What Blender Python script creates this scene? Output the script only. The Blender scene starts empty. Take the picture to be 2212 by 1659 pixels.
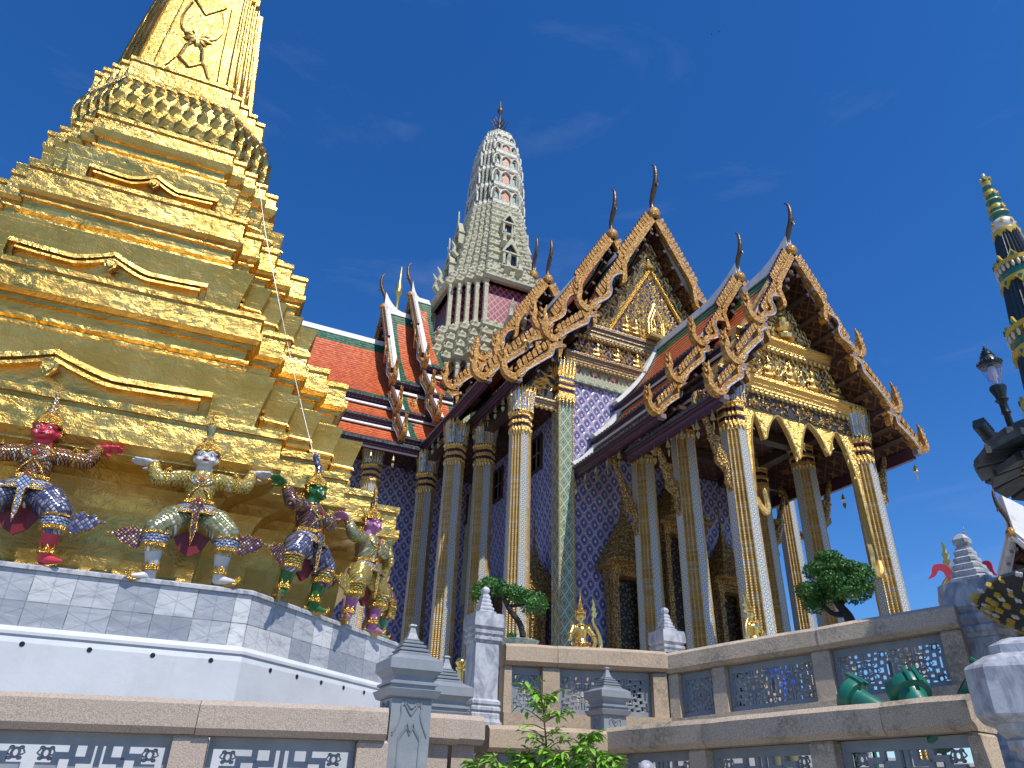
import bpy, math, random
from math import sin, cos, pi, radians, hypot, atan2, sqrt, tan
from mathutils import Vector, Matrix, noise
random.seed(7)
SC = bpy.context.scene
COL = SC.collection

# ------------------------------------------------------------ camera
PITCH, AZ, ROLL = radians(29.51), radians(65.61), radians(-1.92)
EYE = Vector((0, 0, 1.6)); PW, PH, PF = 2212.0, 1659.0, 1578.1
FWD = Vector((cos(AZ)*cos(PITCH), sin(AZ)*cos(PITCH), sin(PITCH)))
_r = Vector((sin(AZ), -cos(AZ), 0)); _u = _r.cross(FWD)
CR = cos(ROLL)*_r - sin(ROLL)*_u
CU = sin(ROLL)*_r + cos(ROLL)*_u
cam = bpy.data.cameras.new('camera'); cam.sensor_width = 36; cam.lens = 36*PF/PW
cam.clip_start = .05; cam.clip_end = 3000
co = bpy.data.objects.new('camera', cam); COL.objects.link(co); SC.camera = co
co.matrix_world = Matrix(((CR.x, CU.x, -FWD.x, EYE.x), (CR.y, CU.y, -FWD.y, EYE.y), (CR.z, CU.z, -FWD.z, EYE.z), (0, 0, 0, 1)))
def ray(x, y): return (FWD*PF + CR*(x-PW/2) - CU*(y-PH/2)).normalized()
def atD(x, y, D):
    d = ray(x, y); return EYE + d*(D/hypot(d.x, d.y))
def atX(x, y, X):
    d = ray(x, y); return EYE + d*(X/d.x)
def atY(x, y, Y):
    d = ray(x, y); return EYE + d*(Y/d.y)
def atZ(x, y, Z):
    d = ray(x, y); return EYE + d*((Z-EYE.z)/d.z)

# ------------------------------------------------------------ sky and sun
SUN_EL, SUN_AZ = radians(57), radians(-79)          # from the south, a little to the right
w = bpy.data.worlds.new('World'); SC.world = w; w.use_nodes = True
nt = w.node_tree; nt.nodes.clear()
sky = nt.nodes.new('ShaderNodeTexSky'); sky.sky_type = 'NISHITA'; sky.sun_disc = False
sky.sun_elevation = SUN_EL; sky.sun_rotation = pi/2 - SUN_AZ
sky.altitude = 0; sky.air_density = 1.0; sky.dust_density = 0.1; sky.ozone_density = 8.0
bg = nt.nodes.new('ShaderNodeBackground'); bg.inputs[1].default_value = 0.12
wo = nt.nodes.new('ShaderNodeOutputWorld')
hs = nt.nodes.new('ShaderNodeHueSaturation'); hs.inputs['Saturation'].default_value = 1.22; hs.inputs['Value'].default_value = 1.2; hs.inputs['Hue'].default_value = .508
nt.links.new(sky.outputs[0], hs.inputs['Color'])
wtc = nt.nodes.new('ShaderNodeTexCoord'); wmp = nt.nodes.new('ShaderNodeMapping'); wmp.inputs['Scale'].default_value = (2.2, 2.2, 9.0); wmp.inputs['Rotation'].default_value = (.35, .2, .4)
wns = nt.nodes.new('ShaderNodeTexNoise'); wns.inputs['Scale'].default_value = 1.6; wns.inputs['Detail'].default_value = 8; wns.inputs['Roughness'].default_value = .62; wns.inputs['Distortion'].default_value = .6
wmr = nt.nodes.new('ShaderNodeMapRange'); wmr.inputs[1].default_value = .56; wmr.inputs[2].default_value = .86; wmr.inputs[4].default_value = .09   # faint high cirrus
wmx = nt.nodes.new('ShaderNodeMix'); wmx.data_type = 'RGBA'; wmx.inputs[7].default_value = (5.5, 6.0, 6.6, 1)
nt.links.new(wtc.outputs['Generated'], wmp.inputs[0]); nt.links.new(wmp.outputs[0], wns.inputs['Vector']); nt.links.new(wns.outputs[0], wmr.inputs[0])
nt.links.new(wmr.outputs[0], wmx.inputs[0]); nt.links.new(hs.outputs[0], wmx.inputs[6]); nt.links.new(wmx.outputs[2], bg.inputs[0]); nt.links.new(bg.outputs[0], wo.inputs[0])
sl = bpy.data.lights.new('sun', 'SUN'); sl.energy = 4.5; sl.angle = radians(0.53); sl.color = (1, .955, .88)
so = bpy.data.objects.new('sun', sl); COL.objects.link(so)
so.rotation_euler = Vector((cos(SUN_EL)*cos(SUN_AZ), cos(SUN_EL)*sin(SUN_AZ), sin(SUN_EL))).to_track_quat('Z', 'Y').to_euler()
so.location = (0, -30, 60)
SC.view_settings.view_transform = 'Standard'; SC.view_settings.look = 'None'
SC.view_settings.exposure = 0.08; SC.view_settings.gamma = 1
SC.render.engine = 'CYCLES'
SC.cycles.max_bounces = 6; SC.cycles.glossy_bounces = 4; SC.cycles.diffuse_bounces = 4
SC.cycles.sample_clamp_indirect = 4

# ------------------------------------------------------------ node helper
class E:
    def __init__(s, nt, k): s.nt = nt; s.k = k
    def m(s, op, *a):
        n = s.nt.nodes.new('ShaderNodeMath'); n.operation = op
        for i, q in enumerate((s,)+a):
            if isinstance(q, E): s.nt.links.new(q.k, n.inputs[i])
            else: n.inputs[i].default_value = q
        return E(s.nt, n.outputs[0])
    def __add__(s, o): return s.m('ADD', o)
    __radd__ = __add__
    def __sub__(s, o): return s.m('SUBTRACT', o)
    def __rsub__(s, o): return (s*-1)+o
    def __mul__(s, o): return s.m('MULTIPLY', o)
    __rmul__ = __mul__
    def __truediv__(s, o): return s.m('DIVIDE', o)
    def abs(s): return s.m('ABSOLUTE')
    def fr(s): return s.m('FRACT')
    def fl(s): return s.m('FLOOR')
    def lt(s, o): return s.m('LESS_THAN', o)
    def gt(s, o): return s.m('GREATER_THAN', o)
    def mn(s, o): return s.m('MINIMUM', o)
    def mx(s, o): return s.m('MAXIMUM', o)
    def pw(s, o): return s.m('POWER', o)
    def sin(s): return s.m('SINE')
    def sq(s): return s.m('SQRT')
    def step(s, a, b):                               # smooth 0..1 between a and b
        n = s.nt.nodes.new('ShaderNodeMapRange'); n.interpolation_type = 'SMOOTHSTEP'
        s.nt.links.new(s.k, n.inputs[0]); n.inputs[1].default_value = a; n.inputs[2].default_value = b
        return E(s.nt, n.outputs[0])
class G:
    def __init__(s, nt): s.nt = nt; s.tc = nt.nodes.new('ShaderNodeTexCoord')
    def _set(s, sock, q):
        if isinstance(q, E): s.nt.links.new(q.k, sock)
        elif isinstance(q, (tuple, list)): sock.default_value = tuple(q)+((1,) if len(q) == 3 and len(sock.default_value) == 4 else ())
        else: sock.default_value = q
    def vec(s, kind='Object'): return E(s.nt, s.tc.outputs[kind])
    def sep(s, v):
        n = s.nt.nodes.new('ShaderNodeSeparateXYZ'); s.nt.links.new(v.k, n.inputs[0])
        return [E(s.nt, n.outputs[i]) for i in range(3)]
    def comb(s, x, y, z=0.0):
        n = s.nt.nodes.new('ShaderNodeCombineXYZ')
        for i, q in enumerate((x, y, z)): s._set(n.inputs[i], q)
        return E(s.nt, n.outputs[0])
    def uv(s): return s.sep(s.vec('UV'))[:2]
    def obj(s): return s.sep(s.vec('Object'))
    def map(s, v, sc=(1, 1, 1), rot=(0, 0, 0)):
        n = s.nt.nodes.new('ShaderNodeMapping'); s.nt.links.new(v.k, n.inputs[0])
        n.inputs['Scale'].default_value = sc; n.inputs['Rotation'].default_value = rot
        return E(s.nt, n.outputs[0])
    def noise(s, scale, detail=4, rough=.55, vec=None, dist=0.0, out=0):
        n = s.nt.nodes.new('ShaderNodeTexNoise'); n.inputs['Scale'].default_value = scale
        n.inputs['Detail'].default_value = detail; n.inputs['Roughness'].default_value = rough
        n.inputs['Distortion'].default_value = dist
        s.nt.links.new((vec or s.vec()).k, n.inputs['Vector']); return E(s.nt, n.outputs[out])
    def voro(s, scale, feature='F1', vec=None, out='Distance', rnd=1.0):
        n = s.nt.nodes.new('ShaderNodeTexVoronoi'); n.feature = feature
        n.inputs['Scale'].default_value = scale; n.inputs['Randomness'].default_value = rnd
        s.nt.links.new((vec or s.vec()).k, n.inputs['Vector']); return E(s.nt, n.outputs[out])
    def white(s, v):
        n = s.nt.nodes.new('ShaderNodeTexWhiteNoise'); s.nt.links.new(v.k, n.inputs['Vector']); return E(s.nt, n.outputs[0])
    def rnd(s):
        n = s.nt.nodes.new('ShaderNodeObjectInfo'); return E(s.nt, n.outputs['Random'])
    def mix(s, f, a, b):
        n = s.nt.nodes.new('ShaderNodeMix'); n.data_type = 'RGBA'
        s._set(n.inputs[0], f); s._set(n.inputs[6], a); s._set(n.inputs[7], b)
        return E(s.nt, n.outputs[2])
    def ramp(s, f, stops):
        n = s.nt.nodes.new('ShaderNodeValToRGB'); s.nt.links.new(f.k, n.inputs[0])
        el = n.color_ramp.elements
        for i, (p, c) in enumerate(stops):
            e = el[i] if i < 2 else el.new(p)
            e.position = p; e.color = tuple(c)+(1,)
        return E(s.nt, n.outputs[0])
    def hsv(s, col, h=.5, sat=1.0, v=1.0):
        n = s.nt.nodes.new('ShaderNodeHueSaturation'); s._set(n.inputs['Color'], col)
        s._set(n.inputs['Hue'], h); s._set(n.inputs['Saturation'], sat); s._set(n.inputs['Value'], v)
        return E(s.nt, n.outputs[0])
    def bump(s, h, strength=.5, dist=.02):
        n = s.nt.nodes.new('ShaderNodeBump'); n.inputs['Strength'].default_value = strength
        n.inputs['Distance'].default_value = dist; s.nt.links.new(h.k, n.inputs['Height']); return E(s.nt, n.outputs[0])
def mat(name, fn=None, **kw):
    m = bpy.data.materials.new(name); m.use_nodes = True; nt = m.node_tree
    p = nt.nodes['Principled BSDF']; g = G(nt)
    d = dict(kw)
    if fn: d.update(fn(g))
    keys = {'col': 'Base Color', 'rough': 'Roughness', 'metal': 'Metallic', 'normal': 'Normal', 'spec': 'Specular IOR Level',
            'trans': 'Transmission Weight', 'coat': 'Coat Weight', 'ior': 'IOR', 'sub': 'Subsurface Weight'}
    for k, q in d.items():
        s = p.inputs[keys[k]]
        g._set(s, q)
    return m

# ------------------------------------------------------------ mesh builder
WM = {}
class MB:
    def __init__(s, M=None): s.v = []; s.f = []; s.m = []; s.uv = []; s.M = M or Matrix()
    def add(s, vs, fs, mat=0, uvs=None):
        o = len(s.v); M = s.M
        s.v += [M @ Vector(p) for p in vs]
        for i, f in enumerate(fs):
            s.f.append([o+k for k in f]); s.m.append(mat[i] if isinstance(mat, (list, tuple)) else mat)
            s.uv.append(uvs[i] if uvs else None)
    def quad(s, a, b, c, d, mat=0, uv=None): s.add([a, b, c, d], [(0, 1, 2, 3)], mat, [uv] if uv else None)
    def box(s, c, d, mat=0, rz=0, taper=1.0):
        hx, hy, hz = d[0]/2, d[1]/2, d[2]/2; ca, sa = cos(rz), sin(rz); vs = []
        for k, z in ((1, -hz), (taper, hz)):
            for x, y in ((-hx, -hy), (hx, -hy), (hx, hy), (-hx, hy)):
                vs.append((c[0]+ca*x*k-sa*y*k, c[1]+sa*x*k+ca*y*k, c[2]+z))
        s.add(vs, [(3, 2, 1, 0), (4, 5, 6, 7), (0, 1, 5, 4), (1, 2, 6, 5), (2, 3, 7, 6), (3, 0, 4, 7)], mat)
    def hull(s, lo, hi, mat=0):                       # two polygons of equal count, capped
        n = len(lo); s.add(list(lo)+list(hi), [tuple(range(n))[::-1], tuple(range(n, 2*n))]+[(i, (i+1) % n, n+(i+1) % n, n+i) for i in range(n)], mat)
    def loft(s, rings, mat=0, cap=True, closed=True, mats=None):
        n = len(rings[0]); vs = [p for r in rings for p in r]; fs = []; ms = []
        for k in range(len(rings)-1):
            for i in range(n if closed else n-1):
                j = (i+1) % n
                fs.append((k*n+i, k*n+j, (k+1)*n+j, (k+1)*n+i)); ms.append(mats[k] if mats else mat)
        if cap:
            fs.append(tuple(range(n))[::-1]); ms.append(ms[0] if ms else mat)
            fs.append(tuple(range((len(rings)-1)*n, len(rings)*n))); ms.append(ms[-2] if len(ms) > 1 else mat)
        s.add(vs, fs, ms)
    def lathe(s, prof, n=16, c=(0, 0, 0), mat=0, mats=None, a0=0.0, cap=True):
        rs = []
        for r, z in prof:
            r = max(r, 1e-4)
            rs.append([(c[0]+r*cos(a0+2*pi*i/n), c[1]+r*sin(a0+2*pi*i/n), c[2]+z) for i in range(n)])
        s.loft(rs, mat, cap, True, mats)
    def sqlathe(s, prof, c=(0, 0, 0), mat=0, rz=0.0, mats=None, ch=0.0):   # square section (half width, z), optional chamfer
        rs = []
        for h, z in prof:
            q = ch*h
            pts = [(-h+q, -h), (h-q, -h), (h, -h+q), (h, h-q), (h-q, h), (-h+q, h), (-h, h-q), (-h, -h+q)] if ch else [(-h, -h), (h, -h), (h, h), (-h, h)]
            rs.append([(c[0]+cos(rz)*x-sin(rz)*y, c[1]+sin(rz)*x+cos(rz)*y, c[2]+z) for x, y in pts])
        s.loft(rs, mat, True, True, mats)
    def tube(s, pts, rad, n=8, mat=0, flat=None, up=(0, 0, 1)):
        pts = [Vector(p) for p in pts]; N = len(pts); rs = []
        rad = [rad]*N if not isinstance(rad, (list, tuple)) else rad
        pu = Vector(up)
        for i, p in enumerate(pts):
            t = (pts[min(i+1, N-1)]-pts[max(i-1, 0)]).normalized()
            a = pu - t*pu.dot(t)
            if a.length < 1e-3: a = Vector((1, 0, 0)) - t*t.x
            a.normalize(); b = t.cross(a); pu = a if flat is None else pu
            fl = flat or 1.0
            rs.append([p + a*(rad[i]*cos(2*pi*k/n)) + b*(rad[i]*fl*sin(2*pi*k/n)) for k in range(n)])
        s.loft(rs, mat)
    def capsule(s, pts, rad, n=10):                   # tube with rounded ends
        P = [Vector(p) for p in pts]; rad = list(rad)
        d0 = (P[0]-P[1]).normalized(); d1 = (P[-1]-P[-2]).normalized()
        A = [(P[0]+d0*rad[0]*k, rad[0]*q) for k, q in ((.95, .25), (.7, .7), (.35, .93))]
        B = [(P[-1]+d1*rad[-1]*k, rad[-1]*q) for k, q in ((.35, .93), (.7, .7), (.95, .25))]
        L = A+list(zip(P, rad))+B
        s.tube([q[0] for q in L], [q[1] for q in L], n)
    def ball(s, c, r, mat=0, n=12, m=8, rot=None):
        r = (r, r, r) if not isinstance(r, (tuple, list)) else r
        rs = []
        for k in range(m+1):
            t = -pi/2+pi*k/m; q = max(cos(t), 1e-3)
            rg = []
            for i in range(n):
                v = Vector((r[0]*q*cos(2*pi*i/n), r[1]*q*sin(2*pi*i/n), r[2]*sin(t)))
                if rot: v = rot @ v
                rg.append(v+Vector(c))
            rs.append(rg)
        s.loft(rs, mat)
    def prism(s, poly, fr, th, mat=0, mside=None):     # poly in (a,b) of frame fr=(origin, A, B); extruded both ways along A x B
        o, A, B = (Vector(q) for q in fr); Nn = A.cross(B).normalized()*(th/2)
        area = sum(poly[i][0]*poly[(i+1) % len(poly)][1]-poly[(i+1) % len(poly)][0]*poly[i][1] for i in range(len(poly)))
        if area < 0: poly = poly[::-1]
        P = [o+A*a+B*b for a, b in poly]; n = len(P)
        side = mat if mside is None else mside
        s.add([p-Nn for p in P]+[p+Nn for p in P], [tuple(range(n))[::-1], tuple(range(n, 2*n))]+[(i, (i+1) % n, n+(i+1) % n, n+i) for i in range(n)], [mat, mat]+[side]*n)
    def ribbon(s, pts, wid, fr, th, mat=0, mside=None):  # flat band of varying width along a 2-D path, extruded
        L, R = [], []
        N = len(pts)
        for i, (x, y) in enumerate(pts):
            dx = pts[min(i+1, N-1)][0]-pts[max(i-1, 0)][0]; dy = pts[min(i+1, N-1)][1]-pts[max(i-1, 0)][1]
            l = hypot(dx, dy) or 1; q = (wid[i] if isinstance(wid, (list, tuple)) else wid)/2
            L.append((x-dy/l*q, y+dx/l*q)); R.append((x+dy/l*q, y-dx/l*q))
        o, A, B = (Vector(q) for q in fr); N0 = A.cross(B).normalized()
        side = mat if mside is None else mside
        V = []
        for k in range(N):
            Nn = N0*((th[k] if isinstance(th, (list, tuple)) else th)/2)
            for (a, b) in (L[k], R[k]):
                p = o+A*a+B*b; V += [p-Nn, p+Nn]
        fs, ms = [], []
        for k in range(N-1):
            a = 4*k; b = 4*k+4
            fs += [(a, a+2, b+2, b), (a+1, b+1, b+3, a+3), (a, b, b+1, a+1), (a+2, a+3, b+3, b+2)]; ms += [mat, mat, side, side]
        fs += [(0, 1, 3, 2), (4*N-4, 4*N-2, 4*N-1, 4*N-3)]; ms += [side, side]
        s.add(V, fs, ms)
    def edging(s, pts, wid, fr, off, r, side=-1, mat=0):   # thin raised line along one edge of a ribbon
        o, A, B = (Vector(q) for q in fr); N = len(pts); P = []
        for i, (x, y) in enumerate(pts):
            dx = pts[min(i+1, N-1)][0]-pts[max(i-1, 0)][0]; dy = pts[min(i+1, N-1)][1]-pts[max(i-1, 0)][1]
            l = hypot(dx, dy) or 1; q = (wid[i] if isinstance(wid, (list, tuple)) else wid)*.46*side
            P.append(o+A*(x-dy/l*q)+B*(y+dx/l*q)+off)
        s.tube(P, r, 5, mat)
    def build(s, name, mats, parent=None, smooth=None, world=False):
        me = bpy.data.meshes.new(name)
        vs = s.v
        if world and parent is not None:
            inv = WM[parent].inverted(); vs = [inv @ p for p in vs]
        me.from_pydata([tuple(p) for p in vs], [], s.f)
        for q in (mats if isinstance(mats, (list, tuple)) else [mats]): me.materials.append(q)
        me.polygons.foreach_set('material_index', s.m)
        ul = me.uv_layers.new(name='UVMap'); data = [0.0]*(2*len(me.loops))
        for p in me.polygons:
            u = s.uv[p.index] if p.index < len(s.uv) else None
            if u:
                for li, q in zip(p.loop_indices, u): data[2*li], data[2*li+1] = q
            else:
                n = p.normal
                t = Vector((-n.y, n.x, 0))
                if t.length < .05: t = Vector((1, 0, 0))
                t.normalize(); b = n.cross(t)
                for li, vi in zip(p.loop_indices, p.vertices):
                    q = me.vertices[vi].co; data[2*li] = q.dot(t); data[2*li+1] = q.dot(b)
        ul.data.foreach_set('uv', data)
        if smooth is not None:
            me.polygons.foreach_set('use_smooth', [True]*len(me.polygons))
            me.set_sharp_from_angle(angle=radians(smooth))
        me.update()
        o = bpy.data.objects.new(name, me); COL.objects.link(o)
        if parent is not None: o.parent = parent; WM[o] = WM[parent]
        else: WM[o] = Matrix()
        return o
def tag(o, label=None, cat=None, group=None, kind=None):
    if label: o['label'] = label
    if cat: o['category'] = cat
    if group: o['group'] = group
    if kind: o['kind'] = kind
    return o
def empty(name, loc, rz=0.0, label=None, cat=None, group=None):
    o = bpy.data.objects.new(name, None); COL.objects.link(o); o.empty_display_size = .2
    o.location = loc; o.rotation_euler = (0, 0, rz)
    WM[o] = Matrix.Translation(Vector(loc)) @ Matrix.Rotation(rz, 4, 'Z')
    return tag(o, label, cat, group)
def copy_tree(o, parent=None, keep=False):
    c = o.copy(); COL.objects.link(c); c.parent = parent
    for ch in list(o.children): copy_tree(ch, c)
    return c
def redent(wc, s, n, d=0.0, cx=0.0):                   # stepped-corner square, counter-clockwise, half width wc+n*s
    q = []
    h = wc+n*s
    for i in range(n+1):
        q.append((wc+i*s+d, -(h-i*s)-d))
        if i < n: q.append((wc+i*s+d, -(h-(i+1)*s)-d))
    P = []
    for k in range(4):
        for x, y in q:
            for _ in range(k): x, y = -y, x
            P.append((x+cx, y))
    return P
def smooth_path(pts, n=6):                              # Catmull-Rom
    out = []
    P = [pts[0]]+list(pts)+[pts[-1]]
    for i in range(1, len(P)-2):
        for k in range(n):
            t = k/n; a, b, c, d = P[i-1], P[i], P[i+1], P[i+2]
            out.append(tuple(.5*(2*b[j]+(c[j]-a[j])*t+(2*a[j]-5*b[j]+4*c[j]-d[j])*t*t+(3*b[j]-a[j]-3*c[j]+d[j])*t**3) for j in range(len(b))))
    out.append(tuple(pts[-1])); return out
def lerp(a, b, t): return a+(b-a)*t
# ------------------------------------------------------------ materials
MT = {}
def gold_leaf(g):
    x, y, z = g.obj(); st = g.comb(x*5.5, y*5.5, z*8)
    n1 = g.noise(1.0, 7, .62, vec=st, dist=1.2); n2 = g.noise(42, 3, .6); n3 = g.noise(1.1, 5, .65)
    cell = g.white(g.comb((x*4.1).fl(), (y*4.1).fl(), (z*5.2).fl())); edge = ((x*4.1).fr()-.5).abs().gt(.485).mx(((z*5.2).fr()-.5).abs().gt(.485))
    h = n1*1.0+n2*.16-edge*.10
    spots = g.noise(5.5, 8, .75).step(.69, .74)
    drip = g.noise(1.0, 6, .7, vec=g.comb(x*6, y*6, z*.9)).step(.58, .75)
    col = g.mix(n3.step(.3, .7), (.55, .345, .080), (.66, .465, .145))
    col = g.mix(cell*.4, col, (.40, .235, .05))
    col = g.mix(drip*.35, col, (.27, .16, .05)); col = g.mix(spots, col, (.06, .035, .012))
    rough = g.noise(2.2, 5)*.26+.14+cell*.08+drip*.12
    return dict(col=col, rough=rough, metal=1.0, normal=g.bump(h, .42, .045))
MT['gold_leaf'] = mat('gold_leaf', gold_leaf)
def gold_orn(g):
    v = g.voro(26, 'F1'); n = g.noise(50, 3)
    col = g.mix(n, (.80, .47, .10), (1.0, .73, .28))
    return dict(col=col, rough=.32, metal=.9, normal=g.bump(v+n*.3, .9, .03))
MT['gold_ornament'] = mat('gold_ornament', gold_orn)
def gold_dark(g):
    v = g.voro(17, 'F1'); n = g.noise(30, 4); w2 = g.noise(7, 4, dist=2.5)
    col = g.mix(v.step(.25, .65), (.72, .46, .13), (.20, .11, .04)); col = g.mix(w2.step(.5, .6)*.35, col, (.20, .14, .10))
    return dict(col=col, rough=.45, metal=.6, normal=g.bump(v*-1+n*.4, 1.0, .05))
MT['gold_dark'] = mat('old_gilding', gold_dark)
MT['gold_statue'] = mat('gold_statue', lambda g: dict(col=g.mix(g.noise(6), (.90, .60, .16), (.98, .72, .24)), rough=g.noise(20)*.12+.2, metal=.95, normal=g.bump(g.noise(60, 3), .18, .01)))
MT['gold_filigree'] = mat('gold_filigree', lambda g: dict(col=g.mix(g.voro(60).step(.1, .5), (.98, .70, .22), (.60, .34, .06)), rough=.3, metal=.9, normal=g.bump(g.voro(70)*-1, 1.0, .015)))
def amber(g):
    c = g.voro(17, 'F1', out='Color'); d = g.voro(17, 'DISTANCE_TO_EDGE'); n = g.noise(2.2, 4)
    r = g.sep(c)[0]
    col = g.ramp(r, [(0, (.32, .13, .015)), (.45, (.46, .22, .03)), (.8, (.58, .31, .06)), (1, (.66, .44, .16))])
    col = g.mix(n.step(.55, .75)*.35, col, (.20, .13, .08))
    col = g.mix(d.lt(.03)*.6, col, (.12, .07, .04))
    return dict(col=col, rough=r*.25+.25, metal=.25, normal=g.bump(d.step(0, .12)+r*.5, .45, .02))
MT['amber'] = mat('amber_glass_mosaic', amber)
MT['silver'] = mat('silver_glass_trim', lambda g: dict(col=g.mix(g.voro(14, out='Color'), (.5, .5, .55), (.85, .87, .92)), rough=.2, metal=.6, normal=g.bump(g.voro(14), .6, .02)))
MT['purple'] = mat('purple_lacquer', lambda g: dict(col=g.mix(g.noise(4, 5), (.030, .008, .018), (.075, .022, .042)), rough=g.noise(9)*.25+.3, normal=g.bump(g.noise(14), .15, .02)))
MT['lilac'] = mat('weathered_lilac_paint', lambda g: dict(col=g.mix(g.noise(7, 5), (.13, .085, .10), (.30, .23, .235)), rough=.6))
def soffit(g):
    u, v = g.uv(); a = ((u+v)/.80).fr()-.5; b = ((u-v)/.80).fr()-.5
    r = (a*a+b*b).sq(); star = (a.abs()*b.abs()).sq()
    k = r.lt(.34)*star.lt(.10)
    ln = a.abs().gt(.455).mx(b.abs().gt(.455))
    gold = k.mx(ln*.6)*g.noise(40, 3).step(.3, .55)
    col = g.mix(gold, g.mix(g.noise(3), (.022, .006, .006), (.042, .010, .008)), (.24, .12, .035))
    return dict(col=col, rough=.5, metal=gold*.4)
MT['soffit'] = mat('soffit_red_gold_stars', soffit)
def rooftile(c1, c2, dark):
    def f(g):
        u, v = g.uv(); row = (v/.20).fl(); off = (row*.5).fr()
        cu = (u/.15+off); cell = g.white(g.comb(cu.fl(), row, 0.0))
        fu = cu.fr()-.5; fv = (v/.20).fr()
        edge = (fu*fu*4)
        sc = (fv - edge*.35)
        big = g.noise(.5, 5)
        col = g.mix(cell, c1, c2); col = g.mix(big.step(.5, .8)*.35, col, dark)
        col = g.mix(sc.lt(.08)*.55, col, dark)
        return dict(col=col, rough=cell*.2+.32, spec=.5, normal=g.bump(sc.step(-.1, .9)*-1+cell*.3, .45, .03))
    return f
MT['tile_orange'] = mat('orange_roof_tile', rooftile((.52, .10, .028), (.68, .17, .05), (.32, .06, .025)))
MT['tile_green'] = mat('green_roof_tile', rooftile((.014, .095, .045), (.035, .16, .08), (.008, .045, .03)))
MT['tile_dark'] = mat('dark_ridge_tile', rooftile((.030, .038, .040), (.075, .09, .09), (.012, .016, .018)))
def plaster(g):
    s = g.noise(2.2, 6, .65); st = g.noise(3, 5, vec=g.map(g.vec(), (3, 3, .25)))
    col = g.mix(s.step(.35, .75), (.60, .62, .63), (.52, .54, .55)); col = g.mix(st.step(.58, .78)*.3, col, (.45, .43, .40))
    return dict(col=col, rough=.55, normal=g.bump(g.noise(12, 5), .12, .02))
MT['white'] = mat('white_plaster', plaster)
def ridgewhite(g):
    s = g.noise(3, 6, .65)
    return dict(col=g.mix(s.step(.5, .8), (.78, .76, .73), (.42, .38, .36)), rough=.6)
MT['ridge_white'] = mat('white_ridge_plaster', ridgewhite)
def dado(g):
    u, v = g.uv(); T = .335; V = .27
    cu = u/T; cv = (v+.03)/V; idu, idv = cu.fl(), cv.fl(); fu = cu.fr()-.5; fv = cv.fr()-.5
    tone = g.white(g.comb(idu, idv, 3.0)); ang = g.white(g.comb(idu, idv, 9.0))
    vv = g.map(g.comb(u+idu*3.7, v+idv*5.1, ang*4), (2.2, 8, 1), (0, 0, .7))
    n = g.noise(1.5, 9, .65, vec=vv, dist=1.6)
    col = g.ramp(tone, [(0, (.27, .295, .325)), (.6, (.42, .44, .465)), (.85, (.60, .605, .60)), (1, (.72, .72, .70))])
    col = g.mix(n.step(.45, .70)*.6, col, (.22, .24, .28)); col = g.mix(n.step(.30, .45)*-.25+.25, col, (.75, .76, .77))
    star = fu.abs().lt(.012).mx((fu*.58-fv).abs().lt(.012)).mx((fu*.58+fv).abs().lt(.012))
    edge = fu.abs().gt(.488).mx(fv.abs().gt(.484))
    dirt = g.noise(11, 4).step(.35, .7)
    col = g.mix(star*.35, col, (.16, .17, .19)); col = g.mix(edge*(dirt*.7+.3), col, (.13, .12, .11))
    return dict(col=col, rough=.38, normal=g.bump((star*.4+edge)*-1+n*.1, .6, .01))
MT['dado'] = mat('grey_marble_dado_tiles', dado)
def marble(g):
    o = g.rnd()*20
    x, y, z = g.obj(); v = g.map(g.comb(x+o, y+o, z), (6, 6, 2.4), (.5, .3, .4))
    n = g.noise(1.3, 9, .62, vec=v, dist=1.8); m = g.noise(14, 5)
    col = g.mix(n.step(.38, .68), (.50, .51, .53), (.24, .255, .29)); col = g.mix(m.step(.55, .8)*.4, col, (.62, .62, .62))
    col = g.mix(g.noise(3.1, 6, .7).step(.62, .80)*.5, col, (.17, .155, .14))
    return dict(col=col, rough=.42, normal=g.bump(m+g.noise(60, 3)*.4, .2, .012))
MT['marble'] = mat('weathered_grey_marble', marble)
def granite(base, b2, stain, lo=.46):
    def f(g):
        r = g.rnd(); o = r*31; x, y, z = g.obj(); vo = g.comb(x+o, y+o, z)
        sp = g.noise(170, 2, .5, vec=vo); sp2 = g.voro(95, vec=vo); big = g.noise(2.6, 6, .7, vec=vo); fine = g.noise(34, 5, .7, vec=vo)
        col = g.mix(r, base, b2)
        col = g.mix(sp.step(.42, .60)*.55, col, (.20, .16, .13)); col = g.mix(sp2.lt(.22)*.35, col, (.62, .56, .50))
        st = (big.step(lo, lo+.18)*fine.step(.34, .60))
        st = st*(r*.35+.5)
        col = g.mix(st, col, stain)
        return dict(col=col, rough=.72, normal=g.bump(fine*.8+sp*.35, .55, .012))
    return f
MT['granite'] = mat('pink_grey_granite', granite((.52, .42, .335), (.44, .36, .275), (.13, .105, .085), .56))
MT['granite_tan'] = mat('tan_sandstone', granite((.54, .41, .27), (.48, .36, .23), (.12, .10, .08), .50))
MT['mossy'] = mat('mottled_old_granite', granite((.66, .53, .38), (.58, .46, .32), (.15, .125, .095), .45))
def iron(g):
    n = g.noise(5, 5); d = g.noise(60, 4)
    col = g.mix(n.step(.4, .7), (.22, .245, .265), (.28, .30, .315)); col = g.mix(g.noise(9, 7, .7).step(.62, .72)*.5, col, (.09, .08, .075))
    return dict(col=col, rough=.38, normal=g.bump(d+n, .25, .006))
MT['iron'] = mat('blue_grey_iron_paint', iron)
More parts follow.
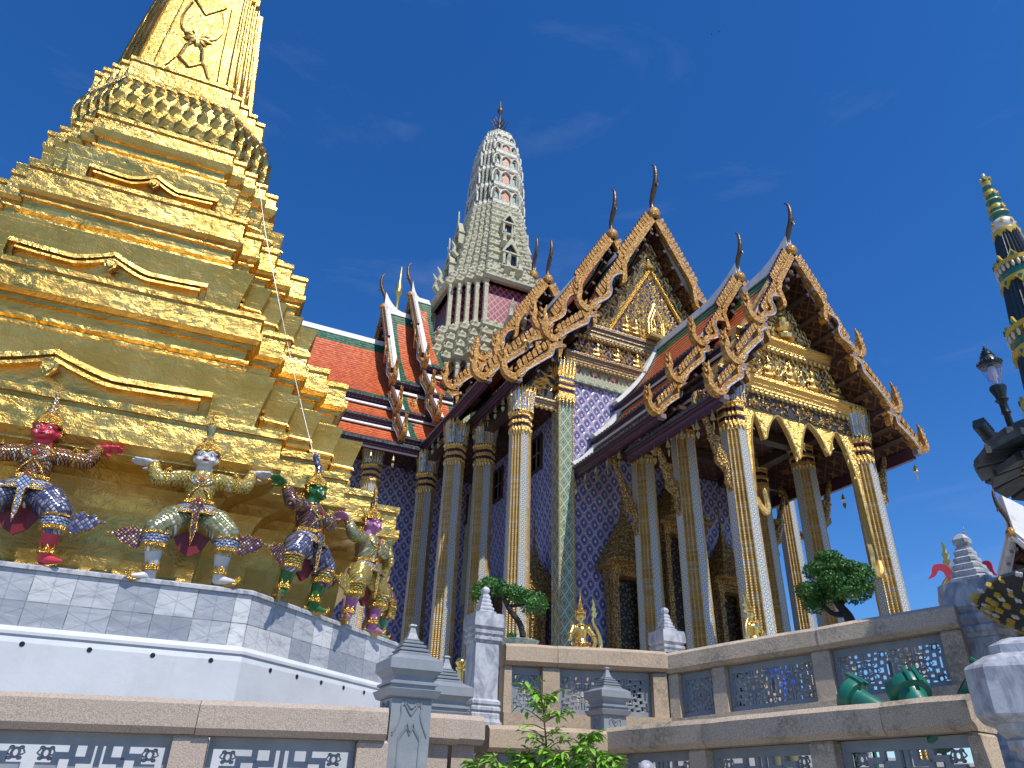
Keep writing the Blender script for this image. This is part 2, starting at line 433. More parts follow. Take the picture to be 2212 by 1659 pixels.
def coltile(g):
    u, v = g.uv(); T = .15
    a = (u/T+.5).fr()-.5; b = (v/T).fr()-.5; r = (a*a+b*b).sq()
    ring = (r-.34).abs().lt(.085); cen = r.lt(.13); pet = r.lt(.30)*(((a*b).abs()).gt(.012))
    cor = (a.abs().gt(.37))*(b.abs().gt(.37))
    col = g.mix(ring, (.56, .51, .38), (.15, .21, .34)); col = g.mix(pet, col, (.27, .33, .42)); col = g.mix(cen, col, (.75, .72, .55))
    col = g.mix(cor, col, (.48, .42, .10))
    col = g.mix(g.noise(1.1, 5).step(.5, .8)*.3, col, (.30, .29, .27))
    return dict(col=col, rough=.25, normal=g.bump(r, .3, .01))
MT['column_tile'] = mat('white_blue_flower_tile', coltile)
def ribs(g):
    x, y, z = g.obj(); u, v = g.uv()
    d = ((v/.075).fr()-.5).abs()*2; n = g.noise(2, 4); cell = g.white(g.comb((v/.075).fl(), (u/.05).fl(), 1.0))
    col = g.mix(cell, (.58, .38, .11), (.86, .64, .28)); col = g.mix(d.gt(.82)*.7, col, (.20, .12, .06)); col = g.mix(n.step(.55, .8)*.35, col, (.32, .21, .12)); col = g.mix(cell.gt(.86), col, (.62, .64, .66))
    return dict(col=col, rough=.34, metal=.55, normal=g.bump(d*-1, .9, .03))
MT['column_rib'] = mat('gold_glass_column_rib', ribs)
def petals(g):
    u, v = g.uv(); c = g.white(g.comb((v/.12).fl(), (u/.06).fl(), 0.0))
    return dict(col=g.mix(c, (.38, .46, .56), (.62, .70, .78)), rough=.15, metal=.7, normal=g.bump(g.voro(30), .5, .02))
MT['mirror_petal'] = mat('blue_silver_mirror', petals)
def bluewall(g):
    u, v = g.uv(); W, H = .47, .64
    p = u/W+v/H; q = u/W-v/H; ip, iq = p.fl(), q.fl(); a = p.fr()-.5; b = q.fr()-.5
    s = (a+b); t = (a-b)                               # horizontal / vertical inside the lozenge
    d = (a.abs().pw(3.2)+b.abs().pw(3.2)).pw(1/3.2)
    rr = (s*s*.9+t*t*.9).sq(); fl = g.voro(16, vec=g.comb(u, v, 0.0)); n = g.noise(.8, 5)
    base = g.mix(fl.step(.2, .5), (.36, .33, .43), (.50, .44, .48))                       # pale lattice
    col = g.mix(d.lt(.445), base, (.52, .51, .58)); col = g.mix(d.lt(.425), col, (.10, .13, .42))
    col = g.mix(d.lt(.33), col, (.42, .40, .50)); col = g.mix(d.lt(.305), col, (.085, .095, .27))
    med = g.mix(fl.step(.15, .45), (.55, .30, .34), (.14, .16, .36)); med = g.mix(fl.gt(.42), med, (.62, .58, .52))
    col = g.mix(rr.lt(.20), col, med)
    node = (a.abs().gt(.40))*(b.abs().gt(.40)); col = g.mix(node, col, (.50, .24, .26))
    col = g.mix(n.step(.45, .75)*.28, col, (.10, .09, .16))
    return dict(col=col, rough=.3, normal=g.bump(d.step(.28, .46)+fl*.3, .6, .03))
MT['blue_wall'] = mat('blue_lozenge_tile_wall', bluewall)
def greenmos(g):
    u, v = g.uv(); a = (u/.40+v/.55).fr()-.5; b = (u/.40-v/.55).fr()-.5; d = a.abs().mx(b.abs())
    col = g.mix(d.gt(.43), (.16, .27, .19), (.50, .52, .38)); col = g.mix(d.lt(.26), col, (.34, .44, .32)); col = g.mix(d.lt(.17), col, (.06, .14, .10)); col = g.mix(d.lt(.08), col, (.50, .16, .10))
    return dict(col=col, rough=.35, normal=g.bump(d, .4, .02))
MT['green_mosaic'] = mat('green_lozenge_mosaic', greenmos)
def frieze(g):
    u, v = g.uv(); a = (u/.9).fr()-.5; b = (v/.62).fr()-.5; r = (a*a*2+b*b*2.4).sq(); n = g.voro(14, vec=g.comb(u, v, 0.0))
    col = g.mix(n.step(.2, .5), (.52, .46, .30), (.36, .40, .26)); col = g.mix(r.lt(.40), col, (.42, .09, .10)); col = g.mix(r.lt(.22), col, (.62, .54, .28)); col = g.mix(r.lt(.1), col, (.70, .68, .60))
    return dict(col=col, rough=.4, normal=g.bump(n, .5, .03))
MT['frieze'] = mat('painted_flower_frieze', frieze)
def cornice(g):
    u, v = g.uv(); b = ((v/.16).fr()-.5).abs(); n = g.voro(20, vec=g.comb(u, v*1.0, 0.0))
    col = g.mix(n.step(.2, .5), (.58, .40, .13), (.40, .32, .20)); col = g.mix(b.lt(.12), col, (.20, .10, .06))
    return dict(col=col, rough=.38, metal=.35, normal=g.bump(n-b, .6, .03))
MT['cornice'] = mat('gilded_cornice', cornice)
MT['relief_blue'] = mat('dark_blue_glass_ground', lambda g: dict(col=g.mix(g.voro(22, out='Color'), (.010, .014, .07), (.030, .040, .17)), rough=.25, metal=.2, normal=g.bump(g.voro(22), .5, .02)))
MT['relief_dark'] = mat('dark_ground', lambda g: dict(col=g.mix(g.noise(8), (.025, .022, .024), (.06, .055, .05)), rough=.5))
def gilt_relief(g):
    n = g.noise(7, 4); return dict(col=g.mix(n.step(.3, .7), (.62, .38, .09), (.98, .70, .26)), rough=.3, metal=.85, normal=g.bump(g.noise(40, 3), .5, .02))
MT['gilt'] = mat('gilt_carving', gilt_relief)
MT['gilt_pale'] = mat('pale_gilt_carving', lambda g: dict(col=g.mix(g.noise(9), (.50, .34, .11), (.70, .52, .22)), rough=.4, metal=.55))
def prang(g):
    n = g.noise(3, 6, .65); f = g.voro(5.5); q = g.noise(24, 3)
    col = g.mix(n.step(.35, .7), (.60, .56, .37), (.50, .48, .32)); col = g.mix(f.lt(.18)*.6, col, (.25, .36, .26)); col = g.mix(q.step(.58, .7)*.55, col, (.22, .25, .18))
    col = g.mix(g.noise(1.2, 6, .7).step(.6, .78)*.5, col, (.60, .58, .46))
    return dict(col=col, rough=.45, normal=g.bump(f*-.6+q, .8, .08))
MT['prang_cream'] = mat('cream_green_ceramic', prang)
MT['prang_grey'] = mat('grey_white_ceramic', lambda g: dict(col=g.mix(g.voro(4.5).lt(.25)*.6, g.mix(g.noise(2.5, 5).step(.4, .7), (.56, .54, .42), (.42, .42, .34)), (.22, .34, .30)), rough=.45, normal=g.bump(g.noise(12)+g.voro(6)*-.5, .6, .06)))
MT['prang_teal'] = mat('teal_ceramic', lambda g: dict(col=g.mix(g.noise(4, 5), (.13, .27, .24), (.26, .40, .35)), rough=.3))
MT['prang_coral'] = mat('coral_ceramic', lambda g: dict(col=g.mix(g.voro(7).lt(.3), (.52, .19, .09), (.60, .42, .28)), rough=.4))
def trellis(g):
    u, v = g.uv(); a = ((u+v*.75)/.42).fr()-.5; b = ((u-v*.75)/.42).fr()-.5
    k = a.abs().gt(.41).mx(b.abs().gt(.41))
    return dict(col=g.mix(k, (.20, .012, .03), (.50, .22, .22)), rough=.35, normal=g.bump(k, .5, .03))
MT['trellis'] = mat('crimson_trellis_tile', trellis)
MT['glass'] = mat('dark_window_glass', lambda g: dict(col=(.012, .015, .02), rough=.08, spec=.6))
MT['wood'] = mat('dark_brown_wood', lambda g: dict(col=g.mix(g.noise(6, 5, vec=g.map(g.vec(), (2, 2, .3))), (.035, .018, .012), (.075, .038, .024)), rough=.5))
MT['door'] = mat('black_gold_door', lambda g: dict(col=g.mix(g.voro(9).step(.25, .45), (.16, .10, .03), (.012, .009, .008)), rough=.4, metal=.3, normal=g.bump(g.voro(9), .6, .02)))
def leafm(c1, c2, c3):
    def f(g):
        n = g.noise(9, 3); r = g.white(g.map(g.vec(), (9, 9, 9)))
        col = g.mix(n.step(.3, .7), c1, c2); col = g.mix(g.noise(60, 1).step(.55, .75)*.7, col, c3)
        return dict(col=col, rough=.42, spec=.4)
    return f
MT['leaf_dark'] = mat('bonsai_leaf', leafm((.030, .105, .014), (.060, .19, .026), (.11, .28, .04)))
MT['leaf_light'] = mat('fresh_green_leaf', leafm((.14, .34, .03), (.23, .46, .045), (.42, .52, .07)))
MT['bark'] = mat('dark_bark', lambda g: dict(col=g.mix(g.noise(20, 6, vec=g.map(g.vec(), (3, 3, .8))), (.012, .010, .009), (.055, .042, .034)), rough=.85, normal=g.bump(g.noise(30, 6), 1.0, .03)))
MT['stem'] = mat('brown_green_stem', col=(.10, .085, .03), rough=.6)
MT['celadon'] = mat('celadon_pot', lambda g: dict(col=g.mix(g.noise(22, 4).step(.5, .6), (.42, .50, .46), (.20, .34, .40)), rough=.2))
def ceramic_dark(g):
    n = g.noise(5, 5); return dict(col=g.mix(n, (.016, .022, .026), (.045, .055, .060)), rough=.42, normal=g.bump(g.noise(20), .2, .01))
MT['cer_dark'] = mat('dark_ceramic', ceramic_dark)
MT['cer_slate'] = mat('slate_blue_ceramic', lambda g: dict(col=g.mix(g.noise(9, 6).step(.4, .7), (.035, .048, .055), (.085, .10, .11)), rough=.55, normal=g.bump(g.noise(25), .3, .01)))
MT['cer_yellow'] = mat('yellow_ceramic', lambda g: dict(col=g.mix(g.noise(14, 5), (.50, .33, .03), (.64, .48, .08)), rough=.3, normal=g.bump(g.noise(40), .2, .006)))
MT['cer_teal'] = mat('teal_green_ceramic', lambda g: dict(col=g.mix(g.noise(14, 5), (.012, .12, .10), (.03, .22, .18)), rough=.25))
MT['cer_white'] = mat('white_ceramic', lambda g: dict(col=g.mix(g.noise(10, 5), (.55, .53, .48), (.68, .66, .62)), rough=.4))
MT['black_iron'] = mat('black_green_lamp_iron', lambda g: dict(col=g.mix(g.noise(12), (.010, .018, .018), (.022, .032, .032)), rough=.35, metal=.3))
def lampglass(g): return dict(col=(.72, .72, .85), rough=.04, trans=.92, ior=1.08)
MT['lamp_glass'] = mat('violet_lamp_glass', lampglass)
MT['bulb'] = mat('frosted_bulb', col=(.75, .75, .78), rough=.35)
MT['flood_green'] = mat('green_floodlight_paint', lambda g: dict(col=g.mix(g.noise(8, 4), (.010, .125, .085), (.018, .165, .115)), rough=.32, normal=g.bump(g.noise(90, 2), .2, .004)))
MT['brass'] = mat('old_brass', lambda g: dict(col=g.mix(g.noise(9), (.46, .33, .10), (.66, .52, .20)), rough=.38, metal=.7))
MT['bronze'] = mat('weathered_bronze', lambda g: dict(col=g.mix(g.noise(3, 5), (.075, .050, .034), (.17, .105, .055)), rough=.42, metal=.55, normal=g.bump(g.voro(12), .5, .02)))
MT['red_cloth'] = mat('dark_red_lacquer', col=(.16, .008, .008), rough=.4)
MT['paving'] = mat('stone_paving', lambda g: dict(col=g.mix(g.noise(2, 6), (.25, .235, .21), (.32, .30, .275)), rough=.7))
def skin(c): 
    return lambda g: dict(col=g.mix(g.noise(12, 4).step(.4, .7)*.3, c, tuple(q*.7 for q in c)), rough=.25, spec=.5)
for k, c in (('pink', (.62, .045, .075)), ('white', (.60, .60, .60)), ('green', (.025, .16, .035)), ('mauve', (.46, .17, .36)), ('jade', (.10, .32, .22))): MT['skin_'+k] = mat(k+'_enamel', skin(c))
def mosaic(c1, c2, line, scale=24.0, lace=True):
    def f(g):
        x, y, z = g.obj(); s = scale
        a = ((x+z)*s+y*s*.6).fr()-.5; b = ((x-z)*s-y*s*.6).fr()-.5
        ia = ((x+z)*s+y*s*.6).fl(); ib = ((x-z)*s-y*s*.6).fl()
        d = a.abs().mx(b.abs()); rr = g.white(g.comb(ia, ib, 2.0))
        col = g.mix(rr, c1, c2); col = g.mix(d.gt(.36), col, line); col = g.mix(rr.gt(.9)*d.lt(.3), col, (.75, .78, .82))
        return dict(col=col, rough=rr*.2+.1, metal=.5, normal=g.bump(d*-1+rr*.4, .8, .012))
    return f
MT['mos_copper'] = mat('copper_scale_mosaic', mosaic((.30, .12, .05), (.55, .30, .12), (.06, .03, .02), 34))
MT['mos_gold'] = mat('gold_green_mosaic', mosaic((.45, .33, .06), (.10, .17, .10), (.60, .42, .10), 26))
MT['mos_blue'] = mat('blue_silver_mosaic', mosaic((.05, .06, .22), (.42, .46, .52), (.10, .08, .10), 20))
MT['mos_green'] = mat('green_silver_mosaic', mosaic((.14, .26, .17), (.40, .44, .40), (.40, .29, .07), 20))
MT['mos_purple'] = mat('purple_gold_mosaic', mosaic((.16, .06, .14), (.44, .28, .10), (.05, .03, .05), 28))
MT['mos_silver'] = mat('silver_blue_band', mosaic((.45, .55, .66), (.75, .78, .80), (.12, .14, .30), 22))
MT['mos_yellow'] = mat('yellow_black_band', mosaic((.62, .42, .05), (.70, .52, .12), (.05, .07, .03), 24))
MT['eye_white'] = mat('white_enamel_eye', col=(.75, .74, .70), rough=.2)
MT['black'] = mat('black_enamel', col=(.015, .012, .012), rough=.3)
MT['enamel_red'] = mat('red_enamel', col=(.35, .02, .02), rough=.25)
MT['blue_shirt'] = mat('blue_cotton', col=(.02, .10, .55), rough=.8)
MT['khaki'] = mat('khaki_cotton', col=(.14, .13, .06), rough=.85)
MT['human_skin'] = mat('tan_skin', col=(.50, .28, .19), rough=.5)
MT['hair'] = mat('black_hair', col=(.015, .012, .010), rough=.5)
MT['steel'] = mat('thin_steel_wire', col=(.35, .36, .38), rough=.4, metal=.7)
MT['teak'] = mat('bird_feather', col=(.02, .02, .025), rough=.8)
# ------------------------------------------------------------ ground and terraces
def sheet(name, x0, x1, y0, y1, z, m, z2=None):
    b = MB()
    if z2 is None: b.quad((x0, y0, z), (x1, y0, z), (x1, y1, z), (x0, y1, z))
    else: b.box(((x0+x1)/2, (y0+y1)/2, (z+z2)/2), (x1-x0, y1-y0, z2-z))
    o = b.build(name, m); tag(o, kind='structure'); return o
sheet('ground', -900, 900, -900, 900, 0.0, MT['paving'])
def polyslab(name, pts, z0, z1, m):
    b = MB(); b.hull([(x, y, z0) for x, y in pts], [(x, y, z1) for x, y in pts]); return tag(b.build(name, m), kind='structure')
E1 = atD(2110, 1500, 5.2)
polyslab('lower_terrace', [(-60, 5.36), (1.75, 5.30), (2.2, 6.0), (3.9, 6.32), (4.75, 3.1), (12, 3.0), (80, 0), (80, 90), (-60, 90)], .02, 1.12, MT['paving'])
polyslab('upper_terrace', [(2.86, 7.12), (5.3, 7.28), (6.45, 3.95), (14, 3.4), (80, 3.4), (80, 88), (2.86, 88)], 1.124, 1.93, MT['white'])
polyslab('temple_terrace', [(7.6, 12.6), (27, 12.6), (27, 60), (-40, 60), (-40, 28.5), (7.6, 28.5)], 1.934, 2.6, MT['paving'])

# ------------------------------------------------------------ balustrades
CT = .195
CAPS = [(-.15, -.034), (-.115, 0), (.115, 0), (.15, -.034), (.15, -.160), (.112, -CT), (-.112, -CT), (-.15, -.160)]
def fret(L, H, unit=.46, t=.023):
    """cast iron panel: stepped key pattern with small rosettes, mirrored about every unit"""
    b = MB()
    b.box((L/2, 0, H-.032), (L, .042, .064)); b.box((L/2, 0, .026), (L, .042, .052))
    for x in (.016, L-.016): b.box((x, 0, H/2), (.032, .044, H-.12))
    x0, x1, z0, z1 = .032, L-.032, .052, H-.064
    n = max(1, round((x1-x0)/unit)); P = (x1-x0)/n; hz = z1-z0; cz = (z0+z1)/2
    def hb(xa, xb, z, w_=t): b.box(((xa+xb)/2, 0, z), (abs(xb-xa)+w_*.96, .034, w_))
    def vb(x, za, zb, w_=t): b.box((x, 0, (za+zb)/2), (w_, .030, abs(zb-za)))
    def ros(x, z, r):
        pts = [(x+r*cos(2*pi*i/10), 0, z+r*1.2*sin(2*pi*i/10)) for i in range(11)]
        b.tube(pts, r*.42, 6, up=(0, 1, 0))
        for a in (.78, 2.35, 3.92, 5.5): b.ball((x+cos(a)*r*1.75, 0, z+sin(a)*r*1.9), (r*.75, .016, r*.55), n=7, m=5)
        for a in (0, pi): b.tube([(x+cos(a)*r*1.3, 0, z-r*.6), (x+cos(a)*r*2.3, 0, z), (x+cos(a)*r*1.6, 0, z+r*1.1)], r*.28, 5, up=(0, 1, 0))
    for k in range(n):
        cx = x0+P*(k+.5)
        for sx in (-1, 1):
            for sz in (-1, 1):
                q = lambda u, v: (cx+sx*P*.5*u, cz+sz*hz*.5*v)
                def H_(u0, u1, v): hb(q(u0, v)[0], q(u1, v)[0], q(0, v)[1])
                def V_(u, v0, v1): vb(q(u, 0)[0], q(0, v0)[1], q(0, v1)[1])
                H_(.14, .14, 1); V_(.14, .72, 1); H_(.14, .36, .72); V_(.36, .48, .72); H_(.36, .58, .48); V_(.58, .22, .48); H_(.58, .80, .22); V_(.80, 0, .22)
                V_(.40, .80, 1.0); H_(.40, .62, .80); V_(.62, .60, .80); H_(.62, .84, .60); V_(.84, .38, .60); H_(.84, 1.0, .38)
                ros(*q(.20, .36), .020); ros(*q(.78, .84), .020)
                V_(1.0, 0, .38)
        ros(cx+P*.5*.40, cz, .018); ros(cx-P*.5*.40, cz, .018)
        ros(cx, cz, .026); vb(cx, cz+hz*.18, cz+hz*.5, t*.8); vb(cx, cz-hz*.5, cz-hz*.18, t*.8)
    return b
def balustrade(name, label, A, B, stone, caps, posts, panels, base=True, H=.62, unit=.46, bt=.023):
    d = B-A; L = hypot(d.x, d.y); rz = atan2(d.y, d.x); k = (B.z-A.z)/L
    t = empty(name, A, rz, label, 'balustrade')
    sh = Matrix(((1, 0, 0, 0), (0, 1, 0, 0), (k, 0, 1, 0), (0, 0, 0, 1)))
    for i in range(len(caps)-1):
        b = MB(sh); a0, a1 = caps[i]+.002, caps[i+1]-.002
        jit = [(y+random.uniform(-.003, .003), z+random.uniform(-.003, .003)) for y, z in CAPS]
        N = max(2, int((a1-a0)/.25)); rings = []
        for q in range(N+1):
            x = lerp(a0, a1, q/N); e = .985 if q in (0, N) else 1
            rings.append([(x, y*e+random.uniform(-.0015, .0015), z*e+random.uniform(-.0015, .0015)-(.004 if q in (0, N) else 0)) for y, z in jit])
        b.loft(rings[::-1]); b.build('coping_block', stone, t, 25)
    for p0, p1 in posts:
        b = MB(sh); c = (p0+p1)/2; w_ = p1-p0; e = .012
        b.hull([(p0, -.10, -CT-.002-H), (p1, -.10, -CT-.002-H), (p1, .10, -CT-.002-H), (p0, .10, -CT-.002-H)], [(p0+e*.2, -.10, -CT-.02), (p1-e*.2, -.10, -CT-.02), (p1-e*.2, .10, -CT-.02), (p0+e*.2, .10, -CT-.02)])
        b.hull([(p0+e*.2, -.099, -CT-.02), (p1-e*.2, -.099, -CT-.02), (p1-e*.2, .099, -CT-.02), (p0+e*.2, .099, -CT-.02)], [(p0+e, -.085, -CT-.0015), (p1-e, -.085, -CT-.0015), (p1-e, .085, -CT-.0015), (p0+e, .085, -CT-.0015)])
        b.build('stone_post', stone, t)
    for p0, p1 in panels:
        b = fret(p1-p0-.006, H-.004, unit, bt); b.M = Matrix()
        M = sh @ Matrix.Translation((p0+.003, 0, -CT-.002-H))
        b.v = [M @ p for p in b.v]; b.build('fret_panel', MT['iron'], t)
    if base:
        b = MB(sh); b.box((L/2, 0, -CT-.002-H-.065), (L, .27, .13)); b.build('base_curb', stone, t)
    return t
A1 = atD(0, 1495, 5.45); B1 = atD(837, 1530.7, 5.35); u1 = (B1-A1); L1 = hypot(u1.x, u1.y)
ext = 1.6; A1x = A1-u1/L1*ext
def along(A, B, px, py=1600.0):                       # arc length on the rail A-B under image column px
    d = ray(px, py); e = B-A
    den = d.x*e.y-d.y*e.x
    return ((EYE.y-A.y)*d.x-(EYE.x-A.x)*d.y)/den*-1*hypot(e.x, e.y) if False else (( (EYE.x-A.x)*d.y-(EYE.y-A.y)*d.x)/(e.x*d.y-e.y*d.x))*hypot(e.x, e.y)
s0 = along(A1x, B1, 375); s1 = along(A1x, B1, 452); s2 = along(A1x, B1, 768); s3 = along(A1x, B1, 835); sj = along(A1x, B1, 432, 1540)
balustrade('balustrade', 'long pink grey granite balustrade at bottom left with scrolled iron panels', A1x, B1, MT['granite'],
           [0, sj-1.65, sj, L1+ext-.01], [(.3, .42), (s0, s1), (s2, s3)], [(.42, s0), (s1, s2)], H=.66, unit=.62, bt=.036)
A2 = atD(1040, 1566, 6.4); B2 = atD(1306, 1579, 7.0); L2 = (B2-A2).length
p0, p1, p2 = along(A2, B2, 1062), along(A2, B2, 1250), along(A2, B2, 1300)
balustrade('balustrade', 'short stained tan balustrade behind the leafy shrub', A2, B2, MT['granite_tan'], [0, L2], [(.0, p0), (p1, p2)], [(p0, p1)])
A3 = atD(1313, 1577, 7.05); B3 = atD(2112, 1500, 5.2); L3 = hypot((B3-A3).x, (B3-A3).y)
q = [along(A3, B3, x, 1640) for x in (1340, 1360, 1508, 1545, 1772, 1825, 2160)]; j3 = along(A3, B3, 1545, 1575)
balustrade('balustrade', 'mottled granite balustrade at bottom right below the green floodlights', A3, B3, MT['mossy'],
           [0, j3, j3+1.4, L3], [(q[0], q[1]), (q[2], q[3]), (q[4], q[5]), (L3-.07, L3)], [(q[1], q[2]), (q[3], q[4]), (q[5], L3-.07)], unit=.55, bt=.034)
A4 = atD(1086, 1392, 7.35); B4 = atD(1428, 1411, 7.88); L4 = (B4-A4).length
q = [along(A4, B4, x, 1480) for x in (1100, 1166, 1203, 1402)]; j4 = along(A4, B4, 1196, 1400)
balustrade('balustrade', 'upper tan balustrade with a pot and a golden figure above it', A4, B4, MT['granite_tan'], [0, j4, L4], [(0, q[0]), (q[1], q[2]), (q[3], L4)], [(q[0], q[1]), (q[2], q[3])], H=.41)
A5 = atD(1450, 1414, 7.9); B5 = atD(2066, 1308, 7.1); L5 = hypot((B5-A5).x, (B5-A5).y)
q = [along(A5, B5, x, y) for x, y in ((1476, 1480), (1548, 1470), (1576, 1460), (1762, 1430), (1802, 1425), (2040, 1390))]; j5 = along(A5, B5, 1775, 1370)
balustrade('balustrade', 'upper stained granite balustrade rising to the octagonal marble pillar', A5, B5, MT['mossy'], [0, j5, L5], [(0, q[0]), (q[1], q[2]), (q[3], q[4]), (q[5], L5)], [(q[0], q[1]), (q[2], q[3]), (q[4], q[5])], H=.41)
A6 = atD(2172, 1312, 7.35); B6 = A6+Vector((3.5, -.6, 0)); L6 = 3.5
balustrade('balustrade', 'tan balustrade at the right edge behind the octagonal marble pillar', A6, B6, MT['granite_tan'], [0, 1.7, 3.5], [(0, .14), (1.2, 1.35), (2.4, 2.55)], [(.14, 1.2), (1.35, 2.4)], H=.41)
# stepped return next to the iron pier
R1 = atD(926, 1539, 5.72); R2 = atD(983, 1543, 5.95)
t = empty('balustrade', R1, 0, 'two stepped pale granite coping blocks between the two iron piers', 'balustrade')
for (R, w_) in ((R1, .23), (R2, .235)):
    o = R-R1
    b = MB(Matrix.Translation(o))
    for x0, x1 in ((0, w_*.49), (w_*.495, w_)):
        b.hull([(x0, .01, -.195), (x1, .01, -.195), (x1, .5, -.195), (x0, .5, -.195)], [(x0, -.03, -.16), (x1, -.03, -.16), (x1, .5, -.16), (x0, .5, -.16)])
        b.hull([(x0, -.03, -.16), (x1, -.03, -.16), (x1, .5, -.16), (x0, .5, -.16)], [(x0, -.03, -.034), (x1, -.03, -.034), (x1, .5, -.034), (x0, .5, -.034)])
        b.hull([(x0, -.03, -.034), (x1, -.03, -.034), (x1, .5, -.034), (x0, .5, -.034)], [(x0, .01, 0), (x1, .01, 0), (x1, .5, 0), (x0, .5, 0)])
    b.build('coping_block', MT['granite'], t)
    b = MB(Matrix.Translation(o)); b.box((w_*.42, .2, -.56), (w_*.75, .3, .728)); b.build('stone_post', MT['granite'], t)
b = MB(); b.box((.30, .35, -.6), (.2, .03, .66)); b.build('fret_panel', MT['iron'], t)

# ------------------------------------------------------------ piers
IRON_CAP = [(0.15, -0.5085), (0.168, -0.4995), (0.188, -0.4545), (0.152, -0.4455), (0.152, -0.4275), (0.168, -0.4212), (0.168, -0.4068), (0.142, -0.4005), (0.142, -0.3735), (0.176, -0.3348), (0.186, -0.3294), (0.186, -0.2628), (0.172, -0.2538), (0.122, -0.2268)]
IRON_FIN = [(0.118, -0.2263), (0.118, -0.2124), (0.09, -0.1998), (0.104, -0.1944), (0.104, -0.1836), (0.074, -0.171), (0.088, -0.1656), (0.088, -0.1548), (0.058, -0.144), (0.07, -0.1395), (0.07, -0.1305), (0.046, -0.1206), (0.05, -0.1152), (0.04, -0.1062), (0.026, -0.0675), (0.017, -0.0324), (0.017, -0.0252), (0.026, -0.0162), (0.022, -0.0072), (0.006, 0.0)]
def iron_pier(loc, label, H=2.0, rz=0.0, sc=1.0):
    t = empty('iron_pier', loc, rz, label, 'pier', 'blue grey iron piers'); t.scale = (sc, sc, sc)
    b = MB(); b.sqlathe([(.14, -H), (.14, -.51)]); b.build('shaft', MT['iron'], t)
    b = MB(); b.sqlathe(IRON_CAP); b.build('cap', MT['iron'], t)
    b = MB(); b.sqlathe(IRON_FIN); b.build('finial', MT['iron'], t)
    b = MB()
    for rot in range(4):
        b.M = Matrix.Translation((0, 0, .056)) @ Matrix.Rotation(rot*pi/2, 4, 'Z')
        for sx in (-1, 1):
            for off, r in ((0, .006), (.016, .005)):
                pts = smooth_path([(sx*(.035-off*.3), -.143, -.60-off), (sx*.055, -.143, -.585-off), (sx*.072, -.143, -.61-off), (sx*.066, -.143, -.66), (sx*(.085), -.143, -.72), (sx*.118, -.143, -.775-off)], 4)
                b.tube(pts, r, 5)
            b.tube([(sx*(.003), -.143, -.625), (sx*.03, -.143, -.597), (sx*.036, -.143, -.615), (sx*.0, -.143, -.665)], .007, 5)
            b.tube([(sx*.0, -.143, -.76), (sx*.02, -.143, -.715), (sx*.033, -.143, -.75), (sx*.072, -.143, -.80), (sx*.072, -.143, -1.7)], .006, 5)
            b.tube([(sx*.0, -.143, -.785), (sx*.022, -.143, -.745), (sx*.07, -.143, -.812)], .005, 5)
    b.build('relief_moulding', MT['iron'], t, 50)
    return t
def pier_at(x, y, D): return atD(x, y, D)
iron_pier(pier_at(892, 1348, 5.48), 'nearest and tallest blue grey iron pier at the end of the long granite balustrade')
iron_pier(pier_at(965, 1416, 6.6), 'blue grey iron pier behind the stepped coping blocks')
iron_pier(pier_at(1310, 1441, 7.02), 'blue grey iron pier at the inner corner behind the leafy shrub', 1.6, 0, .80)
MARB = [(.160, -1.42), (.160, -1.20), (.150, -1.195), (.142, -1.17), (.142, -1.13), (.134, -1.12), (.148, -1.10), (.148, -1.075), (.132, -1.06), (.146, -1.045), (.146, -1.02), (.124, -1.0), (.124, -.50)]
MCAP = [(.128, -.4985), (.132, -.48), (.146, -.47), (.146, -.445), (.130, -.435), (.148, -.41), (.148, -.385), (.134, -.375), (.152, -.35), (.158, -.345), (.158, -.28), (.150, -CT-.02), (.118, -.245)]
def mfin():
    P = []; z = -.2445; h = .112
    for i in range(6):
        P += [(h, z), (h, z+.013), (h*.80, z+.020), (h*.78, z+.029)]; z += .0300; h *= .82
    return P+[(.022, z), (.034, z+.018), (.036, z+.035), (.024, z+.052), (.006, z+.062)]
def marble_pier(loc, label, sc=1.0, rz=0.0, ch=0.0, name='marble_pier', fw=1.0):
    t = empty(name, loc, rz, label, 'pier', 'grey marble piers')
    S = lambda P: [(a*sc, z*sc) for a, z in P]
    b = MB(); b.sqlathe(S(MARB), ch=ch); b.build('shaft', MT['marble'], t)
    b = MB(); b.sqlathe(S(MCAP), ch=ch); b.build('cap', MT['marble'], t)
    b = MB(); F_ = mfin(); top = F_[-1][1]; b.sqlathe(S([(a*fw, -.2445+(z+.2445)*1.32) for a, z in F_]), ch=ch); b.build('finial', MT['marble'], t)
    return t
marble_pier(atD(1048, 1283, 7.18), 'square white grey marble pier between the small pine pot and the iron piers', .95)
marble_pier(atD(1436, 1326, 8.1), 'square marble pier at the corner where the two upper balustrades meet', .88)
marble_pier(atD(2081, 1182, 7.3), 'large octagonal marble pillar at the right end of the upper balustrade', 1.55, .25, .32, fw=1.15)
b4 = atD(2232, 1440, 4.75)
t = empty('marble_pier', b4, .55, 'cropped marble pier at the bottom right corner of the view', 'pier', 'grey marble piers')
b = MB(); b.sqlathe([(.15, -1.6), (.15, -.43), (.17, -.42), (.17, -.39), (.20, -.38), (.20, -.35), (.185, -.34), (.23, -.30), (.23, -.275)], ch=.3); b.build('shaft', MT['marble'], t)
b = MB(); b.sqlathe([(.24, -.2745), (.29, -.25), (.30, -.24), (.30, -.03), (.29, -.015), (.20, .04), (.17, .05), (.17, .09), (.10, .13)], ch=.3); b.build('cap', MT['marble'], t)
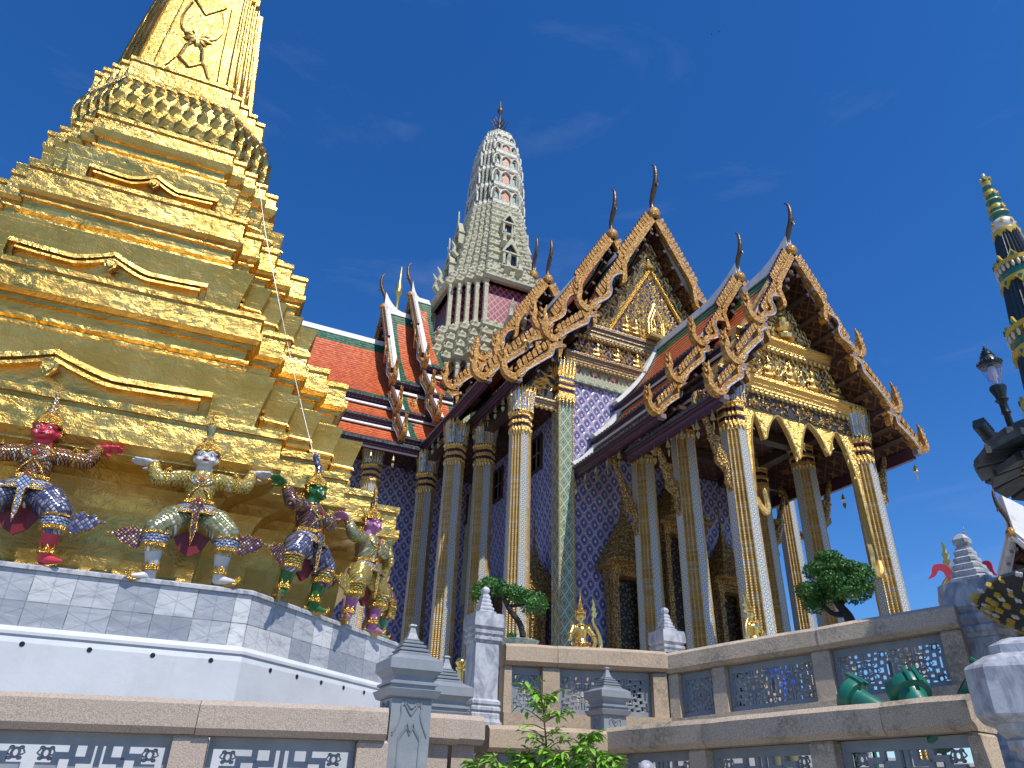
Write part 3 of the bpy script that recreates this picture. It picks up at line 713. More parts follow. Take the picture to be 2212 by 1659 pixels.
# rounded bollard at the very bottom
p = atD(1396, 1656, 4.6)
t = empty('stone_bollard', (p.x, p.y, 0), 0, 'small round topped grey stone bollard at the bottom edge', 'bollard')
b = MB(); b.lathe([(0.0390, 0), (0.0390, p.z-.075), (0.0328, p.z-.07), (0.0328, p.z-.06)], 16); b.build('shaft', MT['marble'], t, 30)
b = MB(); b.lathe([(0.0343, p.z-.0595), (0.0437, p.z-.045), (0.0468, p.z-.022), (0.0437, p.z), (0.0328, p.z+.018), (0.0172, p.z+.029), (0.0016, p.z+.032)], 18); b.build('dome_top', MT['marble'], t, 60)

# ------------------------------------------------------------ floodlights on the terrace ledge
def floodlight(p, rz, tilt, label, r=.155):
    t = empty('floodlight', p, rz, label, 'floodlight', 'green floodlights behind the balustrade')
    M = Matrix.Translation((0, 0, .0)) @ Matrix.Rotation(tilt, 4, 'Y')
    b = MB(M); b.lathe([(r*.55, -.42), (r*.72, -.40), (r*.74, -.06), (r*.80, -.03)], 24); b.build('housing', MT['flood_green'], t, 40)
    b = MB(M); b.lathe([(r*.82, -.03), (r*1.12, -.02), (r*1.16, .0), (r*1.16, .05), (r*1.08, .055)], 28); b.build('rim', MT['flood_green'], t, 40)
    b = MB(M); b.lathe([(r*.2, .0555), (r*1.06, .057), (r*1.0, .062), (.01, .063)], 24); b.build('lens', MT['glass'], t, 40)
    b = MB(M); b.tube([(-r*1.16, -.03, -.04), (-r*1.2, -.03, .02), (-r*1.16, -.03, .09)], .014, 6); b.tube([(-r*1.16, .03, -.04), (-r*1.2, .03, .02), (-r*1.16, .03, .09)], .014, 6)
    b.build('hinge_clip', MT['flood_green'], t, 40)
    b = MB(); b.tube([(0, -r*1.1, -.12), (0, -r*1.1, -.5)], .015, 6); b.tube([(0, r*1.1, -.12), (0, r*1.1, -.5)], .015, 6); b.build('bracket', MT['flood_green'], t, 40)
    return t
floodlight(atD(1846, 1507, 5.75), radians(100), radians(58), 'left of the three green floodlights, its round rim leaning left', .100)
floodlight(atD(1966, 1498, 5.6), radians(62), radians(42), 'middle and largest looking green floodlight with its rim tipped up', .112)
floodlight(atD(2108, 1480, 5.6), radians(128), radians(52), 'green floodlight disc seen edge on beside the cropped marble pier', .105)
# ------------------------------------------------------------ golden chedi
CH = empty('golden_chedi', (-1.537, 11.963, 0), radians(-2.72), 'tall stepped golden stupa on a grey marble base with demon figures around it', 'stupa')
def octo(w, h): return [(w, -h), (h, -w), (h, w), (w, h), (-w, h), (-h, w), (-h, -w), (-w, -h)]
def oring(w, h, z): return [(x, y, z) for x, y in octo(w, h)]
def odd(d): return (2.48+d*.414, 4.40+d)
b = MB(); b.loft([oring(*odd(q), z) for q, z in ((.06, 1.1), (.06, 2.60), (.045, 2.66), (.062, 2.665), (.062, 2.69), (.01, 2.735))]); b.build('white_plinth', MT['white'], CH)
b = MB(); b.loft([oring(*odd(q), z) for q, z in ((0, 2.733), (0, 3.2))]); b.build('marble_dado', MT['dado'], CH)
b = MB(); b.loft([oring(*odd(q), z) for q, z in ((-.01, 3.2015), (.025, 3.205), (.025, 3.235), (.0, 3.252))]); b.build('marble_kerb', MT['marble'], CH)
fr0 = Matrix.Translation((0, 0, 0))
def hole(a, bq, z, rot):
    m = MB(Matrix.Translation((a, bq, z)) @ Matrix.Rotation(rot, 4, 'Z') @ Matrix.Rotation(pi/2, 4, 'X'))
    m.lathe([(.021, -.03), (.021, .003), (.016, .004), (.001, .0035)], 12); m.build('drain_hole', MT['black'], CH)
for px, py in ((36, 1422), (185, 1432), (324, 1440), (451, 1446)):
    q = WM[CH].inverted() @ atY(px, py, 7.45); hole(q.x, -4.461, 2.59, 0)
for i in range(6): 
    u_ = 2.75+i*.29; hole(u_+.044, -(2.48+4.40-u_)-.044, 2.585, pi/4)
def lean(z):
    P = ((0, 0), (9.1, 0), (10.9, -.12), (12.3, -.28), (13.5, -.36), (15.5, -.42), (30, -.5))
    for (a, x), (c, y) in zip(P, P[1:]):
        if z <= c: return lerp(x, y, (z-a)/(c-a))
    return -.5
def rr(w_, s, d, z): return [(x, y, z) for x, y in redent(w_, s, 4, d, lean(z))]
def tier(name, w_, s, prof):
    b = MB(); b.loft([rr(w_, s, d, z) for z, d in prof]); return b.build(name, MT['gold_leaf'], CH)
W3, S3, W2, S2, W1, S1 = 2.503, .434, 1.988, .341, 1.431, .267
tier('base_wall', W3, S3, [(3.253, -.58), (3.45, -.60), (4.0, -.56), (4.2, -.52), (4.30, -.45), (4.37, -.30), (4.41, -.14), (4.45, -.03), (4.47, -.03), (4.55, .03), (4.66, .03), (4.665, -.015), (4.90, -.02), (4.905, .012), (4.985, .012), (4.99, 0)])
def band(z0, z1, d, k=3, amp=.055):                    # small round mouldings
    out = []
    for i in range(k):
        a = z0+(z1-z0)*i/k; c = (z1-z0)/k
        out += [(a, d), (a+c*.35, d+amp), (a+c*.75, d+amp), (a+c*.8, d)]
    return out
TA = tier('lower_tier', W2, S2, [(4.985, .17), (5.36, .19), (5.62, .23), (5.84, .29), (5.93, .31), (5.935, .20), (5.98, .18), (5.985, -.06), (6.10, -.10)]+band(6.10, 6.30, -.10, 2)+[(6.31, -.115), (6.42, -.09), (6.43, -.04), (6.49, -.035), (6.495, .0), (6.55, .045), (6.66, .045), (6.665, .0), (6.87, .0), (6.875, .025), (6.945, .025), (6.95, 0)])
TB = tier('middle_tier', W1, S1, [(6.945, .15), (7.35, .18), (7.62, .23), (7.85, .29), (7.93, .31), (7.935, .20), (7.97, .18), (7.975, -.02), (8.12, -.06)]+band(8.12, 8.34, -.08, 2)+[(8.35, -.09), (8.48, -.07), (8.49, -.03), (8.56, -.03), (8.565, .0), (8.62, .035), (8.70, .035), (8.705, -.008), (9.0, -.008), (9.005, .015), (9.07, .015), (9.075, -.01)])
WC, SC_ = 1.10, .20
TC = tier('upper_tier', WC, SC_, [(9.07, .03), (9.4, .06), (9.7, .09), (9.93, .13), (10.0, .14), (10.005, .05), (10.03, .03), (10.035, -.12), (10.18, -.15)]+band(10.18, 10.36, -.16, 2)+[(10.37, -.16), (10.48, -.14), (10.49, -.10), (10.54, -.07), (10.62, -.04), (10.69, -.04), (10.695, -.075), (10.89, -.075), (10.895, -.05), (10.965, -.05), (10.97, -.08)])
WL, SL = .835, .155
b = MB(); b.loft([rr(WL, SL, d, z) for z, d in ((10.965, .02), (11.15, .10), (11.4, .15), (11.65, .16), (11.9, .12), (12.1, .05), (12.2, .0))])
def petal(b, p, n, up, w_, h, out=.05):
    t_ = Vector((-n.y, n.x, 0)); p = Vector(p); n = Vector(n)
    A = p-t_*w_/2; B = p+t_*w_/2; C = p+up*h*.45-t_*w_*.42+n*out*.6; D = p+up*h*.45+t_*w_*.42+n*out*.6
    T = p+up*h+n*out*.2; K = p+up*h*.4+n*out*1.6; K0 = p+n*out*.5
    b.add([A, B, C, D, T, K, K0], [(0, 6, 5, 2), (6, 1, 3, 5), (2, 5, 4), (5, 3, 4)])
def along_ring(R, step, fn):
    n = len(R)
    for i in range(n):
        p, q = Vector(R[i]), Vector(R[(i+1) % n]); L = (q-p).length
        if L < .05: continue
        k = max(1, round(L/step)); d = (q-p)/L; nn = Vector((d.y, -d.x, 0))
        for j in range(k): fn(p+d*L*(j+.5)/k, nn, L/k)
for z, dd, h, st, upv in ((11.25, .13, .36, .23, (0, 0, 1)), (11.55, .155, .36, .21, (0, 0, 1)), (11.85, .12, .34, .2, (0, 0, 1)), (12.02, .07, .28, .19, (0, 0, 1))):
    along_ring(rr(WL, SL, dd, z), st, lambda p, n_, L: petal(b, p-n_*.02, n_, Vector((0, 0, 1))-n_*(.15 if z > 11.6 else -.05), L*.98, h, .06))
b.build('lotus_band', MT['gold_leaf'], CH)
tier('bell_foot', WL, SL, [(12.195, -.03), (12.24, .0), (12.245, .025), (12.32, .03), (12.36, .01), (12.70, .005), (12.705, .03), (12.78, .03), (12.785, -.02)])
b = MB(); R = []
for z, f in ((12.78, 1.13), (13.3, 1.10), (14.0, 1.05), (14.8, .99), (15.4, .94), (15.8, .905), (16.1, .88)):
    R.append(rr(.66*f, .105*f, 0, z))
for z, f in ((16.12, .70), (16.5, .66), (16.52, .74), (16.7, .74), (16.72, .6), (17.2, .52), (18.5, .36), (21, .2), (25, .06)): R.append(rr(.66*f, .105*f, 0, z))
b.loft(R); b.build('bell', MT['gold_leaf'], CH)
for i in range(0, 36):
    if i % 9 == 8: continue
    b = MB(); b.tube([Vector(R[k][i]) for k in range(7)], [.042, .042, .04, .036, .034, .032, .03], 6); b.build('flute_rib', MT['gold_leaf'], CH, 60)
# hanging garland relief on the bell front
def bellp(x, z, o=.015):
    f = lerp(1.13, .94, (z-12.78)/2.62); h = (.66+4*.105)*f
    return (lean(z)+x, -h-o, z)
for rot in range(1):
    b = MB()
    for sx in (-1, 1):
        b.tube([bellp(sx*q, z) for q, z in smooth_path([(.62, 12.92), (.40, 13.08), (.24, 13.45), (.12, 13.38), (0, 13.26)], 4)], .032, 6)
        b.tube([bellp(sx*q, z) for q, z in ((.2, 13.45), (.14, 13.85), (.06, 14.0))], .036, 6)
        b.tube([bellp(sx*q, z) for q, z in smooth_path([(.1, 14.15), (.30, 14.3), (.38, 14.7), (.30, 15.2)], 4)], .028, 6)
        b.tube([bellp(sx*.50*k, z) for k, z in ((1.12, 12.85), (1.02, 13.8), (.86, 15.4))], .026, 6)
    for k in range(9):
        a = 2*pi*k/9; c = Vector(bellp(0, 14.12)); b.tube([c, c+Vector((cos(a)*.16, -.03, sin(a)*.15)), c+Vector((cos(a)*.27, 0, sin(a)*.24))], [.05, .045, .006], 6)
    b.ball(bellp(0, 14.12), (.1, .06, .1))
    b.tube([bellp(-.3, 15.4), bellp(0, 14.95), bellp(.3, 15.4)], .03, 6)
    b.build('garland_relief', MT['gold_leaf'], CH, 50)
# curved bracket mouldings with a shield at the centre of every tier, four sides
def bracket(par, w_, s, zb, d0, H):
    h = w_+4*s
    for rot in range(2):
        R = Matrix.Rotation(rot*pi/2, 4, 'Z')
        for nm, k, zz, r in (('curved_moulding', 1.0, .0, .030), ('curved_moulding', .93, -.085, .020)):
            b = MB(R); hw = w_*.83*k; pts = []
            prof = lambda t: zb+H*(.42+.50*max(0, 1-abs(t)*2.6)**1.25+.12*abs(t)**2)+zz
            N = 40
            for i in range(N+1):
                t_ = -1+2*i/N; pts.append((t_*hw, -(h+d0)-.05, prof(t_)))
            pts = [(-hw*1.0, -(h+d0)-.045, zb+.03)]+pts+[(hw*1.0, -(h+d0)-.045, zb+.03)]
            rs = [[(x, y-r*1.5, z-r*1.3), (x, y+.09, z-r*.6), (x, y+.09, z+r*1.7), (x, y-r*1.2, z+r*.9)] for x, y, z in pts]
            b.loft(rs); b.build(nm, MT['gold_leaf'], par)
        b = MB(R @ Matrix.Translation((0, -(h+d0)-.12, zb+H*.36)))
        sh = [(0, -.13*H/.4), (.075*H/.4, -.03), (.085*H/.4, .05*H/.4), (.0, .085*H/.4), (-.085*H/.4, .05*H/.4), (-.075*H/.4, -.03)]
        b.prism([(x, z) for x, z in sh], ((0, 0, 0), (1, 0, 0), (0, 0, 1)), .06)
        b.prism([(x*.6, z*.6) for x, z in sh], ((0, -.02, 0), (1, 0, 0), (0, 0, 1)), .07)
        b.build('shield_ornament', MT['gold_leaf'], par)
        for sx in (-1, 1):                               # small looped mouldings on the stepped corners
            for i in range(1, 5):
                b = MB(R)
                x0 = w_+(i-1)*s+s*.35; x1 = w_+i*s+d0-.0; y = -(h-i*s+d0)-.03; za = zb+.02; zc = zb+H*.52
                b.tube([(sx*x0, y, za), (sx*x0, y, za+H*.3), (sx*(x0+.03), y, zc), (sx*x1, y, zc-.02), (sx*(x1+.02), y, zc-.05)], .022, 5)
                b.tube([(sx*(x0+.05), y, za+.06), (sx*x1, y, za+.06)], .03, 5)
                b.build('corner_loop_moulding', MT['gold_leaf'], par, 50)
bracket(TA, W2, S2, 5.34, .22, .40); bracket(TB, W1, S1, 7.37, .21, .38); bracket(TC, WC, SC_, 9.47, .095, .34)
# lightning cable down the corner
pts = [atD(560, 400, 10.2), atD(573, 500, 9.9), atD(600, 640, 9.55), atD(627, 770, 9.1), atD(652, 880, 8.75), atD(678, 985, 8.45)]
o = MB(); o.tube(smooth_path([tuple(p) for p in pts], 5), .0035, 5)
tag(o.build('lightning_cable', MT['steel']), 'thin grey wire hanging down the corner of the golden stupa', 'cable')
# ------------------------------------------------------------ figures
def voxel(mb, name, size, m, parent=None, smooth_it=4):
    """closed overlapping shapes -> one continuous skin"""
    o = mb.build(name, m)
    r = o.modifiers.new('r', 'REMESH'); r.mode = 'VOXEL'; r.voxel_size = size; r.use_smooth_shade = True
    sm = o.modifiers.new('s', 'SMOOTH'); sm.iterations = smooth_it; sm.factor = .5
    dg = bpy.context.evaluated_depsgraph_get()
    me = bpy.data.meshes.new_from_object(o.evaluated_get(dg)); old = o.data
    o.modifiers.clear(); o.data = me; bpy.data.meshes.remove(old)
    if not me.materials: me.materials.append(m)
    me.polygons.foreach_set('use_smooth', [True]*len(me.polygons))
    if parent is not None: o.parent = parent; WM[o] = WM[parent]
    return o
def hand(b, w_, dirv, palm, s, fs=1.0, curl=.25):
    """palm and five fingers; dirv = finger direction, palm = palm normal, s = thumb side (+1/-1)"""
    d = Vector(dirv).normalized(); n = Vector(palm).normalized(); sd = d.cross(n)*s; w_ = Vector(w_)
    pc = w_+d*.045*fs
    b.ball(pc, (.046*fs, .022*fs, .038*fs), rot=Matrix((d, n, sd)).transposed())
    for k, (off, ln) in enumerate(((.030, .075), (.011, .088), (-.010, .082), (-.030, .062))):
        p0 = w_+d*.07*fs+sd*off*fs; p1 = p0+d*ln*.5*fs+n*.004; p2 = p1+d*ln*.5*fs*cos(curl)+n*ln*.5*fs*sin(curl)
        b.capsule([p0, p1, p2], [.0115*fs, .0105*fs, .0085*fs], 6)
    t0 = w_+d*.02*fs+sd*.03*fs; b.capsule([t0, t0+sd*.03*fs+d*.022*fs, t0+sd*.042*fs+d*.058*fs], [.014*fs, .0125*fs, .0095*fs], 6)
def demon_proto():
    """squatting guardian with both arms raised; faces -y, stands at z = 0"""
    P = {}
    b = MB()
    b.capsule([(0, .02, .62), (0, .01, .80), (0, 0, .98)], [.125, .115, .14], 12)
    b.ball((0, 0, 1.0), (.165, .095, .09)); b.capsule([(0, 0, 1.04), (0, -.012, 1.16)], [.088, .076], 12)
    b.ball((0, -.03, 1.235), (.098, .105, .112), n=16, m=12); b.ball((0, -.085, 1.195), (.078, .060, .056), n=14, m=10)
    b.ball((0, -.142, 1.222), (.026, .024, .020)); b.ball((0, -.112, 1.165), (.050, .036, .022))
    for sx in (-1, 1):
        b.ball((sx*.060, -.105, 1.205), (.030, .028, .030)); b.ball((sx*.105, -.01, 1.235), (.016, .032, .045))
        b.tube(smooth_path([(sx*.012, -.132, 1.258), (sx*.045, -.128, 1.285), (sx*.085, -.095, 1.272), (sx*.098, -.07, 1.29)], 3), [.013]*9+[.008], 6)
        b.tube(smooth_path([(sx*.02, -.146, 1.198), (sx*.055, -.140, 1.185), (sx*.082, -.112, 1.205), (sx*.088, -.095, 1.225)], 3), [.010]*10, 6)
        b.capsule([(sx*.16, 0, 1.03), (sx*.30, -.01, 1.0), (sx*.41, -.02, .985)], [.066, .062, .056], 10)
        b.capsule([(sx*.41, -.02, .985), (sx*.445, .01, 1.06), (sx*.455, .05, 1.165)], [.056, .052, .038], 10)
        hand(b, (sx*.46, .055, 1.165), (sx*1, .1, .10), (0, -.45, -1), -sx*-1 if False else sx, 1.35, -.1)
        b.capsule([(sx*.09, 0, .64), (sx*.22, -.06, .55), (sx*.31, -.10, .46)], [.115, .10, .085], 12)
        b.capsule([(sx*.31, -.10, .46), (sx*.305, -.07, .30), (sx*.295, -.03, .09)], [.085, .082, .056], 12)
        b.capsule([(sx*.285, -.01, .045), (sx*.35, -.06, .035), (sx*.44, -.10, .022)], [.045, .040, .020], 10)
    P['body'] = (voxel(b, 'body', .0085, MT['skin_white'], None, 3), 'skin')
    b = MB()
    b.capsule([(0, .015, .73), (0, .005, .84), (0, 0, .98)], [.128, .132, .158], 14)
    b.ball((0, -.005, .99), (.195, .112, .095), n=16, m=10); b.ball((0, -.06, .955), (.13, .07, .075))
    for sx in (-1, 1):
        b.capsule([(sx*.15, 0, 1.025), (sx*.30, -.01, 1.0), (sx*.41, -.02, .985)], [.088, .082, .074], 12)
        b.capsule([(sx*.41, -.02, .985), (sx*.445, .005, 1.06), (sx*.455, .035, 1.135)], [.074, .069, .054], 12)
    P['jacket'] = (voxel(b, 'jacket', .012, MT['mos_gold'], None, 3), 'jacket')
    b = MB()
    b.capsule([(0, .01, .60), (0, .01, .70)], [.135, .14], 14)
    for sx in (-1, 1):
        b.capsule([(sx*.08, 0, .62), (sx*.20, -.055, .565), (sx*.315, -.10, .47)], [.142, .155, .118], 14)
        b.capsule([(sx*.25, -.05, .50), (sx*.29, -.075, .40)], [.12, .105], 12)
        b.capsule([(sx*.315, -.10, .46), (sx*.312, -.085, .33)], [.112, .103], 14)
    P['trousers'] = (voxel(b, 'trousers', .013, MT['mos_green'], None, 4), 'trousers')
    def put(name, b, m, key, sm=45): P[name] = (b.build(name.split('#')[0], m, None, sm), key)
    for sx in (-1, 1):
        k = '#l' if sx < 0 else '#r'
        b = MB()
        for z, r in ((.335, .116), (.36, .119), (.385, .121)): b.lathe([(r-.02, z-.014), (r, z-.009), (r, z+.009), (r-.02, z+.014)], 18, (sx*.312, -.088, 0))
        put('knee_cuff'+k, b, MT['mos_silver'], 'band')
        b = MB(); b.lathe([(.098, .285), (.118, .29), (.118, .325), (.10, .33)], 18, (sx*.310, -.082, 0)); b.lathe([(.10, .40), (.126, .405), (.124, .425), (.10, .43)], 18, (sx*.314, -.092, 0)); put('knee_band'+k, b, MT['gold_filigree'], None)
        b = MB()                                        # flame shaped flare at the outer knee
        fl = smooth_path([(0, -.07), (.07, -.09), (.13, -.055), (.19, -.04), (.24, .02), (.315, .045), (.235, .055), (.205, .10), (.15, .085), (.10, .12), (.05, .085), (0, .095)], 4)
        b.prism([(q[0], q[1]) for q in fl], ((sx*.405, -.075, .37), (sx, .12, 0), (0, 0, 1)), .028); put('knee_flare'+k, b, MT['mos_green'], 'flare')
        b = MB(); b.tube([Vector((sx*.405, -.075, .37))+Vector((sx*q[0], .12*q[0], q[1])) for q in fl+[fl[0]]], .010, 5); put('flare_rim'+k, b, MT['gold_filigree'], None)
        b = MB(); b.lathe([(.060, .085), (.078, .09), (.080, .12), (.066, .125)], 16, (sx*.296, -.032, 0))
        for i in range(9):
            a = 2*pi*i/9; c = Vector((sx*.296+.074*cos(a), -.032+.074*sin(a), .118)); t_ = Vector((-sin(a), cos(a), 0))*.022
            b.add([c-t_, c+t_, c+Vector((cos(a)*.016, sin(a)*.016, .052))], [(0, 1, 2)])
        put('anklet'+k, b, MT['gold_filigree'], None)
        b = MB()
        for x, z, r in ((.285, 1.002, .078), (.315, .998, .082), (.345, .995, .077)):
            b.tube([(sx*x, -.011, z), (sx*(x+.018), -.012, z-.003)], [r, r], 16)
        for i in range(5): b.prism([(-.02, 0), (.02, 0), (0, .05)], ((sx*(.30+.012*i), -.08+.02*i, 1.06), (1, 0, 0), (0, 0, 1)), .012)
        put('armlet'+k, b, MT['gold_filigree'], None)
        b = MB(); b.lathe([(.050, 1.125), (.060, 1.13), (.058, 1.155), (.046, 1.16)], 14, (sx*.455, .04, 0)); b.lathe([(.052, 1.10), (.062, 1.105), (.060, 1.12)], 14, (sx*.453, .025, 0)); put('bracelet'+k, b, MT['gold_filigree'], None)
        b = MB(); b.ball((sx*.046, -.122, 1.252), (.021, .013, .015)); put('eye'+k, b, MT['eye_white'], None, 60)
        P['eye'+k][0]['sub'] = 'body'
        b = MB(); b.ball((sx*.045, -.1335, 1.251), (.009, .006, .009)); put('pupil'+k, b, MT['black'], None, 60); P['pupil'+k][0]['sub'] = 'body'
        b = MB(); b.tube([(sx*.040, -.146, 1.182), (sx*.043, -.157, 1.195), (sx*.044, -.153, 1.214)], [.008, .0065, .001], 6); put('fang'+k, b, MT['eye_white'], None, 60); P['fang'+k][0]['sub'] = 'body'
        b = MB()                                        # hip skirt flaps
        for r, z, dz, m_ in ((.17, .745, .07, 0), (.215, .70, .07, 1)):
            for i in range(9):
                a0 = -pi/2+sx*(.12+i*.16); a1 = -pi/2+sx*(.12+(i+1)*.16)
                c = lambda a, rr, zz: (rr*cos(a)*1.15, rr*sin(a)*.82, zz)
                b.add([c(a0, r-.03, z+.012), c(a1, r-.03, z+.012), c(a1, r+.055, z-dz), c(a0, r+.055, z-dz), c(a0, r-.045, z), c(a1, r-.045, z), c(a1, r+.045, z-dz-.012), c(a0, r+.045, z-dz-.012)],
                      [(0, 1, 2, 3), (7, 6, 5, 4), (3, 2, 6, 7), (0, 3, 7, 4), (1, 5, 6, 2)])
            pts = [((r+.055)*cos(-pi/2+sx*(.12+i*.16))*1.15, (r+.055)*sin(-pi/2+sx*(.12+i*.16))*.82, z-dz-.004) for i in range(10)]
            b.tube(pts, .011, 5, 1)
        P['hip_flap'+k] = (b.build('hip_flap', [MT['mos_silver'], MT['gold_filigree']], None), None)
        b = MB(); b.ball((sx*.29, .03, .028), (.055, .055, .026)); b.tube([(sx*.29, .01, .016), (sx*.37, -.06, .014), (sx*.45, -.105, .018), (sx*.485, -.12, .05), (sx*.478, -.117, .085)], [.055, .046, .034, .022, .004], 8, flat=.45); put('shoe'+k, b, MT['gold_filigree'], 'shoe')
    b = MB(); b.ball((0, -.142, 1.19), (.038, .018, .013)); put('mouth', b, MT['enamel_red'], None, 60); P['mouth'][0]['sub'] = 'body'
    b = MB(); b.lathe([(.16, .742), (.172, .75), (.172, .785), (.15, .79)], 24); b.v = [Vector((p.x, p.y*.86, p.z)) for p in b.v]
    b.prism([(0, -.04), (.04, 0), (0, .04), (-.04, 0)], ((0, -.155, .765), (1, 0, 0), (0, 0, 1)), .03); put('belt', b, MT['gold_filigree'], None)
    b = MB(); b.prism([(0, .022), (.022, 0), (0, -.022), (-.022, 0)], ((0, -.176, .765), (1, 0, 0), (0, 0, 1)), .016); put('belt_jewel', b, MT['enamel_red'], None)
    b = MB(); b.prism([(-.04, .0), (.04, 0), (.075, -.09), (.028, -.13), (.022, -.30), (0, -.43), (-.022, -.30), (-.028, -.13), (-.075, -.09)], ((0, -.185, .745), (1, 0, 0), (0, -.02, 1)), .022); put('loin_panel', b, MT['mos_gold'], 'panel')
    b = MB(); q = [(0, -.198, .745)]; pp = [(-.04, .0), (-.075, -.09), (-.028, -.13), (-.022, -.30), (0, -.43), (.022, -.30), (.028, -.13), (.075, -.09), (.04, 0)]
    b.tube([(x, -.196+z*.02*-1, .745+z) for x, z in pp], .008, 5); put('panel_rim', b, MT['gold_filigree'], None)
    b = MB(); b.prism([(-.16, 0), (.16, 0), (.19, -.18), (.10, -.36), (0, -.42), (-.10, -.36), (-.19, -.18)], ((0, -.03, .66), (1, 0, 0), (0, 0, 1)), .03); put('under_cloth', b, MT['red_cloth'], None)
    b = MB()
    for r, y, z in ((.088, -.02, 1.075), (.115, -.03, 1.055)):
        b.tube([(r*cos(2*pi*i/20)*1.12, y+r*.8*sin(2*pi*i/20), z-.02*abs(sin(pi*i/20))+.0) for i in range(21)], .014, 6)
    b.prism([(0, .05), (.045, 0), (0, -.06), (-.045, 0)], ((0, -.135, .985), (1, 0, 0), (0, .2, 1)), .022)
    for sx in (-1, 1):
        b.tube(smooth_path([(sx*.13, -.07, 1.05), (sx*.10, -.118, .97), (sx*.03, -.138, .93), (0, -.136, .92)], 4), .012, 5)
        b.tube(smooth_path([(sx*.0, -.138, .93), (sx*.07, -.128, .86), (sx*.11, -.10, .79)], 4), .010, 5)
    put('collar', b, MT['gold_filigree'], None)
    b = MB()
    for sx in (-1, 1):
        b.tube(smooth_path([(sx*.035, -.105, 1.05), (sx*.05, -.132, .98), (sx*.025, -.142, .94)], 4), .012, 5); b.tube(smooth_path([(sx*.095, -.098, 1.03), (sx*.085, -.126, .965), (sx*.05, -.136, .93)], 4), .010, 5)
    put('chest_band', b, MT['mos_silver'], 'band')
    b = MB(); b.prism([(0, .026), (.024, 0), (0, -.032), (-.024, 0)], ((0, -.152, .985), (1, 0, 0), (0, .2, 1)), .016); put('chest_jewel', b, MT['enamel_red'], None)
    b = MB(); b.lathe([(.10, 1.285), (.128, 1.29), (.132, 1.305), (.118, 1.315), (.112, 1.35), (.085, 1.395), (.062, 1.41)], 20, (0, -.02, 0))
    for i in range(16):
        a = 2*pi*i/16; c = Vector((.126*cos(a), -.02+.126*sin(a), 1.305)); t_ = Vector((-sin(a), cos(a), 0))*.022
        b.add([c-t_, c+t_, c+Vector((-cos(a)*.02, -sin(a)*.02, .05))], [(0, 1, 2)])
    for sx in (-1, 1): b.prism(smooth_path([(0, -.05), (.03, -.03), (.02, .0), (.045, .04), (.0, .03), (-.015, -.02)], 3), ((sx*.112, -.0, 1.25), (sx*.8, .3, 0), (0, 0, 1)), .02)
    put('crown_base', b, MT['gold_filigree'], None)
    return P
def crown(kind):
    b = MB(); c = (0, -.02, 0)
    if kind == 'tiered':
        P_ = []; z, r = 1.405, .06
        for i in range(7): P_ += [(r, z), (r*1.1, z+.012), (r*.98, z+.02), (r*.72, z+.034)]; z += .036; r *= .82
        P_ += [(r*.9, z), (.012, z+.05), (.002, z+.12)]; b.lathe(P_, 14, c, mats=[0, 0, 1, 1]*7+[0]*3)
    elif kind == 'bottle': b.lathe([(.06, 1.405), (.066, 1.42), (.045, 1.435), (.05, 1.455), (.034, 1.468), (.030, 1.49), (.040, 1.53), (.048, 1.575), (.040, 1.60), (.024, 1.61), (.030, 1.625), (.020, 1.66), (.010, 1.71), (.002, 1.76)], 14, c, mats=[0, 0, 1, 1, 0, 1, 1, 1, 0, 0, 0, 0, 0])
    elif kind == 'curl':
        b.lathe([(.06, 1.405), (.066, 1.42), (.044, 1.44), (.05, 1.455), (.030, 1.47)], 14, c)
        b.tube(smooth_path([(0, -.02, 1.46), (.0, -.01, 1.54), (.0, .03, 1.62), (0, .055, 1.68), (0, .03, 1.735)], 4), [.030]*5+[.036]*5+[.032]*4+[.022, .012, .004], 9, 1)
    else:
        b.lathe([(.06, 1.405), (.066, 1.42), (.044, 1.44), (.052, 1.455), (.034, 1.47)], 14, c)
        b.prism(smooth_path([(-.03, 0), (-.055, .06), (-.02, .12), (-.01, .19), (.02, .29), (.03, .18), (.055, .12), (.04, .05), (.03, 0)], 4), ((0, -.02, 1.465), (.6, .8, 0), (0, 0, 1)), .03)
        b.prism(smooth_path([(-.03, 0), (-.045, .05), (-.02, .09), (.02, .15), (.03, .08), (.03, 0)], 4), ((0, -.02, 1.465), (.8, -.6, 0), (0, 0, 1)), .05, 1)
    return b
DP = demon_proto()
PROTO = list(DP.items())
def demon(a, bq, rz, label, cols, kind, shoe, lean_=0.0, sc=1.0):
    loc = WM[CH] @ Vector((a, bq, 3.2525))
    t = empty('demon_statue', loc, radians(-2.72)+rz, label, 'statue', 'demon figures holding up the golden stupa')
    t.rotation_euler.y = lean_; t.scale = (sc, sc, sc)
    made = {}
    for nm, (o, key) in PROTO:
        if key == 'shoe' and not shoe: continue
        c = o.copy(); COL.objects.link(c)
        if key:
            c.data = o.data.copy(); c.data.materials[0] = MT[cols[key]] if key in cols else c.data.materials[0]
        c.parent = t; made[nm] = c
        if 'sub' in c.keys(): c.parent = made['body']; del c['sub']
    WM[t] = Matrix()
    crown(kind).build('crown_spire', [MT['gold_filigree'], MT[cols['spire']]], t, 40)
    return t
demon(.40, -4.33, radians(-4), 'pink red faced demon with a roaring mouth, at the left edge of the stupa base', dict(skin='skin_pink', jacket='mos_copper', trousers='mos_blue', band='mos_silver', flare='mos_blue', panel='mos_silver', spire='mos_silver'), 'tiered', False, radians(-2.5), 1.0)
demon(1.86, -4.34, radians(0), 'white faced demon in a green gold costume with golden curled shoes', dict(skin='skin_white', jacket='mos_gold', trousers='mos_green', band='mos_silver', flare='mos_purple', panel='mos_purple', spire='mos_green', shoe='gold_filigree'), 'bottle', True, radians(-3.5), 1.0)
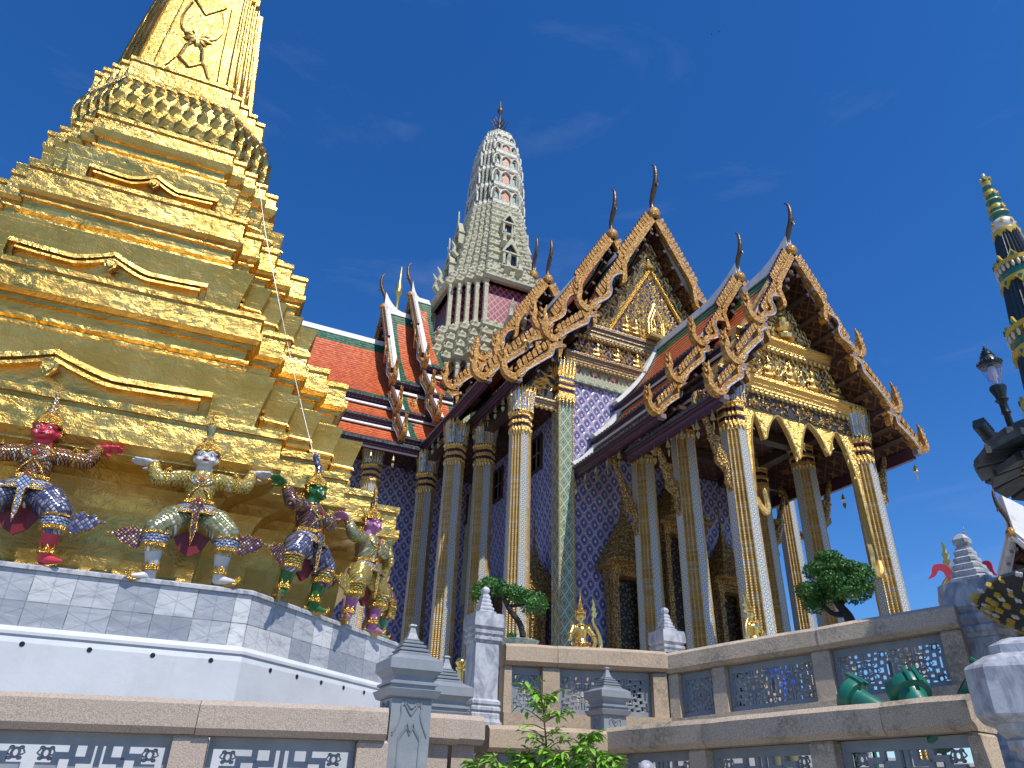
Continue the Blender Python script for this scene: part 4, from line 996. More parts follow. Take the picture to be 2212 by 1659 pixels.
demon(2.93, -3.98, radians(50), 'green faced demon seen from the side at the corner of the stupa', dict(skin='skin_green', jacket='mos_purple', trousers='mos_blue', band='mos_yellow', flare='mos_purple', panel='mos_blue', spire='mos_blue', shoe='gold_filigree'), 'curl', True, 0, .98)
demon(3.75, -3.17, radians(50), 'mauve faced demon seen from the side with a flame topped crown', dict(skin='skin_mauve', jacket='mos_green', trousers='mos_gold', band='mos_yellow', flare='mos_gold', panel='mos_green', spire='mos_blue', shoe='gold_filigree'), 'flame', True, 0, .98)
demon(4.14, -2.15, radians(92), 'jade handed demon round the corner, mostly hidden behind the mauve one', dict(skin='skin_jade', jacket='mos_gold', trousers='mos_copper', band='mos_yellow', flare='mos_gold', panel='mos_gold', spire='mos_gold', shoe='gold_filigree'), 'tiered', True, 0, .98)
for nm, (o, key) in PROTO: bpy.data.objects.remove(o)

# ------------------------------------------------------------ golden kinnari figures on the upper terrace
def kinnari(top, rz, label, tail=1, sc=.62, wings=False, hand_chest=True, lean_=0.0):
    """slim bird-bodied figure, faces -y in its own frame; top = tip of the crown"""
    zt = 1.74*sc
    t = empty('kinnari_statue', (top.x, top.y, top.z-zt), rz, label, 'statue', 'golden half bird figures on the upper terrace')
    t.scale = (sc, sc, sc); t.rotation_euler.y = lean_; WM[t] = Matrix()
    b = MB()
    b.capsule([(0, .02, .66), (0, .0, .76), (0, .0, .92)], [.135, .095, .125], 14)
    b.ball((0, 0, .96), (.175, .085, .08), n=16, m=10); b.capsule([(0, 0, 1.0), (0, 0, 1.10)], [.058, .052], 10)
    b.ball((0, -.01, 1.185), (.078, .088, .105), n=16, m=10); b.ball((0, -.085, 1.165), (.018, .022, .024))
    for sx in (-1, 1):
        b.ball((sx*.08, 0, 1.185), (.012, .022, .035))
        b.capsule([(sx*.17, 0, .975), (sx*.25, .05, .84), (sx*.275, .07, .74)], [.052, .046, .040], 10)
        if sx*tail > 0 or not hand_chest:
            b.capsule([(sx*.275, .07, .74), (sx*.23, .03, .62), (sx*.20, -.01, .56)], [.040, .034, .026], 10); hand(b, (sx*.20, -.01, .55), (-sx*.2, -.1, -1), (sx, 0, 0), sx, 1.0)
        else:
            b.capsule([(sx*.275, .07, .74), (sx*.19, -.07, .78), (sx*.09, -.13, .86)], [.040, .034, .026], 10); hand(b, (sx*.08, -.135, .87), (-sx*.2, -.2, 1), (-sx, 0, .2), sx, 1.0)
        b.capsule([(sx*.08, .02, .60), (sx*.13, -.06, .42), (sx*.12, .02, .2)], [.10, .085, .05], 12); b.capsule([(sx*.12, .02, .2), (sx*.12, -.05, .03), (sx*.12, -.14, .015)], [.045, .03, .02], 10)
    voxel(b, 'body', .009, MT['gold_statue'], t, 3)
    b = MB(); b.lathe([(.085, 1.215), (.098, 1.225), (.098, 1.25), (.088, 1.262), (.075, 1.30), (.05, 1.325), (.056, 1.335), (.042, 1.36), (.048, 1.37), (.034, 1.395), (.038, 1.402), (.022, 1.44), (.016, 1.52), (.008, 1.62), (.002, 1.74)], 16)
    for sx in (-1, 1): b.prism(smooth_path([(0, -.06), (.03, -.02), (.03, .04), (.045, .09), (.01, .06), (-.01, 0)], 3), ((sx*.088, -.01, 1.20), (sx, .1, 0), (0, 0, 1)), .016)
    b.build('crown', MT['gold_filigree'], t, 40)
    b = MB(); b.lathe([(.08, .985), (.125, 1.0), (.125, 1.02), (.06, 1.045)], 18)
    for sx in (-1, 1):
        b.prism(smooth_path([(-.05, 0), (.03, -.01), (.05, .045), (.03, .10), (-.01, .05)], 3), ((sx*.175, 0, .985), (sx, 0, 0), (0, 0, 1)), .05)
        b.tube([(sx*.245, .05, .855), (sx*.25, .052, .83)], [.056, .056], 12)
    b.prism([(-.05, 0), (.05, 0), (.03, -.10), (.045, -.13), (0, -.20), (-.045, -.13), (-.03, -.10)], ((0, .088, 1.0), (1, 0, 0), (0, 0, 1)), .02)
    b.build('shoulder_ornament', MT['gold_filigree'], t, 40)
    b = MB(); b.lathe([(.13, .60), (.165, .61), (.15, .66), (.128, .70), (.118, .705)], 20)
    for i in range(14):
        a = 2*pi*i/14; c = Vector((.15*cos(a), .15*sin(a), .66)); t_ = Vector((-sin(a), cos(a), 0))*.03
        b.add([c-t_, c+t_, c+Vector((cos(a)*.03, sin(a)*.03, .06)), c+Vector((cos(a)*.04, sin(a)*.04, .02))], [(0, 1, 3), (1, 2, 3), (2, 0, 3)])
    b.build('waist_band', MT['gold_filigree'], t, 40)
    b = MB(); b.lathe([(.16, .60), (.24, .5), (.20, .38), (.06, .35)], 18); b.build('feather_skirt', MT['gold_filigree'], t, 40)
    b = MB(); tx = tail
    b.tube(smooth_path([(tx*.10, .10, .52), (tx*.27, .13, .54), (tx*.36, .12, .70), (tx*.31, .1, .92), (tx*.22, .1, 1.06), (tx*.21, .1, 1.18), (tx*.24, .1, 1.25)], 4), [.03, .034, .036, .038, .04, .041, .042, .042, .041, .04, .038, .036, .034, .032, .030, .028, .026, .024, .022, .022, .022, .022, .020, .018, .012], 8)
    b.prism(smooth_path([(-.03, 0), (-.055, .07), (-.02, .10), (-.045, .16), (-.005, .18), (-.01, .25), (.035, .34), (.03, .22), (.055, .16), (.03, .11), (.05, .05), (.02, 0)], 3), ((tx*.235, .1, 1.18), (1, 0, 0), (0, 0, 1)), .035)
    b.build('tail', MT['gold_statue'], t, 50)
    if wings:
        for sx in (-1, 1):
            b = MB(); b.ribbon(smooth_path([(0, -.05), (.10, .05), (.16, .18), (.26, .20), (.30, .10), (.36, .04)], 4), [.03, .05, .07, .09, .10, .10, .10, .10, .10, .10, .10, .09, .09, .08, .07, .06, .05, .04, .03, .02, .01], ((sx*.08, .06, .95), (sx, .5, 0), (0, 0, 1)), .012); b.build('wing', MT['skin_pink'], t)
    b = MB(); b.sqlathe([(.24, -.75), (.24, -.1), (.28, -.08), (.28, 0.0), (.2, .005)]); b.build('pedestal', MT['granite_tan'], t)
    return t
kinnari(atD(1253, 1268, 9.4), radians(180), 'golden figure seen from behind with its flame tipped tail rising on the right', -1, .66)
kinnari(atD(1616, 1266, 9.9), radians(190), 'golden figure seen from behind with both hands on its hips', 1, .64, False, False, radians(3))
kinnari(atD(2043, 1143, 10.2), radians(100), 'golden figure with pink wings standing partly behind the large marble pillar', 1, .86, True, True, radians(-8))

# ------------------------------------------------------------ visitor glimpsed through the upper fretwork
pp = atD(1672, 1462, 14.0); fz = 1.93
t = empty('person', (pp.x, pp.y, fz), radians(150), 'person in a bright blue top glimpsed through the upper iron fretwork', 'person'); WM[t] = Matrix()
hh = (pp.z-fz+.15)/1.40
b = MB()
b.capsule([(0, 0, .92), (0, 0, 1.15), (0, 0, 1.38)], [.15, .14, .16], 12); b.ball((0, 0, 1.42), (.21, .11, .08)); b.capsule([(0, 0, 1.45), (0, 0, 1.54)], [.058, .055], 10)
b.ball((0, -.01, 1.64), (.078, .095, .115), n=14, m=10); b.ball((0, -.10, 1.625), (.014, .022, .02))
for sx in (-1, 1):
    b.ball((sx*.08, 0, 1.63), (.012, .02, .03))
    if sx < 0: b.capsule([(sx*.2, 0, 1.42), (sx*.26, -.06, 1.2), (sx*.24, -.12, 1.14)], [.05, .043, .04], 10); b.capsule([(sx*.24, -.12, 1.14), (sx*.14, -.26, 1.22), (sx*.08, -.30, 1.3)], [.04, .035, .027], 10); hand(b, (sx*.08, -.30, 1.3), (.2, -.3, 1), (0, -1, 0), sx, 1.0)
    else: b.capsule([(sx*.2, 0, 1.42), (sx*.26, .02, 1.15), (sx*.26, .0, 1.1)], [.05, .043, .04], 10); b.capsule([(sx*.26, 0, 1.1), (sx*.27, -.06, .85)], [.04, .027], 10); hand(b, (sx*.27, -.06, .85), (0, -.1, -1), (-sx, 0, 0), sx, 1.0)
    b.capsule([(sx*.09, 0, .92), (sx*.10, -.01, .5), (sx*.10, .02, .08)], [.09, .065, .042], 10); b.capsule([(sx*.10, .03, .04), (sx*.11, -.14, .03)], [.04, .03], 8)
body = voxel(b, 'body', .010, MT['human_skin'], t, 3)
b = MB(); b.capsule([(0, 0, 1.0), (0, 0, 1.15), (0, 0, 1.37)], [.165, .155, .172], 12); b.ball((0, 0, 1.41), (.225, .125, .085))
for sx in (-1, 1): b.capsule([(sx*.19, 0, 1.41), (sx*.25, -.04, 1.24)], [.066, .064], 10)
voxel(b, 'shirt', .013, MT['blue_shirt'], t, 3)
b = MB(); b.capsule([(0, 0, .95), (0, 0, 1.0)], [.16, .155], 12)
for sx in (-1, 1): b.capsule([(sx*.09, 0, .92), (sx*.10, -.01, .5), (sx*.10, .02, .12)], [.105, .085, .066], 12)
voxel(b, 'trousers', .013, MT['khaki'], t, 3)
b = MB(); b.ball((0, .015, 1.68), (.088, .100, .095), n=14, m=8); b.build('hair', MT['hair'], t, 60)
t.scale = (hh, hh, hh)
# ------------------------------------------------------------ the temple hall
XC = 17.13
TH = empty('temple_hall', (XC, 22.6, 0), 0, 'many columned royal temple with stacked orange roofs, gilded gables and a pale tower', 'temple')
def V(x, y, z): return Vector((x, y, z))
def wb(): return MB()
def fin(b, name, m, par=TH, sm=None): return b.build(name, m, par, sm, True)

# ---- columns
def column(x, y, zr, par=TH, w_=.155, s=.083, zb=2.6, engaged=False):
    n = 3; rings = []
    for z, f in ((zb, 1.10), (zb+.9, 1.07), (lerp(zb, zr, .5), 1.0), (zr-.30, .93)): rings.append([(x+px*f, y+py*f, z) for px, py in redent(w_, s, n)])
    b = wb(); N = len(rings[0])
    for k in range(len(rings)-1):
        for i in range(N):
            j = (i+1) % N; p, q, r, t = rings[k][i], rings[k][j], rings[k+1][j], rings[k+1][i]
            if i % 7 == 6: b.quad(p, q, r, t, 0, [(-w_, p[2]), (w_, p[2]), (w_, r[2]), (-w_, r[2])])
            else:
                l = hypot(q[0]-p[0], q[1]-p[1]); b.quad(p, q, r, t, 1, [(0, p[2]), (l, p[2]), (l, r[2]), (0, r[2])])
    for i in range(N):                                   # rounded gold beads along the stepped corners
        if i % 7 in (0, 2, 4, 6):
            b.tube([rings[0][i], rings[2][i], rings[3][i]], [.016, .015, .014], 5, 1)
    c = fin(b, 'column', [MT['column_tile'], MT['column_rib']], par)
    WM[c] = WM[par]
    b = wb(); L = []; ms = []
    prof = [(.96, -.34), (1.10, -.30), (1.10, -.22), (1.02, -.21), (1.02, -.07), (1.16, -.05), (1.16, .0), (1.06, .01), (1.06, .08), (1.02, .085), (1.02, .22), (1.14, .24), (1.14, .32), (1.04, .34), (1.0, .42)]
    pm = [0, 0, 0, 1, 0, 0, 0, 0, 0, 1, 0, 0, 0, 0]
    for f, z in prof: L.append([(x+px*f*.95, y+py*f*.95, zr+z-.15) for px, py in redent(w_, s, n)])
    b.loft(L, mats=pm)
    R = redent(w_, s, n)
    def ring_leaves(f, z, h, out, st, up):
        rg = [(x+px*f, y+py*f, z) for px, py in R]
        along_ring(rg, st, lambda p, nn, l: petal(b, p, nn, V(0, 0, up), l*1.05, h, out))
    ring_leaves(.98, zr-.44, .26, .05, .13, -1); ring_leaves(1.06, zr+.17, .2, .05, .13, 1)
    fin(b, 'neck_ring', [MT['gold_ornament'], MT['purple']], c)
    b = wb()
    L = [[(x+px*f, y+py*f, zr+z) for px, py in R] for f, z in ((.90, .25), (.92, .55), (1.0, .9), (1.10, 1.12), (.9, 1.14))]
    b.loft(L)
    K = 24
    for i in range(K):
        a = 2*pi*i/K+.13; ca, sa = cos(a), sin(a); k = 1/max(abs(ca), abs(sa)); k = min(k, 1.22)
        h0 = (w_+n*s)*.93*k
        P = lambda rad, z, o: V(x+ca*rad-sa*o, y+sa*rad+ca*o, zr+z)
        wd = .062
        b.add([P(h0, .28, -wd), P(h0, .28, wd), P(h0*1.02, .7, wd), P(h0*1.02, .7, -wd), P(h0*1.18, 1.1, wd*1.2), P(h0*1.18, 1.1, -wd*1.2), P(h0*1.30, 1.38, 0), P(h0+.035, .3, 0), P(h0*1.02+.04, .7, 0), P(h0*1.2+.03, 1.1, 0)],
              [(0, 7, 8, 3), (7, 1, 2, 8), (3, 8, 9, 5), (8, 2, 4, 9), (5, 9, 6), (9, 4, 6)], [0, 0, 0, 0, 1, 1])
        for o in (-wd, wd): b.tube([P(h0+.012, .28, o), P(h0*1.02+.012, .7, o), P(h0*1.18+.01, 1.1, o*1.2), P(h0*1.30, 1.38, 0)], [.018, .018, .02, .004], 4, 1)
    fin(b, 'capital', [MT['mirror_petal'], MT['gold_ornament']], c)
    return c
for x, y, z in ((14.45, 15.41, 12.11), (19.81, 15.41, 12.11), (14.45, 17.83, 12.82), (19.81, 17.83, 12.82), (14.45, 20.2, 12.82), (19.81, 20.2, 12.82),
                (10.66, 22.6, 14.12), (10.66, 26.1, 14.12), (9.54, 26.6, 14.12), (9.54, 30.2, 14.12), (23.6, 22.6, 14.12), (24.7, 26.6, 14.12), (7.2, 31.3, 14.5)):
    column(x, y, z)

# ---- walls
b = wb(); b.box((XC, 32, 10.2), (8.86, 18.8, 15.2)); fin(b, 'tiled_wall', MT['blue_wall'])
b = wb(); b.box((4.0, 38.5, 9.2), (17.4, 11, 13.2)); fin(b, 'tiled_wall', MT['blue_wall'])
b = wb(); b.box((XC, 22.56, 2.9), (9.3, .5, .6)); b.box((12.66, 32, 2.9), (.5, 18.4, .6)); fin(b, 'plinth', MT['marble'])
for x in (12.44, 21.82):
    b = wb(); b.box((x, 22.50, 9.2), (.60, .5, 13.2)); p = fin(b, 'corner_pilaster', MT['green_mosaic']); 
    b = wb()
    for dx, dy in ((-.3, -.25), (.3, -.25), (-.3, .25)): b.tube([(x+dx, 22.50+dy, 2.6), (x+dx, 22.50+dy, 15.8)], .05, 6)
    fin(b, 'corner_bead', MT['column_rib'], p)
    b = wb(); b.sqlathe([(.30, 15.45), (.36, 15.5), (.36, 15.62), (.33, 15.63), (.33, 15.78), (.38, 15.8), (.38, 15.9), (.33, 15.92), (.33, 16.05), (.36, 16.1), (.33, 16.2), (.34, 16.7), (.42, 17.05), (.3, 17.06)], (x, 22.5, 0), mats=[0, 0, 0, 1, 0, 0, 0, 1, 0, 0, 2, 2, 0])
    for i in range(5):
        for f in ((0, -1), (-1, 0)):
            o = -.32+.16*i; pb = V(x+(o if f[0] == 0 else f[0]*.36), 22.5+(o if f[1] == 0 else f[1]*.36), 16.3)
            petal(b, pb, V(f[0], f[1], 0), V(f[0]*.12, f[1]*.12, 1), .15, .95, .05)
            petal(b, pb-V(0, 0, .8), V(f[0], f[1], 0), V(0, 0, -1), .15, .45, .05)
    fin(b, 'pilaster_capital', [MT['gold_ornament'], MT['purple'], MT['mirror_petal']], p)
def window(Y, X=12.69):
    b = wb()
    for dy, dz, ly, lz in ((0, .74, 1.0, .12), (0, -.74, 1.0, .12), (.44, 0, .12, 1.36), (-.44, 0, .12, 1.36)): b.box((X, Y+dy, 14.18+dz), (.16, ly, lz))
    w_ = fin(b, 'window', MT['wood'])
    b = wb(); b.box((X+.02, Y, 14.18), (.02, .76, 1.36)); fin(b, 'pane', MT['glass'], w_)
    b = wb(); b.box((X-.02, Y, 14.18), (.05, .04, 1.36)); b.box((X-.021, Y, 14.18), (.048, .76, .04)); fin(b, 'muntin', MT['lilac'], w_)
for Y in (25.2, 29.1, 33.3): window(Y)

# ---- spired door frames
def spire_door(cx, y, zt, ze, hw, ax='y'):
    def P(a, d, z): return V(cx+a, y-d, z) if ax == 'y' else V(y-d, cx+a, z)
    M = Matrix.Translation((cx, y, 0)) if ax == 'y' else Matrix(((0, 1, 0, y), (1, 0, 0, cx), (0, 0, 1, 0), (0, 0, 0, 1)))
    def nb(): return MB(M)
    sg = -1
    b = nb()
    for sx in (-1, 1):
        for o in (0, .34): b.sqlathe([(.15, 2.6), (.15, 3.2), (.12, 3.25), (.105, ze-.75), (.15, ze-.72), (.15, ze-.62), (.12, ze-.6), (.12, ze-.45), (.19, ze-.12), (.19, ze-.05)], (sx*(hw-.25), -.25-o, 0))
    b.box((0, -.35, ze-.02), (hw*2+.2, .9, .14)); b.box((0, -.3, ze-.2), (hw*2-.5, .6, .22))
    d = b.build('door_frame', MT['gold_dark'], TH, None, True)
    b = nb(); b.box((0, -.06, (2.6+ze-.3)/2), (hw*2-.6, .1, ze-2.9)); b.build('door_leaf', MT['door'], d, None, True)
    b = nb(); L = []; z = ze+.05; h = hw*1.0; n = 9
    H = zt-ze; L.append((h, z))
    for i in range(n):
        f = (i+1)/n; r = hw*(1-f)**1.5*.96+.035; dz = H*.60/n
        L += [(h*1.04, z+dz*.14), (h*.98, z+dz*.2), (r+(h-r)*.35, z+dz*.72), (r, z+dz*.97)]; z += dz; h = r
    L += [(.045, z+.02), (.06, z+.1), (.03, z+.16), (.025, z+.5), (.004, zt)]
    b.sqlathe(L, (0, -.28, 0)); b.v = [M @ V(p.x, p.y, p.z) for p in [M.inverted() @ q for q in b.v]]
    z = ze+.05; h = hw
    for i in range(6):                                   # rows of small leaf antefixes
        f = (i+1)/n; k = max(3, int(h*2/.16))
        for j in range(k):
            a = -h+2*h*(j+.5)/k; petal(b, V(a, -.28-h*1.03, z+.02), V(0, -1, 0), V(0, .12, 1), 2*h/k, H*.6/n*.7, .03)
            for sx in (-1, 1): petal(b, V(sx*h*1.03, -.28+a*.98, z+.02), V(sx, 0, 0), V(-sx*.12, 0, 1), 2*h/k, H*.6/n*.7, .03)
        h = hw*(1-f)**1.5*.96+.035; z += H*.60/n
    b.M = Matrix(); bb = b
    vs = []
    b.build('door_spire', MT['gold_dark'], d, None, True)
def _fixdoor():
    pass
spire_door(14.73, 22.35, 12.76, 8.87, .92); spire_door(17.14, 22.35, 14.6, 10.8, .98); spire_door(19.35, 22.35, 12.6, 8.9, .9)
for cy in (24.3, 28.6): spire_door(cy, 12.45, 11.4, 7.8, .85, 'x')

# ---- carved gable fields: curling flame leaves over a dark ground
def flame(b, c, A, B, Nn, s, ang, mat=0):
    """a small curled leaf lying on the plane (A,B) with relief along Nn"""
    ca, sa = cos(ang), sin(ang); X = A*ca+B*sa; Y = B*ca-A*sa; k = random.choice((-1, 1))
    pts = [(-.5, 0), (-.15, .22), (.25, .18), (.62, -.10), (1.0, -.42)]; wd = [.10, .20, .22, .16, .01]
    sp = []
    for (u, v), w_ in zip(pts, wd):
        p = c+X*(u*s)+Y*(v*k*s); t_ = Y*(w_*s)
        sp.append((p-t_, p+Nn*(.28*w_*s*3), p+t_))
    vs = [q for r in sp for q in r]; fs = []
    for i in range(len(sp)-1): fs += [(3*i, 3*i+1, 3*i+4, 3*i+3), (3*i+1, 3*i+2, 3*i+5, 3*i+4)]
    b.add(vs, fs, mat)
def inside(poly, x, y):
    r = False; j = len(poly)-1
    for i in range(len(poly)):
        if (poly[i][1] > y) != (poly[j][1] > y) and x < (poly[j][0]-poly[i][0])*(y-poly[i][1])/(poly[j][1]-poly[i][1])+poly[i][0]: r = not r
        j = i
    return r
def relief(name, poly, y, par, step, size, ground, m, fig=0, upw=True):
    """poly in (x, z) on the plane y, facing -y"""
    b = wb(); b.prism(poly, ((0, y, 0), (1, 0, 0), (0, 0, 1)), .1); g_ = fin(b, name, ground, par)
    b = wb(); xs = [p[0] for p in poly]; zs = [p[1] for p in poly]; cx = (min(xs)+max(xs))/2
    A, B, Nn = V(1, 0, 0), V(0, 0, 1), V(0, -1, 0)
    z = min(zs)+step*.4; row = 0
    while z < max(zs):
        x = 0.0 if row % 2 else step*.5
        while cx+x < max(xs):
            for sx in ((-1, 1) if x else (1,)):
                px, pz = cx+sx*x+random.uniform(-.1, .1)*step, z+random.uniform(-.12, .12)*step
                if inside(poly, px, pz):
                    an = pi/2+sx*-1*random.uniform(-.3, .9)*(1 if upw else 0)
                    flame(b, V(px, y-.055, pz), A, B, Nn, size*random.uniform(.8, 1.2), an)
                    if random.random() < .55: flame(b, V(px, y-.05, pz), A, B, Nn, size*.7, an+random.uniform(1.5, 4.5))
            x += step
        z += step*.82; row += 1
    fin(b, 'flame_carving', m, g_)
    return g_
def figurine(b, x, y, z, s):
    b.ball((x, y, z+.10*s), (.13*s, .08*s, .09*s)); b.ball((x, y, z+.28*s), (.09*s, .06*s, .14*s)); b.ball((x, y-.02*s, z+.48*s), (.055*s, .05*s, .07*s))
    b.lathe([(.05*s, 0), (.05*s, .05*s), (.02*s, .1*s), (.004, .24*s)], 8, (x, y, z+.5*s))
    for sx in (-1, 1): b.tube([(x+sx*.09*s, y, z+.38*s), (x+sx*.19*s, y-.03*s, z+.28*s), (x+sx*.06*s, y-.08*s, z+.22*s)], .03*s, 6); b.tube([(x+sx*.05*s, y-.04*s, z+.08*s), (x+sx*.22*s, y-.06*s, z+.06*s), (x+sx*.02*s, y-.1*s, z+.03*s)], .045*s, 6)
def cornice(z0, z1, x0, x1, y, par=TH, dents=True, name='cornice', m='cornice', dep=.3):
    b = wb(); h = z1-z0; cx = (x0+x1)/2; L = x1-x0
    for f0, f1, d in ((0, .22, .55), (.22, .5, .75), (.5, .78, .9), (.78, 1, 1.15)): b.box((cx, y-dep*d/2, z0+h*(f0+f1)/2), (L+dep*d*.4, dep*d, h*(f1-f0)))
    o = fin(b, name, MT[m], par)
    if dents:
        b = wb(); n = int(L/.2)
        for i in range(n):
            petal(b, V(x0+L*(i+.5)/n, y-dep*.62, z0+h*.20), V(0, -1, 0), V(0, 0, -1), L/n*.95, .2, .05)
        fin(b, 'leaf_dentils', MT['gilt_pale'], o)
    return o
# wing front (above the porch roof)
YW = 22.55
b = wb(); b.box((XC, YW+.02, 16.86), (8.8, .12, .56)); fin(b, 'flower_frieze', MT['frieze'])
b = wb(); b.box((XC, YW-.02, 16.52), (8.8, .14, .10)); b.box((XC, YW-.02, 17.18), (8.8, .16, .08)); fin(b, 'frieze_border', MT['green_mosaic'])
cornice(17.22, 17.72, XC-4.6, XC+4.6, YW, m='cornice', dep=.32)
relief('carved_panel', [(XC-4.3, 17.73), (XC+4.3, 17.73), (XC+3.9, 18.66), (XC-3.9, 18.66)], YW, TH, .22, .21, MT['relief_blue'], MT['gilt'])
for i in range(7):
    b = wb(); figurine(b, XC-3.0+i*1.0, YW-.12, 17.85, 1.25); fin(b, 'relief_figure', MT['gilt'])
cornice(18.68, 19.34, XC-4.0, XC+4.0, YW, m='cornice', dep=.34)
relief('pediment', [(XC-3.9, 19.35), (XC+3.9, 19.35), (XC, 25.9)], YW, TH, .24, .25, MT['relief_dark'], MT['gilt_pale'])
pi_ = relief('pediment_centre', [(XC-2.35, 19.36), (XC+2.35, 19.36), (XC, 23.4)], YW-.07, TH, .19, .21, MT['relief_blue'], MT['gilt'])
b = wb()
for sx in (-1, 1): b.tube([(XC+sx*2.45, YW-.18, 19.4), (XC, YW-.18, 23.6)], .10, 6)
fin(b, 'gilt_rib', MT['gold_filigree'], pi_)
b = wb()
b.sqlathe([(.62, 0), (.66, .08), (.55, .14), (.58, .22), (.46, .30)], (XC, YW-.1, 19.4))
for sx in (-1, 1): b.tube([(XC+sx*.40, YW-.3, 19.7), (XC+sx*.40, YW-.3, 20.55), (XC, YW-.3, 21.55)], .05, 5); b.tube([(XC+sx*.27, YW-.34, 19.7), (XC+sx*.27, YW-.34, 20.5), (XC, YW-.34, 21.2)], .028, 5)
figurine(b, XC, YW-.2, 19.72, 1.4)
for i in range(30): flame(b, V(XC+random.choice((-1, 1))*random.uniform(.45, .8), YW-.15, random.uniform(19.6, 21.2)), V(1, 0, 0), V(0, 0, 1), V(0, -1, 0), .24, pi/2+random.uniform(-.6, .6))
b.lathe([(.25, 0), (.28, .12), (.18, .25), (.06, .5), (.02, .8)], 10, (XC, YW-.12, 23.6))
fin(b, 'pediment_shrine', MT['gilt'])
for x in (-1.5, -1.0, 1.0, 1.5):
    b = wb(); figurine(b, XC+x, YW-.2, 19.5, 1.3); fin(b, 'relief_figure', MT['gilt'])
# small side gable panel between the corner column and the pilaster
b = wb(); b.prism([(10.7, 15.15), (12.2, 15.15), (12.2, 17.6), (10.7, 15.6)], ((0, 22.6, 0), (1, 0, 0), (0, 0, 1)), .12); g_ = fin(b, 'side_lintel', MT['relief_dark'])
b = wb()
for i in range(46):
    x, z = random.uniform(10.8, 12.1), random.uniform(15.4, 17.3)
    if inside([(10.75, 15.35), (12.2, 15.35), (12.2, 17.4), (10.75, 15.5)], x, z): flame(b, V(x, 22.53, z), V(1, 0, 0), V(0, 0, 1), V(0, -1, 0), .27, random.uniform(0, 6.3))
fin(b, 'flame_carving', MT['gold_ornament'], g_)
cornice(14.85, 15.2, 10.9, 12.2, 22.55, g_, True, 'lintel_moulding', 'cornice', .25)

# ---- porch front
YP = 15.35
b = wb(); b.box((XC, YP+.05, 12.72), (5.2, .34, .56)); bm = fin(b, 'carved_beam', MT['relief_dark'])
b = wb()
for i in range(110): flame(b, V(random.uniform(14.7, 19.6), YP-.14, random.uniform(12.5, 12.95)), V(1, 0, 0), V(0, 0, 1), V(0, -1, 0), .17, random.uniform(0, 6.3))
fin(b, 'leaf_carving', MT['gold_dark'], bm)
cornice(13.0, 13.55, XC-3.25, XC+3.25, YP, m='gold_ornament', dep=.34)
relief('carved_panel', [(XC-3.0, 13.56), (XC+3.0, 13.56), (XC+2.15, 14.86), (XC-2.15, 14.86)], YP, TH, .17, .17, MT['relief_dark'], MT['gilt'])
for i in range(5):
    b = wb(); figurine(b, XC-1.9+i*.95, YP-.12, 13.75, 1.3); fin(b, 'relief_figure', MT['gilt'])
cornice(14.87, 15.3, XC-2.25, XC+2.25, YP, m='gold_ornament', dep=.32)
relief('pediment', [(XC-1.95, 15.31), (XC+1.95, 15.31), (XC, 18.2)], YP, TH, .18, .18, MT['relief_dark'], MT['gilt_pale'])
b = wb(); b.lathe([(.34, 0), (.38, .15), (.22, .22), (.2, .35), (.30, .45), (.32, .62), (.2, .7), (.22, .85), (.10, 1.05), (.12, 1.12), (.03, 1.5)], 12, (XC, YP-.1, 15.5)); fin(b, 'pediment_urn', MT['gilt'])
b = wb()                                                 # gilt edge ribs under the roof
for sx in (-1, 1): b.tube([(XC+sx*3.5, YP-.1, 12.9), (XC+sx*2.1, YP-.1, 15.1), (XC, YP-.1, 18.35)], .09, 5)
fin(b, 'gable_rib', MT['gilt'])
# hanging cusped arches
def cusp(x0, x1, zt, zl, zr): 
    m_ = (x0+x1)/2; return [(x0, zl), (lerp(x0, m_, .35), lerp(zl, zt, .55)), (lerp(x0, m_, .75), zt-.10), (m_, zt), (lerp(x1, m_, .75), zt-.10), (lerp(x1, m_, .35), lerp(zr, zt, .55)), (x1, zr)]
low = smooth_path([(14.85, 9.4), (14.98, 11.0)], 3)+smooth_path(cusp(15.0, 15.53, 12.25, 11.3, 11.44), 3)+smooth_path(cusp(15.58, 16.87, 12.42, 11.40, 11.05), 4)[1:]+smooth_path(cusp(16.92, 18.22, 12.45, 11.05, 11.48), 4)[1:]+smooth_path(cusp(18.27, 19.2, 12.42, 11.45, 11.2), 3)[1:]+[(19.28, 10.6), (19.42, 8.2)]
b = wb(); b.prism([(14.72, 12.44)]+[(14.72, 9.3)]+low+[(19.56, 8.1), (19.56, 12.44)], ((0, YP, 0), (1, 0, 0), (0, 0, 1)), .16); ar = fin(b, 'hanging_arch', MT['gold_ornament'])
b = wb(); b.tube([(x, YP-.09, z) for x, z in low], .035, 5)
for i in range(170):
    x = random.uniform(14.8, 19.5); z = random.uniform(10.9, 12.42)
    if z > min(q[1] for q in low if abs(q[0]-x) < .12) if any(abs(q[0]-x) < .12 for q in low) else False: flame(b, V(x, YP-.08, z), V(1, 0, 0), V(0, 0, 1), V(0, -1, 0), .13, random.uniform(0, 6.3))
fin(b, 'arch_carving', MT['gilt'], ar)
b = wb(); b.tube(smooth_path([(19.44, YP-.05, 8.2), (19.36, YP-.12, 7.9), (19.18, YP-.15, 7.75), (19.10, YP-.12, 8.0), (19.14, YP-.1, 8.45), (19.10, YP-.1, 8.7)], 4), [.11]*12+[.09]*8+[.03], 7); b.tube(smooth_path([(19.4, YP-.05, 8.1), (19.6, YP-.1, 7.6), (19.72, YP-.1, 7.1)], 4), [.12]*6+[.06, .04, .02], 6)
